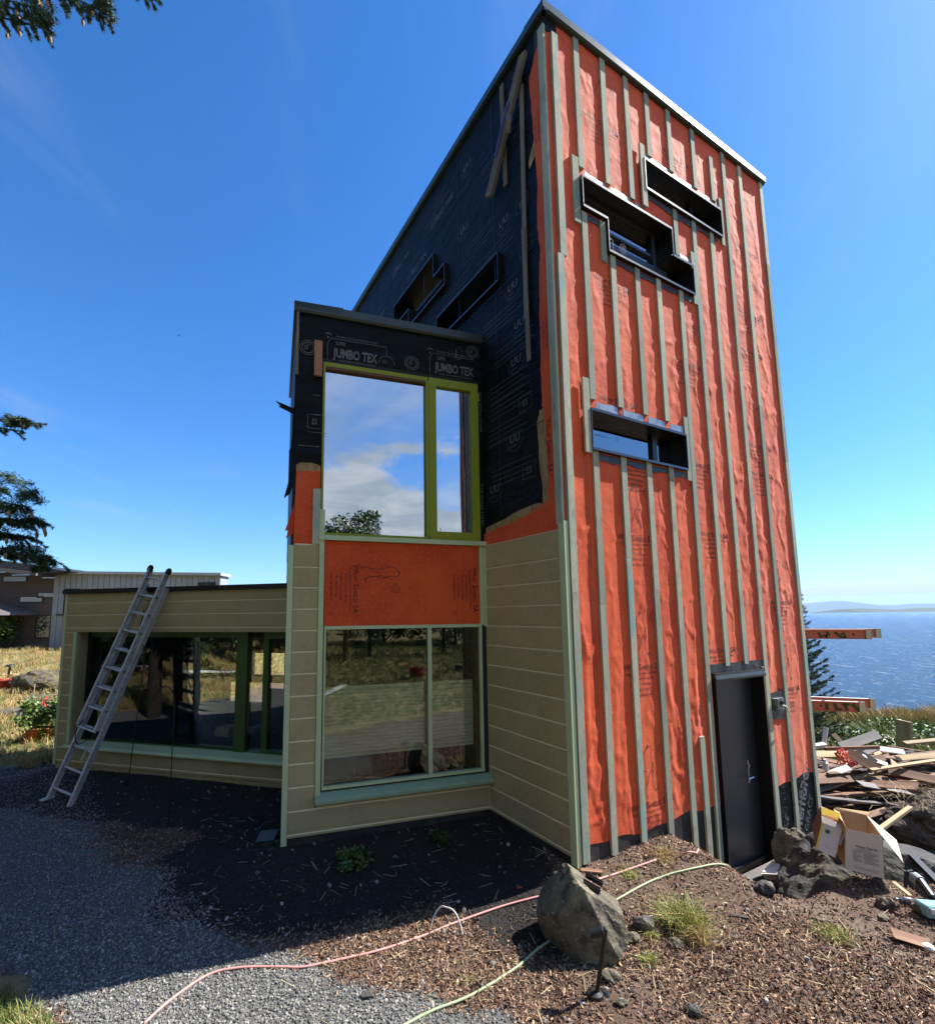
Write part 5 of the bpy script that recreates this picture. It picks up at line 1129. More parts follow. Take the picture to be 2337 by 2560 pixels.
# weeds and tufts that can be told apart
def weed(px, py, n, r, h, lab, kind='leaf', mat=m_leaf, w=.004, z=.55):
    p = onground(px, py, z)
    if kind == 'leaf':
        q = cloud((p.x, p.y, p.z+h*.5), (r, r*.8, h*.75), n); q[:, 2] = np.maximum(q[:, 2], p.z+.01)
        o = leafmesh('weed_plant', q, .05, mat, None, asp=.45); 
    else:
        q = np.stack([p.x+rng.normal(size=n)*r*.45, p.y+rng.normal(size=n)*r*.45, np.full(n, p.z-.005)], 1); q[:, 2] = hgt(q[:, 0], q[:, 1])-.004
        mi = (rng.random(n) < .25).astype(int); o = blades('grass_tuft', q, h, w, [mat, m_straw], .9, mi=mi)
    return tag(o, lab, 'plant')
weed(872, 2163, 520, .19, .10, 'broad-leaved green weed in the shade below the bay window')
weed(1095, 2108, 240, .13, .10, 'small shaded weed close to the bay sill corner', mat=m_leafd)
weed(1708, 2318, 900, .15, .15, 'bright green grassy tuft in the middle of the mulch', 'grass', m_gblade, .0022)
weed(1742, 2352, 420, .10, .12, 'greyish dry tuft tangled beside the bright green one', 'grass', m_straw, .0016)
weed(1622, 2336, 260, .06, .04, 'low green sprout behind the pointed boulder', 'grass', m_gblade, .002)
weed(1622, 2400, 420, .075, .035, 'mossy green cushion right of the spotlight', 'grass', m_gblade, .002)
weed(1572, 2188, 420, .09, .035, 'green moss patch beside the pink hose', 'grass', m_gblade, .0018)
weed(2080, 2335, 700, .16, .035, 'spreading low green mat right of the middle of the mulch', 'grass', m_gblade, .0018)
weed(1660, 2140, 420, .12, .05, 'pale dry weeds on the mound by the wall', 'grass', m_straw, .0018)
weed(1945, 2215, 60, .06, .05, 'yellow-green sprig among the papers by the door', mat=m_leafy, z=.4)
weed(1180, 2455, 50, .07, .03, 'tiny yellow-green sprig between gravel and mulch', 'grass', m_gblade, .0018)
weed(905, 2405, 70, .10, .03, 'thin grass sprig at the shadow edge of the gravel', 'grass', m_straw, .0018)

# hoses ---------------------------------------------------------------
def hose(name, pts, r, mat, lab, z=.55):
    P = [onground(px, py, z)+Vector((0, 0, r*1.0)) for px, py in pts]
    P = smooth(P, 8)
    for q in P: q.z = max(q.z, H(q.x, q.y)+r*.8)
    return tag(MB().tube(P, r, 8).build(name, mat, smooth=True), lab, 'hose')
hose('hose', [(360, 2562), (430, 2500), (520, 2440), (600, 2422), (700, 2420), (760, 2420), (850, 2402), (950, 2378), (1050, 2345), (1150, 2305), (1250, 2270), (1330, 2248), (1400, 2232), (1470, 2210), (1560, 2180), (1640, 2152)], .0085, m_pink, 'pink hose winding from the foreground gravel up to the tower wall')
hose('hose', [(1700, 2140), (1740, 2136), (1785, 2141)], .0085, m_pink, 'short visible end of pink hose on the mound by the door')
hose('hose', [(1000, 2572), (1080, 2530), (1180, 2490), (1290, 2422), (1345, 2375), (1430, 2320), (1548, 2248), (1640, 2200), (1740, 2172), (1810, 2165), (1848, 2180), (1872, 2200)], .0085, m_greenhose, 'pale green hose passing behind the pointed boulder')
a = onground(1075, 2322); b = onground(1157, 2340); k1 = at(1100, 2268, Y=a.y+.03); k2 = at(1135, 2278, Y=b.y+.02)
tag(MB().tube(smooth([a, a*.5+k1*.5+Vector((-.01, 0, .01)), k1, k1*.5+k2*.5+Vector((0, 0, .012)), k2, k2*.5+b*.5+Vector((.01, 0, .005)), b], 6), .0055, 8).build('bent_strap', m_white, smooth=True), 'white bent plastic strap arching over the pink hose', 'strap')
# bits on the ground
def plate(name, px, py, sx, sy, t, yaw, mat, lab, cat, dz=0, tilt=(0, 0), z=.55, grp=None, pc=None):
    p = pc if pc is not None else onground(px, py, z); mb = MB(); fr = Fr((0, 0), R(90), (0, -1)); mb.box(fr, -sx/2, sx/2, -sy/2, sy/2, -t/2, t/2)
    o = mb.build(name, mat); o.location = (p.x, p.y, p.z+t/2+dz); o.rotation_euler = (R(tilt[0]), R(tilt[1]), R(yaw)); return tag(o, lab, cat, grp)
plate('shingle', 2277, 2358, .20, .11, .006, -28, m_brownwood, 'brown cedar shingle lying tilted in the mulch at the right', 'shingle', .03, (8, 6))
tag(MB().lathe(onground(2318, 2372)+Vector((0, 0, 0)), [(0, 0), (.035, 0), (.04, .015), (.03, .03), (0, .032)], 14).build('lid', m_white), 'small white round lid beside the cedar shingle', 'lid')
plate('stone_slab', 918, 2492, .07, .045, .02, 10, m_drock, 'small dark square slab on the sunny gravel', 'stone', .0)
plate('paint_tag', 1455, 2510, .03, .012, .01, 5, m_white, 'tiny cream block next to the spotlight base', 'block')
plate('membrane_scrap', 1298, 2222, .045, .02, .002, 20, m_wrap, 'orange scrap of membrane on the mulch near the corner shadow', 'scrap', .01)
plate('membrane_scrap', 228, 2140, .04, .03, .002, 60, m_red, 'red scrap lying in the shaded mulch on the left', 'scrap', .01)
plate('plastic_label', 1628, 2305, .03, .004, .035, 15, m_white, 'pale plant label stuck beside the dark stone', 'label', .01)
plate('slate_strip', 1848, 2292, .12, .03, .006, -18, m_drock, 'thin grey slate strip lying right of the green tuft', 'slate', .004)
plate('bark_slab', 1478, 2180, .18, .05, .012, -12, m_brownwood, 'flat brown bark slab at the tip of the house shadow', 'bark', .004)
# boards at the door
mb = MB(); q = F.p(2.35, .28, 0)
for k, (s0, s1, d0, lab) in enumerate([(2.0, 3.25, .10, 'grey decking board lying along the door threshold'), (1.85, 3.05, .24, 'second grey decking board, outside the one at the threshold')]):
    zb = -.05+.035*k*0; fr = F; mb = MB(); mb.box(F, s0, s1, d0, d0+.12, -.03-.02*k, .0-.02*k); tag(mb.build('deck_board', m_greywood), lab, 'board', 'boards at the tower door')
def sheet(name, pts3, mat, lab, cat, t=.003, grp=None, bl=None):
    n = len(pts3); P = [Vector(p) for p in pts3]; nr = (P[1]-P[0]).cross(P[-1]-P[0]).normalized()*t
    mb = MB(); mb.add(P+[p+nr for p in P], [tuple(range(n)), tuple(range(n, 2*n))[::-1]]+[(i, n+i, n+(i+1) % n, (i+1) % n) for i in range(n)]); return tag(mb.build(name, mat), lab, cat, grp)
def pp(px, py, z): p = at(px, py, z=z); return (p.x, p.y, z)
sheet('paper_sheet', [pp(1905, 2178, .14), pp(1930, 2152, .16), pp(1958, 2158, .17), pp(1935, 2186, .13)], m_white, 'crumpled white paper lying nearest the door boards', 'paper')
pk = thing('carton', 'small torn white carton in front of the doorstep', 'carton', pp(1930, 2200, .12))
for k, P4 in enumerate([[pp(1902, 2184, .16), pp(1950, 2186, .16), pp(1938, 2200, .08), pp(1912, 2198, .08)], [pp(1950, 2186, .16), pp(1965, 2172, .20), pp(1952, 2196, .08), pp(1938, 2200, .08)]]):
    n = 4; P = [Vector(p) for p in P4]; mb = MB(); mb.add(P+[p+Vector((0, .004, .002)) for p in P], [(0, 1, 2, 3), (7, 6, 5, 4), (0, 4, 5, 1), (1, 5, 6, 2), (2, 6, 7, 3), (3, 7, 4, 0)]); mb.build('flap', m_white, pk)

# cardboard boxes on the boulder --------------------------------------
def cbox(px, Y, corners, depthv, name, lab, t=.004):
    pass
OB = 5.05
def q3(px, py, Y): return at(px, py, Y=Y*.93)
ob = thing('cardboard_box', 'open white cardboard box with raised flaps on the large boulder', 'box', q3(2160, 2190, 4.95))
A = q3(2112, 2172, 4.84); Bq = q3(2209, 2197, 4.66); Aup = q3(2113, 2071, 4.90); Bup = q3(2204, 2090, 4.72)
dv = Vector((.14, .30, .05)); 
def quadplate(P4, t=.004):
    P = [Vector(p) for p in P4]; n = (P[1]-P[0]).cross(P[3]-P[0]).normalized()*t; mb = MB(); mb.add(P+[p+n for p in P], [(0, 1, 2, 3), (7, 6, 5, 4), (0, 4, 5, 1), (1, 5, 6, 2), (2, 6, 7, 3), (3, 7, 4, 0)]); return mb
quadplate([A, Bq, Bup, Aup]).build('front_panel', m_cardw, ob); quadplate([A+dv, Bq+dv, Bup+dv, Aup+dv]).build('back_panel', m_card, ob)
quadplate([A, A+dv, Aup+dv, Aup]).build('side_panel', m_card, ob); quadplate([Bq, Bq+dv, Bup+dv, Bup]).build('side_panel', m_card, ob); quadplate([A, Bq, Bq+dv, A+dv]).build('bottom', m_card, ob)
quadplate([Aup+dv, Bup+dv, q3(2177, 2031, 5.06), q3(2088, 2019, 5.22)]).build('flap', m_card, ob)
quadplate([Bup, Bup+dv, q3(2240, 2100, 5.0), q3(2257, 2156, 4.72)]).build('flap', m_cardw, ob)
quadplate([Aup, Aup+dv, q3(2096, 2030, 5.18), q3(2104, 2052, 4.94)]).build('flap', m_card, ob)
def plane_letters(O, ex, up, items, s, z, name, mat, parent, sz=1):
    h = math.atan2(ex.x, ex.y); vs = []; 
    ex = ex.normalized(); nn = ex.cross(up).normalized(); up = nn.cross(ex).normalized()
    base = Fr((0, 0), R(90), (0, -1)); o = letters(base, items, 0, 0, name, mat, parent, d=.0, sz=sz); me = o.data
    for v_ in me.vertices:
        a_, b_ = v_.co.x, v_.co.z; v_.co = O + ex*(s+a_) + up*(z+b_) + nn*.012
    return o
ex = (Bq-A); upv = (Aup-A)
for flip in (1,):
    items = [('Home Depot', .030, .12, .215, 0, .012), ('Large Box', .022, .13, .188, 0, .004)]
    items = [('Home Search', .034, .10, .215, 0, .012), ('Custom Window Blinds', .016, .10, .192, 0, .003)]
def ruled(x0, x1, z0, z1, n, w=.0016): return [('LINE', [(x0, z0+(z1-z0)*i/(n-1)), (x1-(.03 if i % 3 == 2 else 0), z0+(z1-z0)*i/(n-1))], w) for i in range(n)]
wbx = ex.length
plane_letters(A, ex, upv, [('Home Search', .026, wbx*.34, .195, 0, .015)], 0, 0, 'printed_lettering', m_ink, ob)
plane_letters(A, ex, upv, ruled(.06, wbx*.48, .085, .165, 8, .004)+ruled(wbx*.53, wbx*.92, .085, .165, 8, .004)+ruled(wbx*.36, wbx*.75, .176, .184, 2, .003)+ruled(.06, wbx*.9, .03, .042, 2, .003), 0, 0, 'printed_text_block', m_inkg, ob)
yb = thing('cardboard_box', 'yellow and white printed cardboard box leaning left of the open one', 'box', q3(2060, 2110, 5.0))
a0 = q3(2038, 2122, 5.0); a1 = q3(2086, 2144, 4.90); a2 = q3(2104, 2075, 4.96); a3 = q3(2054, 2057, 5.06); dv2 = Vector((-.02, .16, .13))
quadplate([a0, a1, a2, a3]).build('front_panel', m_cardw, yb); b3 = q3(2050, 2016, 5.16); b2 = q3(2097, 2034, 5.12)
quadplate([a3, a2, b2, b3]).build('top_panel', m_cardw, yb); dv3 = b3-a3
quadplate([a0, a3, b3, q3(2030, 2066, 5.18)]).build('side_panel', m_brownwood, yb)
quadplate([a1, a1+(b2-a2)*.9, b2, a2]).build('side_panel', m_cardy, yb)
quadplate([a0+(a1-a0)*-.02, a0+(a1-a0)*.07, a3+(a2-a3)*.07, a3+(a2-a3)*-.02], .006).build('edge_band', m_cardy, yb)
u1 = (a2-a3); u2 = (b3-a3)
quadplate([a3+u1*.03+u2*.48, a3+u1*.97+u2*.48, a3+u1*.97+u2*.97, a3+u1*.03+u2*.97], .006).build('yellow_print', m_cardy, yb)
plane_letters(a3, u1, u2, [('LINE', [(.01+.0, .05+.016*i), (.17-.02*(i % 2), .05+.016*i)], .005) for i in range(3)], 0, 0, 'printed_text_block', m_red, yb)
w1 = (a1-a0); w2 = (a3-a0)
plane_letters(a0, w1, w2, [('LINE', [(.03, .06), (.10, .05), (.14, .08), (.14, .2)], .003)], 0, 0, 'printed_line', m_inkg, yb)
plane_letters(a0, w1, w2, [('LINE', [(.05, .17), (.05, .20)], .03)], 0, 0, 'printed_mark', m_dgreen, yb)
plane_letters(a0, w1, w2, [('LINE', [(.15, .12), (.155, .22)], .018)], 0, 0, 'printed_mark', m_inkg, yb)

# tools at the right edge ----------------------------------------------
tl = thing('power_tool', 'black and teal cordless tool with a long grip at the right edge', 'power tool', q3(2310, 2240, 4.35))
a = q3(2274, 2186, 4.62); b = q3(2300, 2205, 4.52); c = q3(2330, 2245, 4.36)
MB().tube([a, a*.6+b*.4, b], [.02, .045, .042], 14).build('motor_housing', M('grey_green_plastic', (.25, .31, .31), .5), tl)
MB().tube([b, c], [.036, .030], 12).build('grip', m_tool, tl)
q = q3(2325, 2268, 4.3); mb = MB(); mb.box(Fr((q.x, q.y), R(100), (0, -1)), -.07, .12, -.06, .06, q.z-.06, q.z+.03); mb.build('battery', m_teal, tl, bevel=.012)
MB().box(Fr((q.x, q.y), R(100), (0, -1)), -.05, .10, .061, .066, q.z-.02, q.z+.015).build('label_plate', m_white, tl)
mb = MB(); mb.tube([a, a+Vector((-.05, .02, .03))], [.012, .004], 8); mb.build('nozzle', m_tool, tl)
lv = thing('metal_bar', 'long black slotted metal bar lying behind the teal tool', 'metal bar', q3(2310, 2170, 4.8))
a = q3(2278, 2140, 4.95); b = q3(2352, 2215, 4.55); MB().beam(a, b, .05, .04).build('bar', m_black, lv); MB().beam(a+Vector((.02, -.05, -.02)), b+Vector((.02, -.05, -.02)), .02, .01).build('edge_strip', m_steel, lv)
a = q3(2262, 2218, 4.5); tag(MB().tube([a, a+Vector((.035, 0, .12)), a+Vector((.07, .0, .125))], .012, 8).build('hex_key', m_iron), 'bent dark hook handle standing on the boulder edge', 'handle')
plate('plastic_tube', 2258, 2252, .12, .022, .02, -4, m_white, 'white plastic tube lying at the boulder foot', 'tube', .0, z=.35)
a = q3(2232, 2205, 4.5); b = q3(2275, 2240, 4.36); tag(MB().beam(a, b, .03, .01).build('splinter', m_palewood), 'pale wood splinter on the flank of the large boulder', 'wood splinter')

# ------------------------------------------------------------------ lumber pile behind the tower
pile_c = [0]
def plank(a, b, w, t, mat, lab, cat='board', grp=None, roll=0, name='plank'):
    a, b = Vector(a), Vector(b); L_ = (b-a).length; mb = MB(); fr = Fr((0, 0), R(90), (0, -1)); mb.box(fr, -L_/2, L_/2, -w/2, w/2, -t/2, t/2); o = mb.build(name, mat)
    d = (b-a).normalized(); o.location = (a+b)/2
    rot = d.to_track_quat('X', 'Z').to_matrix().to_4x4() @ Matrix.Rotation(roll, 4, 'X'); o.rotation_euler = rot.to_euler(); return tag(o, lab, cat, grp)
SP = [((2100, 1868, 8.0), (2195, 1835, 8.3), .14, .02, m_greywood, 'dark grey board sticking up highest across the lumber pile', .9), ((2118, 1880, 7.9), (2195, 1925, 7.6), .15, .02, m_brownwood, 'wide brown board sloping down the middle of the lumber pile', .7),
      ((2060, 1872, 8.0), (2195, 1868, 8.0), .05, .05, m_brownwood, 'reddish beam lying level across the top of the pile', 0), ((2035, 1990, 7.4), (2337, 1978, 7.5), .09, .04, m_brownwood, 'lowest long brown beam at the front of the pile', 0),
      ((2040, 1978, 7.5), (2200, 1925, 7.7), .06, .03, m_palewood, 'thin pale lath slanting up from the tower to the pile centre', .3), ((2038, 1940, 7.6), (2100, 1922, 7.7), .05, .02, m_palewood, 'short bright lath next to the tower corner', .4),
      ((2082, 1932, 7.65), (2122, 1918, 7.65), .10, .02, m_whitewood, 'short white board end near the orange net', .6), ((2218, 1924, 7.7), (2345, 1952, 7.4), .15, .025, m_brownwood, 'broad tan board sloping to the right edge', .6),
      ((2240, 1896, 7.9), (2345, 1888, 7.9), .09, .02, m_palewood, 'bright cream board on the right of the pile', .7), ((2260, 1858, 8.3), (2345, 1850, 8.3), .08, .03, m_palewood, 'long fresh batten at the back right of the pile', .3),
      ((2140, 1875, 7.9), (2190, 1905, 7.7), .07, .02, m_greywood, 'dark thin board over the pile middle', .7), ((2155, 1890, 7.8), (2218, 1912, 7.7), .07, .015, m_whitewood, 'curved white strip over the pile middle', .7),
      ((2082, 1835, 8.4), (2108, 1862, 8.2), .07, .02, m_palewood, 'short light batten standing out at the pile back', .5), ((2058, 1862, 8.2), (2064, 1818, 8.3), .06, .03, m_whitewood, 'white painted trim piece standing upright by the tower', .2),
      ((2030, 1866, 8.15), (2062, 1862, 8.15), .08, .05, m_whitewood, 'white painted trim block at the foot of the upright white piece', .2), ((2175, 1925, 7.6), (2345, 1900, 7.7), .05, .03, m_palewood, 'narrow pale batten rising to the right edge', .3),
      ((2190, 1870, 8.0), (2260, 1880, 7.9), .09, .012, m_whitewood, 'white split board lying flat on the pile', .8), ((2225, 1905, 7.75), (2252, 1925, 7.75), .14, .015, m_palewood, 'small cream offcut propped on the pile', .9)]
for (ax_, ay, aY), (bx_, by_, bY), w, t, mt_, lab, roll in SP:
    plank(at(ax_, ay, Y=aY), at(bx_, by_, Y=bY), w, t, mt_, lab, roll=roll)
KN = [(m_brownwood, 'brown weathered board tangled in the lumber pile behind the tower', 'brown scrap boards in the pile'), (m_greywood, 'dark grey scrap board tangled in the lumber pile behind the tower', 'dark scrap boards in the pile'), (m_palewood, 'pale scrap batten tangled in the lumber pile behind the tower', 'pale scrap battens in the pile')]
random.seed(11)
for i in range(210):
    k = random.choices([0, 1, 2], [7, 3, 1.0])[0]; Yc = random.uniform(7.25, 9.4); px = random.uniform(2010, 2400)
    X_ = (px-CX)/FPX*Yc; z0 = float(hgt(X_, Yc)); hmax = (.75-.18*abs(Yc-8.4)); z = z0+.03+hmax*random.random()**.9
    L_ = random.choice([.5, .9, 1.4, 2.0, 2.6]); yaw = random.gauss(0.05, .35) if random.random() < .75 else random.uniform(-1.3, 1.3); pit = random.gauss(0, .09)
    dv_ = Vector((math.cos(yaw)*math.cos(pit), math.sin(yaw)*math.cos(pit), math.sin(pit)))*L_/2; c_ = Vector((X_, Yc, z))
    a, b = c_-dv_, c_+dv_
    if any(Fr.sd(F, p_)[0] < TW+.25 and Fr.sd(F, p_)[1] < .3 for p_ in (a, b)): continue
    w, t = random.choice([(.14, .018), (.09, .02), (.05, .03), (.19, .018)]); mt_, lab, grp = KN[k]
    q_ = random.gauss(0, .35); wl = 'wide' if w > .1 else ('thin' if w < .06 else 'narrow'); ll = 'long' if L_ > 1.2 else 'short'
    cn_ = ['brown', 'grey', 'pale'][k]; fb = 'at the front' if Yc < 7.7 else ('in the middle' if Yc < 8.6 else 'at the back'); lr = 'next to the tower' if px < 2120 else ('halfway along' if px < 2230 else 'towards the right edge'); hl_ = 'low' if z < z0+.2 else ('high' if z > z0+.42 else 'midway')
    plank(a, b, w, t, mt_, '%s %s %s board %s %s of the pile, %s' % (ll, wl, cn_, hl_, fb, lr), 'board', 'scrap boards in the lumber pile', roll=q_)
# orange net and a plastic bottle in the pile
c_ = at(2112, 1895, Y=7.85); nt = MB()
for i in range(9): pts = [c_+Vector((.13*math.cos(t+i)*random.uniform(.6, 1.1), .05*math.sin(2*t), .13*math.sin(t*1.1+i*.7)*random.uniform(.5, 1))) for t in np.linspace(0, 4.5, 9)]; nt.tube(smooth(pts, 3), .008, 5)
tag(nt.build('orange_net', M('orange_plastic_net', (.75, .10, .05), .5)), 'tangled orange-red netting caught in the pile left side', 'netting')
c_ = at(2062, 1912, Y=7.7); tag(MB().tube([c_-Vector((0, 0, .07)), c_+Vector((0, 0, .03)), c_+Vector((0, 0, .05)), c_+Vector((0, 0, .08))], [.04, .04, .02, .018], 12).build('bottle', m_white), 'whitish plastic bottle stuck in the pile by the tower', 'bottle')
# dirt mound with roots
p = at(2330, 2052, z=.0); dm = rock('dirt_mound', (p.x+.55, p.y+.25, -.12), (1.05, .36, .36), None, None, M('dark_root_soil', (.06, .042, .032), .95, noise=[(14, 8, (.12, .085, .06), .42, .65), (45, 4, (.22, .16, .10), .58, .72)], bump=[(18, 9, .06), (60, 6, .02)]), 61, .45, 5, 3, .8)
tag(dm, 'dark rooty mound of dug soil behind the cardboard boxes', 'soil mound')
q = np.array([[p.x+.55+rng.normal()*.5, p.y+.1+rng.normal()*.18, .1+rng.random()*.22] for i in range(500)]); tag(blades('dry_roots', q, .13, .003, m_strawi, 1.6), 'dry roots and stalks bristling from the soil mound', 'roots')
plank(at(2200, 2072, Y=5.9), at(2275, 2018, Y=6.2), .05, .03, m_palewood, 'pale stick leaning on the soil mound behind the open box')

# ------------------------------------------------------------------ orange ladders held beyond the tower
def hladder(pxn, pyn, Yn, pxf, pyf, Yf, lab, marks, letter):
    tip = at(pxn, pyn, Y=Yn); tipf = at(pxf, pyf, Y=Yf); d = Vector((-.955, .29, 0)).normalized()
    L0 = 2.35; t = thing('fibreglass_ladder', lab, 'ladder', tip)
    for k, q in enumerate((tip, tipf)):
        qq = q+d*L0; mb = MB(); mb.beam(q, qq, .006, .135); n_ = d.cross(Vector((0, 0, 1))).normalized(); sg = 1 if k else -1
        mb.beam(q+n_*.016*sg+Vector((0, 0, .0655)), qq+n_*.016*sg+Vector((0, 0, .0655)), .03, .005); mb.beam(q+n_*.016*sg-Vector((0, 0, .0655)), qq+n_*.016*sg-Vector((0, 0, .0655)), .03, .005)
        mb.build('rail', m_fibre, t); mb = MB(); mb.beam(q-d*.02, q+d*.05, .045, .148); mb.build('end_cap', m_steel, t); MB().beam(q-d*.021, q-d*.023, .024, .095).build('end_plug', m_black, t)
        MB().beam(q+Vector((0, 0, .0720))+d*.02, qq+Vector((0, 0, .0720)), .046, .004).build('rail_cap', m_whitewood, t)
    for i in range(6):
        c0 = tip+d*(.2+.305*i); MB().tube([c0, c0+(tipf-tip)], .016, 8).build('rung', m_alu, t)
        n_ = d.cross(Vector((0, 0, 1))).normalized(); n_ = -n_ if n_.y > 0 else n_
        MB().tube([c0+n_*.003, c0+n_*.009], .014, 8).build('rivet', m_iron, t)
    n_ = d.cross(Vector((0, 0, 1))).normalized(); n_ = -n_ if n_.y > 0 else n_
    o = plane_letters(tip+n_*.001, -d, Vector((0, 0, 1)), marks, 0, -.05, 'painted_marks', m_moss, t, sz=1.5)
    MB().box(Fr((F.p(TW, -1.0, 0).x, F.p(TW, -1.0, 0).y), uh, (F.N.x, F.N.y)), .002, .5, -.03, .03, tip.z-.10, tip.z-.055).build('bracket', m_oldwood, t)
MK1 = [('LINE', [(-.62, .05), (-.59, .0), (-.56, .03), (-.53, .0), (-.50, .06)], .022), ('LINE', [(-.42, .055), (-.36, .02), (-.31, .05), (-.30, .0)], .024), ('LINE', [(-.36, .005), (-.28, .0)], .02)]
MK2 = [('LINE', [(-.42, .06), (-.42, .0)], .022), ('LINE', [(-.33, .06), (-.30, .0), (-.25, .01)], .026), ('LINE', [(-.24, .055), (-.15, .055)], .02), ('LINE', [(-.21, .06), (-.19, .0)], .024), ('LINE', [(-.12, .06), (-.05, .0)], .03)]
MK1, MK2 = [[('LINE', [(x_/1.45, y_) for x_, y_ in q_[1]], q_[2]) for q_ in mk] for mk in (MK1, MK2)]
hladder(2172, 1586, 7.30, 2196, 1583, 7.75, 'orange fibreglass ladder jutting level past the tower, the upper of two', MK1, 'W')
hladder(2156, 1768, 7.10, 2182, 1759, 7.55, 'orange fibreglass ladder jutting level past the tower, the lower of two', MK2, 'E')

# ------------------------------------------------------------------ plants, pots on the left
def pot(px, py, r, h, mat, lab, z=.7, bowl=False):
    p = onground(px, py, z); t = thing('flower_pot', lab, 'flower pot', p)
    prof = [(r*.62, -.02), (r*.72, 0), (r, h), (r*1.06, h), (r*1.06, h+.03), (r*.93, h+.03), (r*.9, h-.02), (.01, h-.03)] if not bowl else [(r*.4, -.02), (r*.75, h*.35), (r, h), (r*1.03, h+.015), (r*.95, h+.01), (r*.9, h-.04), (.01, h-.05)]
    MB().lathe(p, prof, 20).build('pot', mat, t, smooth=True); return p, t
def geranium(px, py, r, h, lab, nf, z=.7, n=900):
    p, t = pot(px, py, r, h, m_terra, lab, z); q = cloud((p.x, p.y, p.z+h+.26), (.42, .34, .40), n, .3, 12)
    mi = (rng.random(n) < .35).astype(int); leafmesh('leaves', q, .055, [m_leaf, m_leafy], t, mi=mi, asp=.9)
    for i in range(nf):
        c = np.array([p.x+rng.uniform(-.28, .28), p.y-.1+rng.uniform(-.1, .1), p.z+h+.48+rng.uniform(-.08, .1)]); leafmesh('flower', c+rng.normal(size=(26, 3))*.022, .03, m_flower, t, asp=.9)
    return p
geranium(88, 1852, .16, .22, 'terracotta pot of geraniums with two red flower heads', 2)
geranium(125, 1845, .14, .18, 'terracotta pot of bushy green geraniums next to the wing corner', 0)
p, t = pot(18, 1722, .36, .26, m_redpot, 'wide red bowl planter on the dry hillside', .9, True); leafmesh('dry_plant', cloud((p.x, p.y, p.z+.32), (.35, .3, .12), 260), .06, m_straw, t)
p2 = onground(20, 1700, .9); g_ = thing('garden_lamp', 'small dark mushroom garden lamp above the red bowl', 'garden light', p2)
MB().tube([p2, p2+Vector((.04, 0, .42))], .03, 8).build('stem', m_iron, g_); MB().lathe(p2+Vector((.04, 0, .42)), [(.02, 0), (.13, .0), (.10, .05), (0, .07)], 14).build('shade', m_iron, g_)
p = onground(100, 1800, .8); q = cloud((p.x, p.y, p.z+.35), (.55, .35, .42), 1500, .2, 12); tag(leafmesh('silver_shrub', q, .05, M('silver_leaf', (.20, .25, .17), .7), asp=.3), 'silvery grey-green shrub between the pots and the mossy outcrop', 'shrub')
for i, (px0, py0, px1, py1) in enumerate([(75, 1850, 88, 1710), (80, 1830, 97, 1730), (90, 1830, 112, 1726), (70, 1855, 95, 1790), (138, 1790, 140, 1716)]):
    a = onground(px0, py0, .7); b = at(px1, py1, Y=a.y+.05)
    tag(MB().tube([a, b], .008, 6).build('plant_stake', m_strawi), ['pale cane leaning left in the geranium pot', 'middle pale cane in the geranium pot', 'pale cane leaning right over the geraniums', 'slanting cane low across the pot', 'thin cane close to the wing wall'][i], 'plant stake')
# shrub at far left
p = onground(-50, 1635, 1.2); bt_ = thing('shrub', 'bright green rounded shrub before the dark timber house', 'shrub', p)
MB().tube([p, p+Vector((0, 0, .8))], [.06, .03]).build('stem', m_bark, bt_); n = 3600; q = cloud((p.x, p.y, p.z+.85), (1.15, .9, 1.15), n, .5, 16)
leafmesh('foliage', q, .15, [m_leafy, m_leaf], bt_, mi=(rng.random(n) < .4).astype(int), asp=.4)

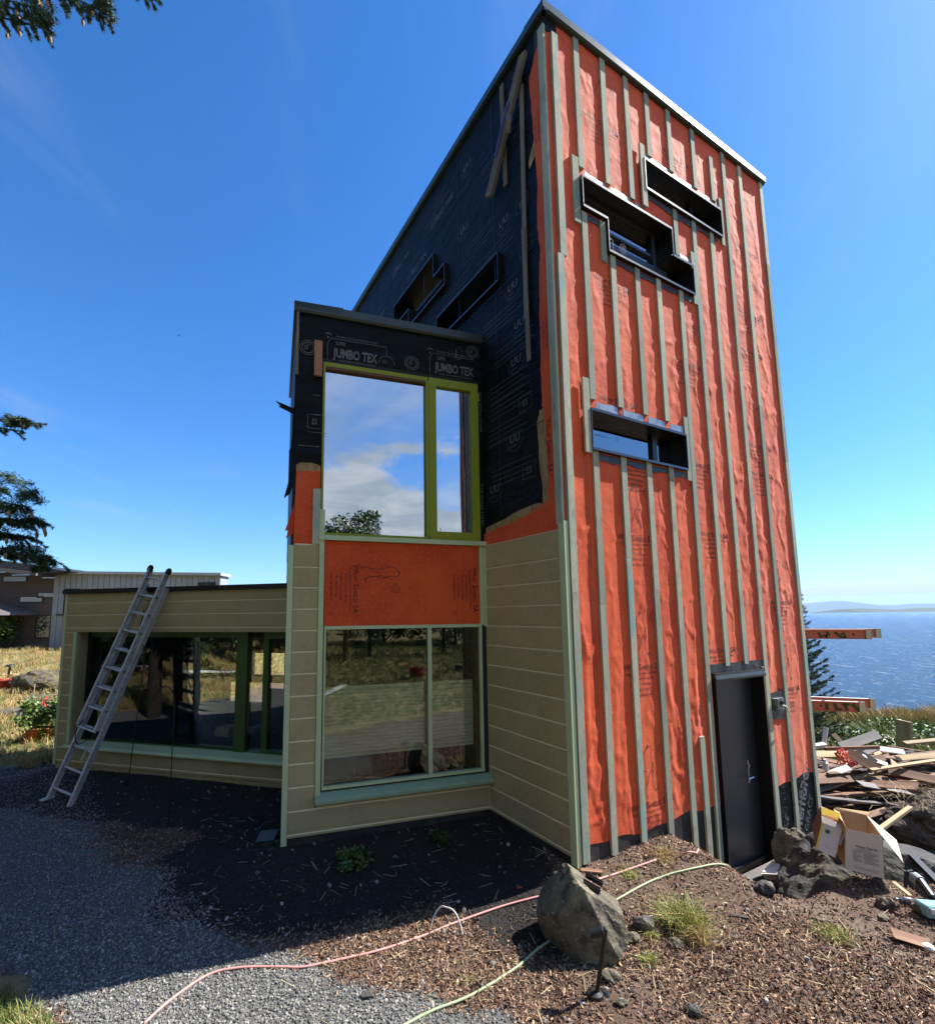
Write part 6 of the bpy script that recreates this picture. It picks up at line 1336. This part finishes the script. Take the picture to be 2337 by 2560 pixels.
# conifers ----------------------------------------------------------------
def limb_mesh(a, tip, droop, twn, tl, nl, nper, seed, fan=.9, hang=.55, thick=.03):
    """one branch: axis from a to tip, side twigs hanging, needles round every twig -> (verts, faces) of needles, MB of wood, tips"""
    rs = np.random.default_rng(seed); a = np.array(a, float); tip = np.array(tip, float); L_ = np.linalg.norm(tip-a); ax_ = (tip-a)/L_
    side = np.cross(ax_, [0, 0, 1.]); side /= np.linalg.norm(side); wood = MB(); V = []; tips = []
    def axis_pt(t): return a + (tip-a)*t + np.array([0, 0, 1.])*droop*math.sin(PI*t)*L_
    pts = [axis_pt(t) for t in np.linspace(0, 1, 12)]; wood.tube(pts, [thick*(1-.85*t) for t in np.linspace(0, 1, 12)], 6)
    segs = [(pts[i], pts[i+1]) for i in range(5, 11)]
    for k in range(twn):
        t = .12+.88*(k+rs.random())/twn; p = axis_pt(t); sg = 1 if k % 2 else -1; ln = tl*(1.15-.75*t)*(.6+.6*rs.random())
        d = side*sg*fan*rs.uniform(.5, 1)+ax_*rs.uniform(.4, .9)+np.array([0, 0, -hang])*rs.uniform(.4, 1.2); d /= np.linalg.norm(d)
        m1 = p+d*ln*.5; d2 = d+np.array([0, 0, -hang*.8]); d2 /= np.linalg.norm(d2); e = m1+d2*ln*.5
        wood.tube([p, m1, e], [thick*.22, thick*.15, thick*.06], 4); segs += [(p, m1), (m1, e)]; tips.append(e)
        for j in range(5):
            tt = .2+.75*rs.random(); o_ = p+(m1-p)*tt*2 if tt < .5 else m1+(e-m1)*(tt-.5)*2; dd = d*.6+side*rs.uniform(-1, 1)*.8+np.array([0, 0, -.35])*rs.random(); dd /= np.linalg.norm(dd); en = o_+dd*ln*.32*(1.2-tt)*1.3; segs.append((o_, en))
    nd = []
    for p, q in segs:
        p = np.array(p); q = np.array(q); n = max(6, int(nper*np.linalg.norm(q-p))); t = rs.random(n)[:, None]; o_ = p+(q-p)*t; u_ = (q-p)/(np.linalg.norm(q-p)+1e-9)
        r_ = rs.normal(size=(n, 3)); r_ -= (r_@u_)[:, None]*u_; r_ /= np.linalg.norm(r_, axis=1)[:, None]; dn = r_*.85+u_*.6+np.array([0, 0, .12]); dn /= np.linalg.norm(dn, axis=1)[:, None]
        wv = np.cross(dn, rs.normal(size=(n, 3))); wv /= np.linalg.norm(wv, axis=1)[:, None]; l_ = nl*(.7+.6*rs.random(n))[:, None]; w_ = nl*.085
        nd.append(np.stack([o_-wv*w_, o_+wv*w_, o_+dn*l_+wv*w_*.3, o_+dn*l_-wv*w_*.3], 1))
    return np.concatenate(nd).reshape(-1, 3), wood, tips
def cone_m(c, parent, l_=.075, r=.017):
    c = Vector(c); prof = [(.002, 0), (r*.75, -l_*.12), (r, -l_*.4), (r*.9, -l_*.7), (r*.4, -l_*.95), (.001, -l_)]; return MB().lathe(c, prof, 8).build('cone', m_cone, parent)
tree = thing('spruce_tree', 'spruce with hanging cones reaching in from the left edge', 'tree', (-8.6, 4.9, H(-8.6, 4.9)))
tb = (-8.6, 4.9); z0 = H(*tb)
MB().tube([(tb[0], tb[1], z0-.2), (tb[0]+.03, tb[1], z0+2), (tb[0], tb[1]+.05, z0+6), (tb[0], tb[1], z0+13)], [.16, .14, .10, .02], 12).build('trunk', m_bark, tree)
LB = [ # tip pixel, depth, attach height, droop, twigs, twig len
    ((118, 1062), 5.0, 4.7, .05, 26, .30, 1), ((75, 1268), 5.2, 4.3, .04, 46, .34, 2), ((112, 1308), 5.4, 3.6, .06, 54, .38, 3), ((138, 1402), 5.6, 3.1, .09, 56, .42, 4), ((20, 1225), 5.3, 4.6, .02, 26, .26, 5), ((60, 1375), 5.3, 3.2, .05, 44, .42, 6),
    ((30, 1300), 5.2, 3.6, .05, 44, .34, 12), ((88, 1345), 5.5, 3.3, .08, 50, .40, 13), ((45, 1340), 5.4, 3.4, .07, 44, .40, 14), ((105, 1395), 5.6, 3.0, .10, 50, .40, 15), ((60, 1080), 5.0, 4.9, .05, 24, .28, 16),
    ((112, 70), 4.7, 10.2, .05, 34, .40, 17), ((90, 20), 4.7, 10.6, .05, 34, .40, 18), ((250, 25), 4.5, 11.3, .06, 34, .34, 19),
    ((100, 40), 4.6, 10.5, .05, 30, .45, 7), ((132, 62), 4.8, 10.3, .04, 26, .40, 8), ((285, 55), 4.5, 11.2, .07, 44, .40, 9), ((402, 8), 4.4, 11.6, .08, 46, .28, 10), ((20, 10), 4.8, 10.6, .04, 24, .22, 11)]
for (px, py), Yd, ha, dr, tw, tl_, sd_ in LB:
    tip = at(px, py, Y=Yd); a = (tb[0], tb[1], ha+.0); vv, wood, tips = limb_mesh(a, tip, dr, int(tw*1.7), tl_, .026, 900, sd_, hang=.55 if ha < 8 else 1.3)
    wood.build('limb', m_bark, tree); f = np.arange(len(vv)).reshape(-1, 4); npmesh('needles', vv, f, m_needle, tree)
    ts = [t for t in tips]; random.shuffle(ts)
    for t_ in ts[:7 if ha < 8 else 12]: cone_m(t_, tree)
for i, (px, py, Yd, r_) in enumerate([(20, 1050, 5.0, .10), (60, 1055, 5.0, .07), (5, 1200, 5.3, .16), (45, 1222, 5.3, .18), (82, 1245, 5.2, .12), (20, 1262, 5.3, .2), (60, 1290, 5.3, .15), (92, 1300, 5.4, .10), (25, 1335, 5.4, .2), (55, 1365, 5.5, .17), (85, 1385, 5.6, .17), (115, 1400, 5.6, .10), (98, 1418, 5.6, .10), (100, 15, 4.6, .14), (118, 50, 4.6, .12), (272, 20, 4.5, .12), (255, 5, 4.5, .10)]):
    c_ = at(px, py, Y=Yd); q = cloud(c_, (r_*1.25, r_, r_*.8), 900, .2, 9); leafmesh('needle_spray', q, .045, m_needle, tree, asp=.16, up=.1)
# inner crown of the spruce (outside the picture, seen only as shade and reflection)
V_ = []
for i in range(80):
    h_ = 1.2+12*i/80; rr_ = 3.0*(1-h_/14.5)+.3; an = i*2.4; tip = (tb[0]-abs(math.cos(an))*rr_*.9 if math.cos(an) > .2 else tb[0]+math.cos(an)*rr_, tb[1]+math.sin(an)*rr_, h_-.35)
    vv, wood, tips = limb_mesh((tb[0], tb[1], h_), tip,   .03, 12, .5, .07, 80, 200+i); V_.append(vv)
V_ = np.concatenate(V_); npmesh('crown', V_, np.arange(len(V_)).reshape(-1, 4), m_needle, tree)
# young fir behind the tower
sx, sy = at(1978, 1560, Y=11.3).x, 11.3; sz0 = H(sx, sy); sap = thing('young_fir', 'young fir with upswept branches half hidden by the tower right edge', 'tree', (sx, sy, sz0))
top_z = at(2003, 1462, Y=sy).z; MB().tube([(sx, sy, sz0-.1), (sx, sy, sz0+1.5), (sx+.02, sy, top_z)], [.06, .04, .008]).build('trunk', m_bark, sap); V_ = []; W_ = MB()
for i in range(110):
    t_ = i/110; h_ = sz0+.25+(top_z-sz0-.35)*t_; ln = .72*(1-t_)**.7+.12; an = i*2.4
    if t_ > .62: ln *= .8
    tip = (sx+math.cos(an)*ln, sy+math.sin(an)*ln, h_+ln*.42); vv, wood, tips = limb_mesh((sx, sy, h_), tip, -.14, 8 if t_ < .62 else 2, .26, .036, 420, 300+i, hang=-.2, thick=.012); V_.append(vv); W_.add(wood.v, wood.f)
W_.build('limbs', m_bark, sap); V_ = np.concatenate(V_); npmesh('crown', V_, np.arange(len(V_)).reshape(-1, 4), m_needle, sap)
# trees and shrubs behind the viewpoint and on the left bank: seen mirrored in the glass
def bushtree(x, y, h, r, lab, mats, n=5000, leaf=.16, cat='tree', trunk=.12):
    z = H(x, y); t = thing('leafy_tree' if cat == 'tree' else 'shrub', lab, cat, (x, y, z)); W_ = MB(); W_.tube([(x, y, z-.2), (x+.05, y, z+h*.5), (x, y, z+h*.9)], [trunk, trunk*.7, trunk*.2])
    cs = []
    for i in range(9):
        an = i*2.4; hh = z+h*((.35 if cat == 'tree' else .08)+.6*i/9); rr_ = r*(.9-.5*i/9)*random.uniform(.5, 1); e = (x+math.cos(an)*rr_, y+math.sin(an)*rr_, hh+.2*r); W_.tube([(x, y, hh-.3*r), e], [trunk*.35, trunk*.1], 5); cs.append((*e, r*random.uniform(.32, .5)))
    W_.build('trunk', m_bark, t); cs.append((x, y, z+h*.8, r*.5)); q = np.concatenate([cloud(c[:3], (c[3], c[3], c[3]*.8), n//len(cs), .4, 8) for c in cs]); leafmesh('crown', q, leaf, mats, t, mi=(rng.random(len(q)) < .4).astype(int)); return t
bushtree(6.1, -9.4, 6.3, 2.3, 'leafy tree behind the viewpoint mirrored in the upper bay window', [m_leafd, m_leaf], 6500)
for i, (x, y, h, r) in enumerate([(2.5, -14.5, 3.4, 2.4), (7, -15.5, 3.6, 2.6), (11.5, -15, 3.4, 2.6), (15.5, -13.5, 3.6, 2.6), (-2.5, -15, 3.6, 2.6)]):
    bushtree(x, y, h, r, ['hedge shrub behind the viewpoint, in the middle', 'hedge shrub behind the viewpoint, right of the middle', 'hedge shrub well to the right behind the viewpoint', 'hedge shrub at the right end behind the viewpoint', 'hedge shrub at the left end behind the viewpoint'][i], [m_leafd, m_leaf], 3000, .24, 'shrub')
bushtree(4.2, -9.9, 5.2, 1.6, 'lower leafy tree behind the viewpoint', [m_leafd, m_leaf], 3500)
def fir(x, y, h, r, lab, n=70):
    z = H(x, y); t = thing('fir_tree', lab, 'tree', (x, y, z)); MB().tube([(x, y, z-.2), (x, y, z+h)], [.12, .015]).build('trunk', m_bark, t); V_ = []
    for i in range(n):
        t_ = i/n; hh = z+.4+(h-.5)*t_; ln = r*(1-t_)+.1; an = i*2.4; vv, wood, tips = limb_mesh((x, y, hh), (x+math.cos(an)*ln, y+math.sin(an)*ln, hh-.1*ln), .02, 8, .5, .07, 60, 500+i); V_.append(vv)
    V_ = np.concatenate(V_); npmesh('crown', V_, np.arange(len(V_)).reshape(-1, 4), m_needle, t)
fir(8.0, -10.5, 6.9, 1.4, 'pointed dark fir behind the viewpoint'); fir(11.5, -9.5, 6.3, 1.2, 'small fir at the far side behind the viewpoint', 50)
for i, (x, y, h, r) in enumerate([(-17, 2.5, 3.6, 2.2), (-16.5, -1.5, 3.9, 2.4), (-19, 6, 4.2, 2.6), (-15, -5, 3.6, 2.2), (-20, 9.5, 3.4, 2.2)]):
    bushtree(x, y, h, r, ['dark shrub on the left bank level with the camera', 'tall dark shrub on the left bank', 'broad dark shrub higher on the left bank', 'dark shrub nearer the viewpoint on the left bank', 'farthest dark shrub on the left bank'][i], [m_leafd, m_leaf], 3000, .2, 'shrub')
# unseen tall conifers left of and behind the viewpoint, added to block sky light
def blockerfir(x, y, h, r, lab):
    z = H(x, y); t = thing('fir_tree', lab, 'tree', (x, y, z)); MB().tube([(x, y, z-.3), (x, y, z+h)], [.30, .03], 10).build('trunk', m_bark, t); P_ = []  # each fir_tree made here is an added, unseen sky blocker
    nb = 90
    for i in range(nb):
        t_ = i/nb; hh = z+2.2+(h-2.4)*t_; ln = r*(1-t_)**.8+.15; an = i*2.4+random.random()*.4; k = int(30+70*(1-t_)); tt = rng.random(k)**.7
        P_.append(np.stack([x+math.cos(an)*ln*tt+rng.normal(size=k)*.16, y+math.sin(an)*ln*tt+rng.normal(size=k)*.16, hh-.18*ln*tt+rng.normal(size=k)*.14], 1))
    P_ = np.concatenate(P_); leafmesh('crown', P_, .42, [m_leafd, m_needle], t, asp=.55, mi=(rng.random(len(P_)) < .5).astype(int), up=-.3)
for i, (x, y, h, r, lab) in enumerate([(-13.5, 5.6, 11, 3.0, 'added tall fir blocking the sky left of the house beyond the path'), (-14.5, .2, 13, 3.2, 'tallest added fir blocking the sky on the left bank'), (-12.5, -5.5, 12, 3.2, 'added tall fir blocking the sky behind left of the viewpoint'), (-7.5, -9.5, 13, 3.2, 'added tall fir blocking the sky well behind the viewpoint on the left'),
        (-1.8, -11.5, 11, 3.0, 'added tall fir blocking the sky straight behind the viewpoint'), (-19, 5, 13, 3.4, 'added fir blocking the sky in the second row on the left bank'), (-5.2, -4.6, 12, 2.8, 'added near fir blocking the sky behind left of the viewpoint'), (-.6, -6.6, 12, 2.8, 'added near fir blocking the sky straight behind the viewpoint'), (-8.6, 4.7, 9, 1.6, 'inner crown')]):
    if lab != 'inner crown': blockerfir(x, y, h, r, lab)
# things mirrored in the lower panes
p = (6.4, -4.3, H(6.4, -4.3)); t = thing('flower_pot', 'dark red glazed pot on the grass behind the viewpoint', 'flower pot', p); MB().lathe(Vector(p), [(.16, 0), (.25, .2), (.24, .36), (.27, .40), (.23, .40), (.2, .33), (0, .33)], 20).build('pot', m_redpot, t)
leafmesh('dry_plant', cloud((p[0], p[1], p[2]+.55), (.3, .3, .25), 200), .06, m_straw, t)
plank((3.6, -4.2, H(3.6, -4.2)+.06), (2.2, -3.0, H(2.2, -3)+.06), .25, .03, m_whitewood, 'white board lying on the grass behind the viewpoint'); plank((-14.6, 4.6, H(-14.6, 4.6)+.25), (-13.0, 2.4, H(-13, 2.4)+.3), .22, .04, m_whitewood, 'white plank lying on the left bank')
plank((-12.5, 1.9, H(-12.5, 1.9)+.2), (-11.5, .2, H(-11.5, .2)+.2), .3, .04, m_whitewood, 'second white plank on the left bank, nearer the camera')
plank((8.6, -4.9, H(8.6, -4.9)+.1), (10.2, -4.0, H(10.2, -4.0)+.15), .4, .3, m_greywood, 'dark timber sleeper behind the viewpoint on the right')

# bushes on the headland with white flowers
for i, (px, py, Yd, r, lab) in enumerate([(2130, 1830, 11.5, (.75, .6, .32), 'low flowering bramble behind the left of the pile'), (2205, 1835, 11.2, (.85, .6, .34), 'flowering bramble behind the middle of the pile'), (2268, 1812, 12.5, (1.1, .7, .42), 'tallest flowering bramble on the cliff top'), (2330, 1835, 11.5, (.95, .6, .40), 'flowering bramble at the right edge of the cliff top')]):
    c_ = at(px, py, Y=Yd); zb = H(c_.x, c_.y); t = thing('bramble_bush', lab, 'bush', (c_.x, c_.y, zb)); cz = max(c_.z-r[2]*.75, zb+.05); n = 1500
    leafmesh('leaves', cloud((c_.x, c_.y, cz), r, n, .4, 12), .10, [m_leafy, m_leaf], t, mi=(rng.random(n) < .5).astype(int), asp=.6); leafmesh('flowers', cloud((c_.x, c_.y-.1, cz+.07), r, 130, .9, 12), .06, m_wflower, t, asp=.9)
    W_ = MB()
    for k in range(5): W_.tube([(c_.x, c_.y, zb), (c_.x+random.uniform(-1, 1)*r[0]*.6, c_.y, cz+.1)], .012, 5)
    W_.build('stems', m_bark, t)
c_ = at(2257, 1838, Y=10.6); plank(c_-Vector((0, 0, .3)), c_+Vector((.04, 0, .30)), .32, .06, m_palewood, 'upright cream board end rising behind the pile')

# ------------------------------------------------------------------ neighbouring houses
m_clad = M('dark_timber_cladding', (.115, .085, .072), .8, noise=[(3, 4, (.15, .115, .10), .4, .7)], stretch=(.3, .3, 6), extra=None)
m_nroof = M('dark_roof_metal', (.03, .03, .034), .45)
m_fasc = M('brown_metal_roof', (.16, .14, .14), .4)
m_shed = M('weathered_white_boards', (.34, .37, .41), .7, var=.07, noise=[(8, 5, (.27, .30, .33), .45, .7)], stretch=(3, 3, .4))
m_nglass = M('sky_reflecting_window_glass', (.05, .06, .07), .04, spec=1, metal=0, coat=1)
YN = 22.0; NF = Fr((0, YN), R(90), (0, -1))
def npx(x, y): q = at(x, y, Y=YN); return q.x, q.z
nh = thing('timber_house', 'dark brown timber neighbour house with slanting roof at the left edge', 'house', (-22, YN, H(-20, YN)))
def nslab(pix, d0, d1, name, mat, parent): return MB().slab(NF, [npx(*p_) for p_ in pix], d0, d1).build(name, mat, parent)
nslab([(-500, 1390), (145, 1448), (145, 1640), (-500, 1640)], -5, -.02, 'wall', m_clad, nh)
zb_, zt_ = npx(0, 1600)[1], npx(0, 1425)[1]; zc = zb_; x1_ = npx(142, 1500)[0]
while zc < zt_: MB().prism(NF, [(-.019, zc+.006), (.0, zc+.006), (-.004, zc+.135), (-.019, zc+.135)], x1_-9, x1_).build('cladding_board', m_clad, nh); zc += .14
nslab([(-500, 1340), (40, 1405), (205, 1432), (140, 1440), (-500, 1368)], -4, .9, 'roof', m_nroof, nh)
nslab([(-500, 1385), (0, 1418), (140, 1436), (140, 1444), (0, 1428), (-500, 1396)], -.5, 1.1, 'fascia', m_fasc, nh)
def nwin(pix, parent, lab=None):
    xs2 = [npx(*p_)[0] for p_ in pix]; zs2 = [npx(*p_)[1] for p_ in pix]; x0, x1, z0, z1 = min(xs2), max(xs2), min(zs2), max(zs2)
    f_ = MB(); f_.box(NF, x0-.05, x1+.05, -.05, .03, z0-.05, z0); f_.box(NF, x0-.05, x1+.05, -.05, .03, z1, z1+.05); f_.box(NF, x0-.05, x0, -.05, .03, z0, z1); f_.box(NF, x1, x1+.05, -.05, .03, z0, z1)
    w_ = f_.build('window', m_nroof, parent); MB().box(NF, x0, x1, .002, .012, z0, z1).build('pane', m_nglass, w_)
nwin([(10, 1442), (66, 1453)], nh); nwin([(97, 1483), (136, 1492)], nh); nwin([(52, 1493), (106, 1504)], nh); nwin([(94, 1540), (130, 1592)], nh)
nslab([(-300, 1490), (30, 1510), (96, 1532), (96, 1538), (30, 1520), (-300, 1500)], .0, 2.5, 'porch_roof', m_fasc, nh)
for px in (88, 30): 
    x_, z_ = npx(px, 1600); MB().box(NF, x_-.06, x_+.06, 2.2, 2.32, z_-.2, npx(px, 1530)[1]).build('post', m_nroof, nh)
sh = thing('boarded_shed', 'pale grey vertically boarded neighbour building behind the wing roof', 'building', (-12, YN, H(-12, YN)))
xa, zt1 = npx(140, 1432); xb, zt2 = npx(553, 1437); zb2 = npx(140, 1640)[1]
MB().slab(NF, [(xa, zb2), (xb, zb2), (xb, zt2-.02), (xa, zt1-.02)], -.8, .02).build('wall', m_shed, sh)
n = 30
for i in range(n):
    a0_, a1_ = xa+(xb-xa)*i/n+.012, xa+(xb-xa)*(i+1)/n-.012; t0 = zt1+(zt2-zt1)*i/n; xm = at(0, 0, Y=YN)
    zlo = zb2
    if 2 <= i <= 5: zlo = npx(160, 1472)[1]
    MB().slab(NF, [(a0_, zlo), (a1_, zlo), (a1_, t0-.06), (a0_, t0-.06)], .021, .05).build('board', m_shed, sh)
MB().slab(NF, [(xa-.1, zt1-.05), (xb+.1, zt2-.05), (xb+.1, zt2+.07), (xa-.1, zt1+.07)], -.9, .25).build('roof_edge', M('pale_roof_edge', (.42, .45, .48), .5), sh)
x0, z1_ = npx(152, 1460); x1, z0_ = npx(196, 1535); MB().box(NF, x0, x1, .0, .03, z0_, z1_).build('opening', m_dark, sh)
o_ = MB(); o_.box(NF, x0+.05, x0+.5, .051, .08, z0_-.2, z0_+.0); MB().box(NF, x0-.03, x1+.03, .051, .10, z0_-.06, z0_).build('sill', m_nroof, sh)
x0, z1_ = npx(498, 1456); x1, z0_ = npx(540, 1480); MB().box(NF, x0, x1, .051, .08, z0_, z1_).build('window', m_nroof, sh); MB().box(NF, x0+.08, x1-.08, .081, .085, z0_+.05, z1_-.08).build('pane', m_nglass, sh)
# bird
p = at(447, 838, Y=60); tag(MB().add([p+Vector(q) for q in [(0, 0, 0), (.35, 0, .16), (.12, 0, -.02), (-.3, 0, .2), (-.08, 0, -.02), (0, .3, -.03), (0, -.1, -.06)]], [(0, 1, 2), (0, 4, 3), (0, 2, 5), (0, 5, 4), (6, 2, 0), (6, 0, 4)]).build('bird', m_birdm), 'small dark bird flying in the blue sky left of the tower', 'bird')

# thin sea air: one closed box round the whole place
hz = MB(); hb = (-40000, -3000, -13.5, 45000, 42000, 1300)
x0, y0, z0, x1, y1, z1 = hb
hz.add([(x, y, z) for z in (z0, z1) for y in (y0, y1) for x in (x0, x1)], [(0, 1, 3, 2), (4, 6, 7, 5), (0, 4, 5, 1), (2, 3, 7, 6), (0, 2, 6, 4), (1, 5, 7, 3)])
hm = bpy.data.materials.new('sea_haze'); hm.use_nodes = True; hn = hm.node_tree.nodes; hn.clear(); ho = hn.new('ShaderNodeOutputMaterial'); hv = hn.new('ShaderNodeVolumePrincipled')
hv.inputs['Color'].default_value = (.52, .78, 1, 1); hv.inputs['Density'].default_value = 2.2e-5; hm.node_tree.links.new(hv.outputs[0], ho.inputs['Volume'])
hzo = hz.build('haze', hm); hzo['kind'] = 'stuff'; hzo['label'] = 'thin pale sea haze'
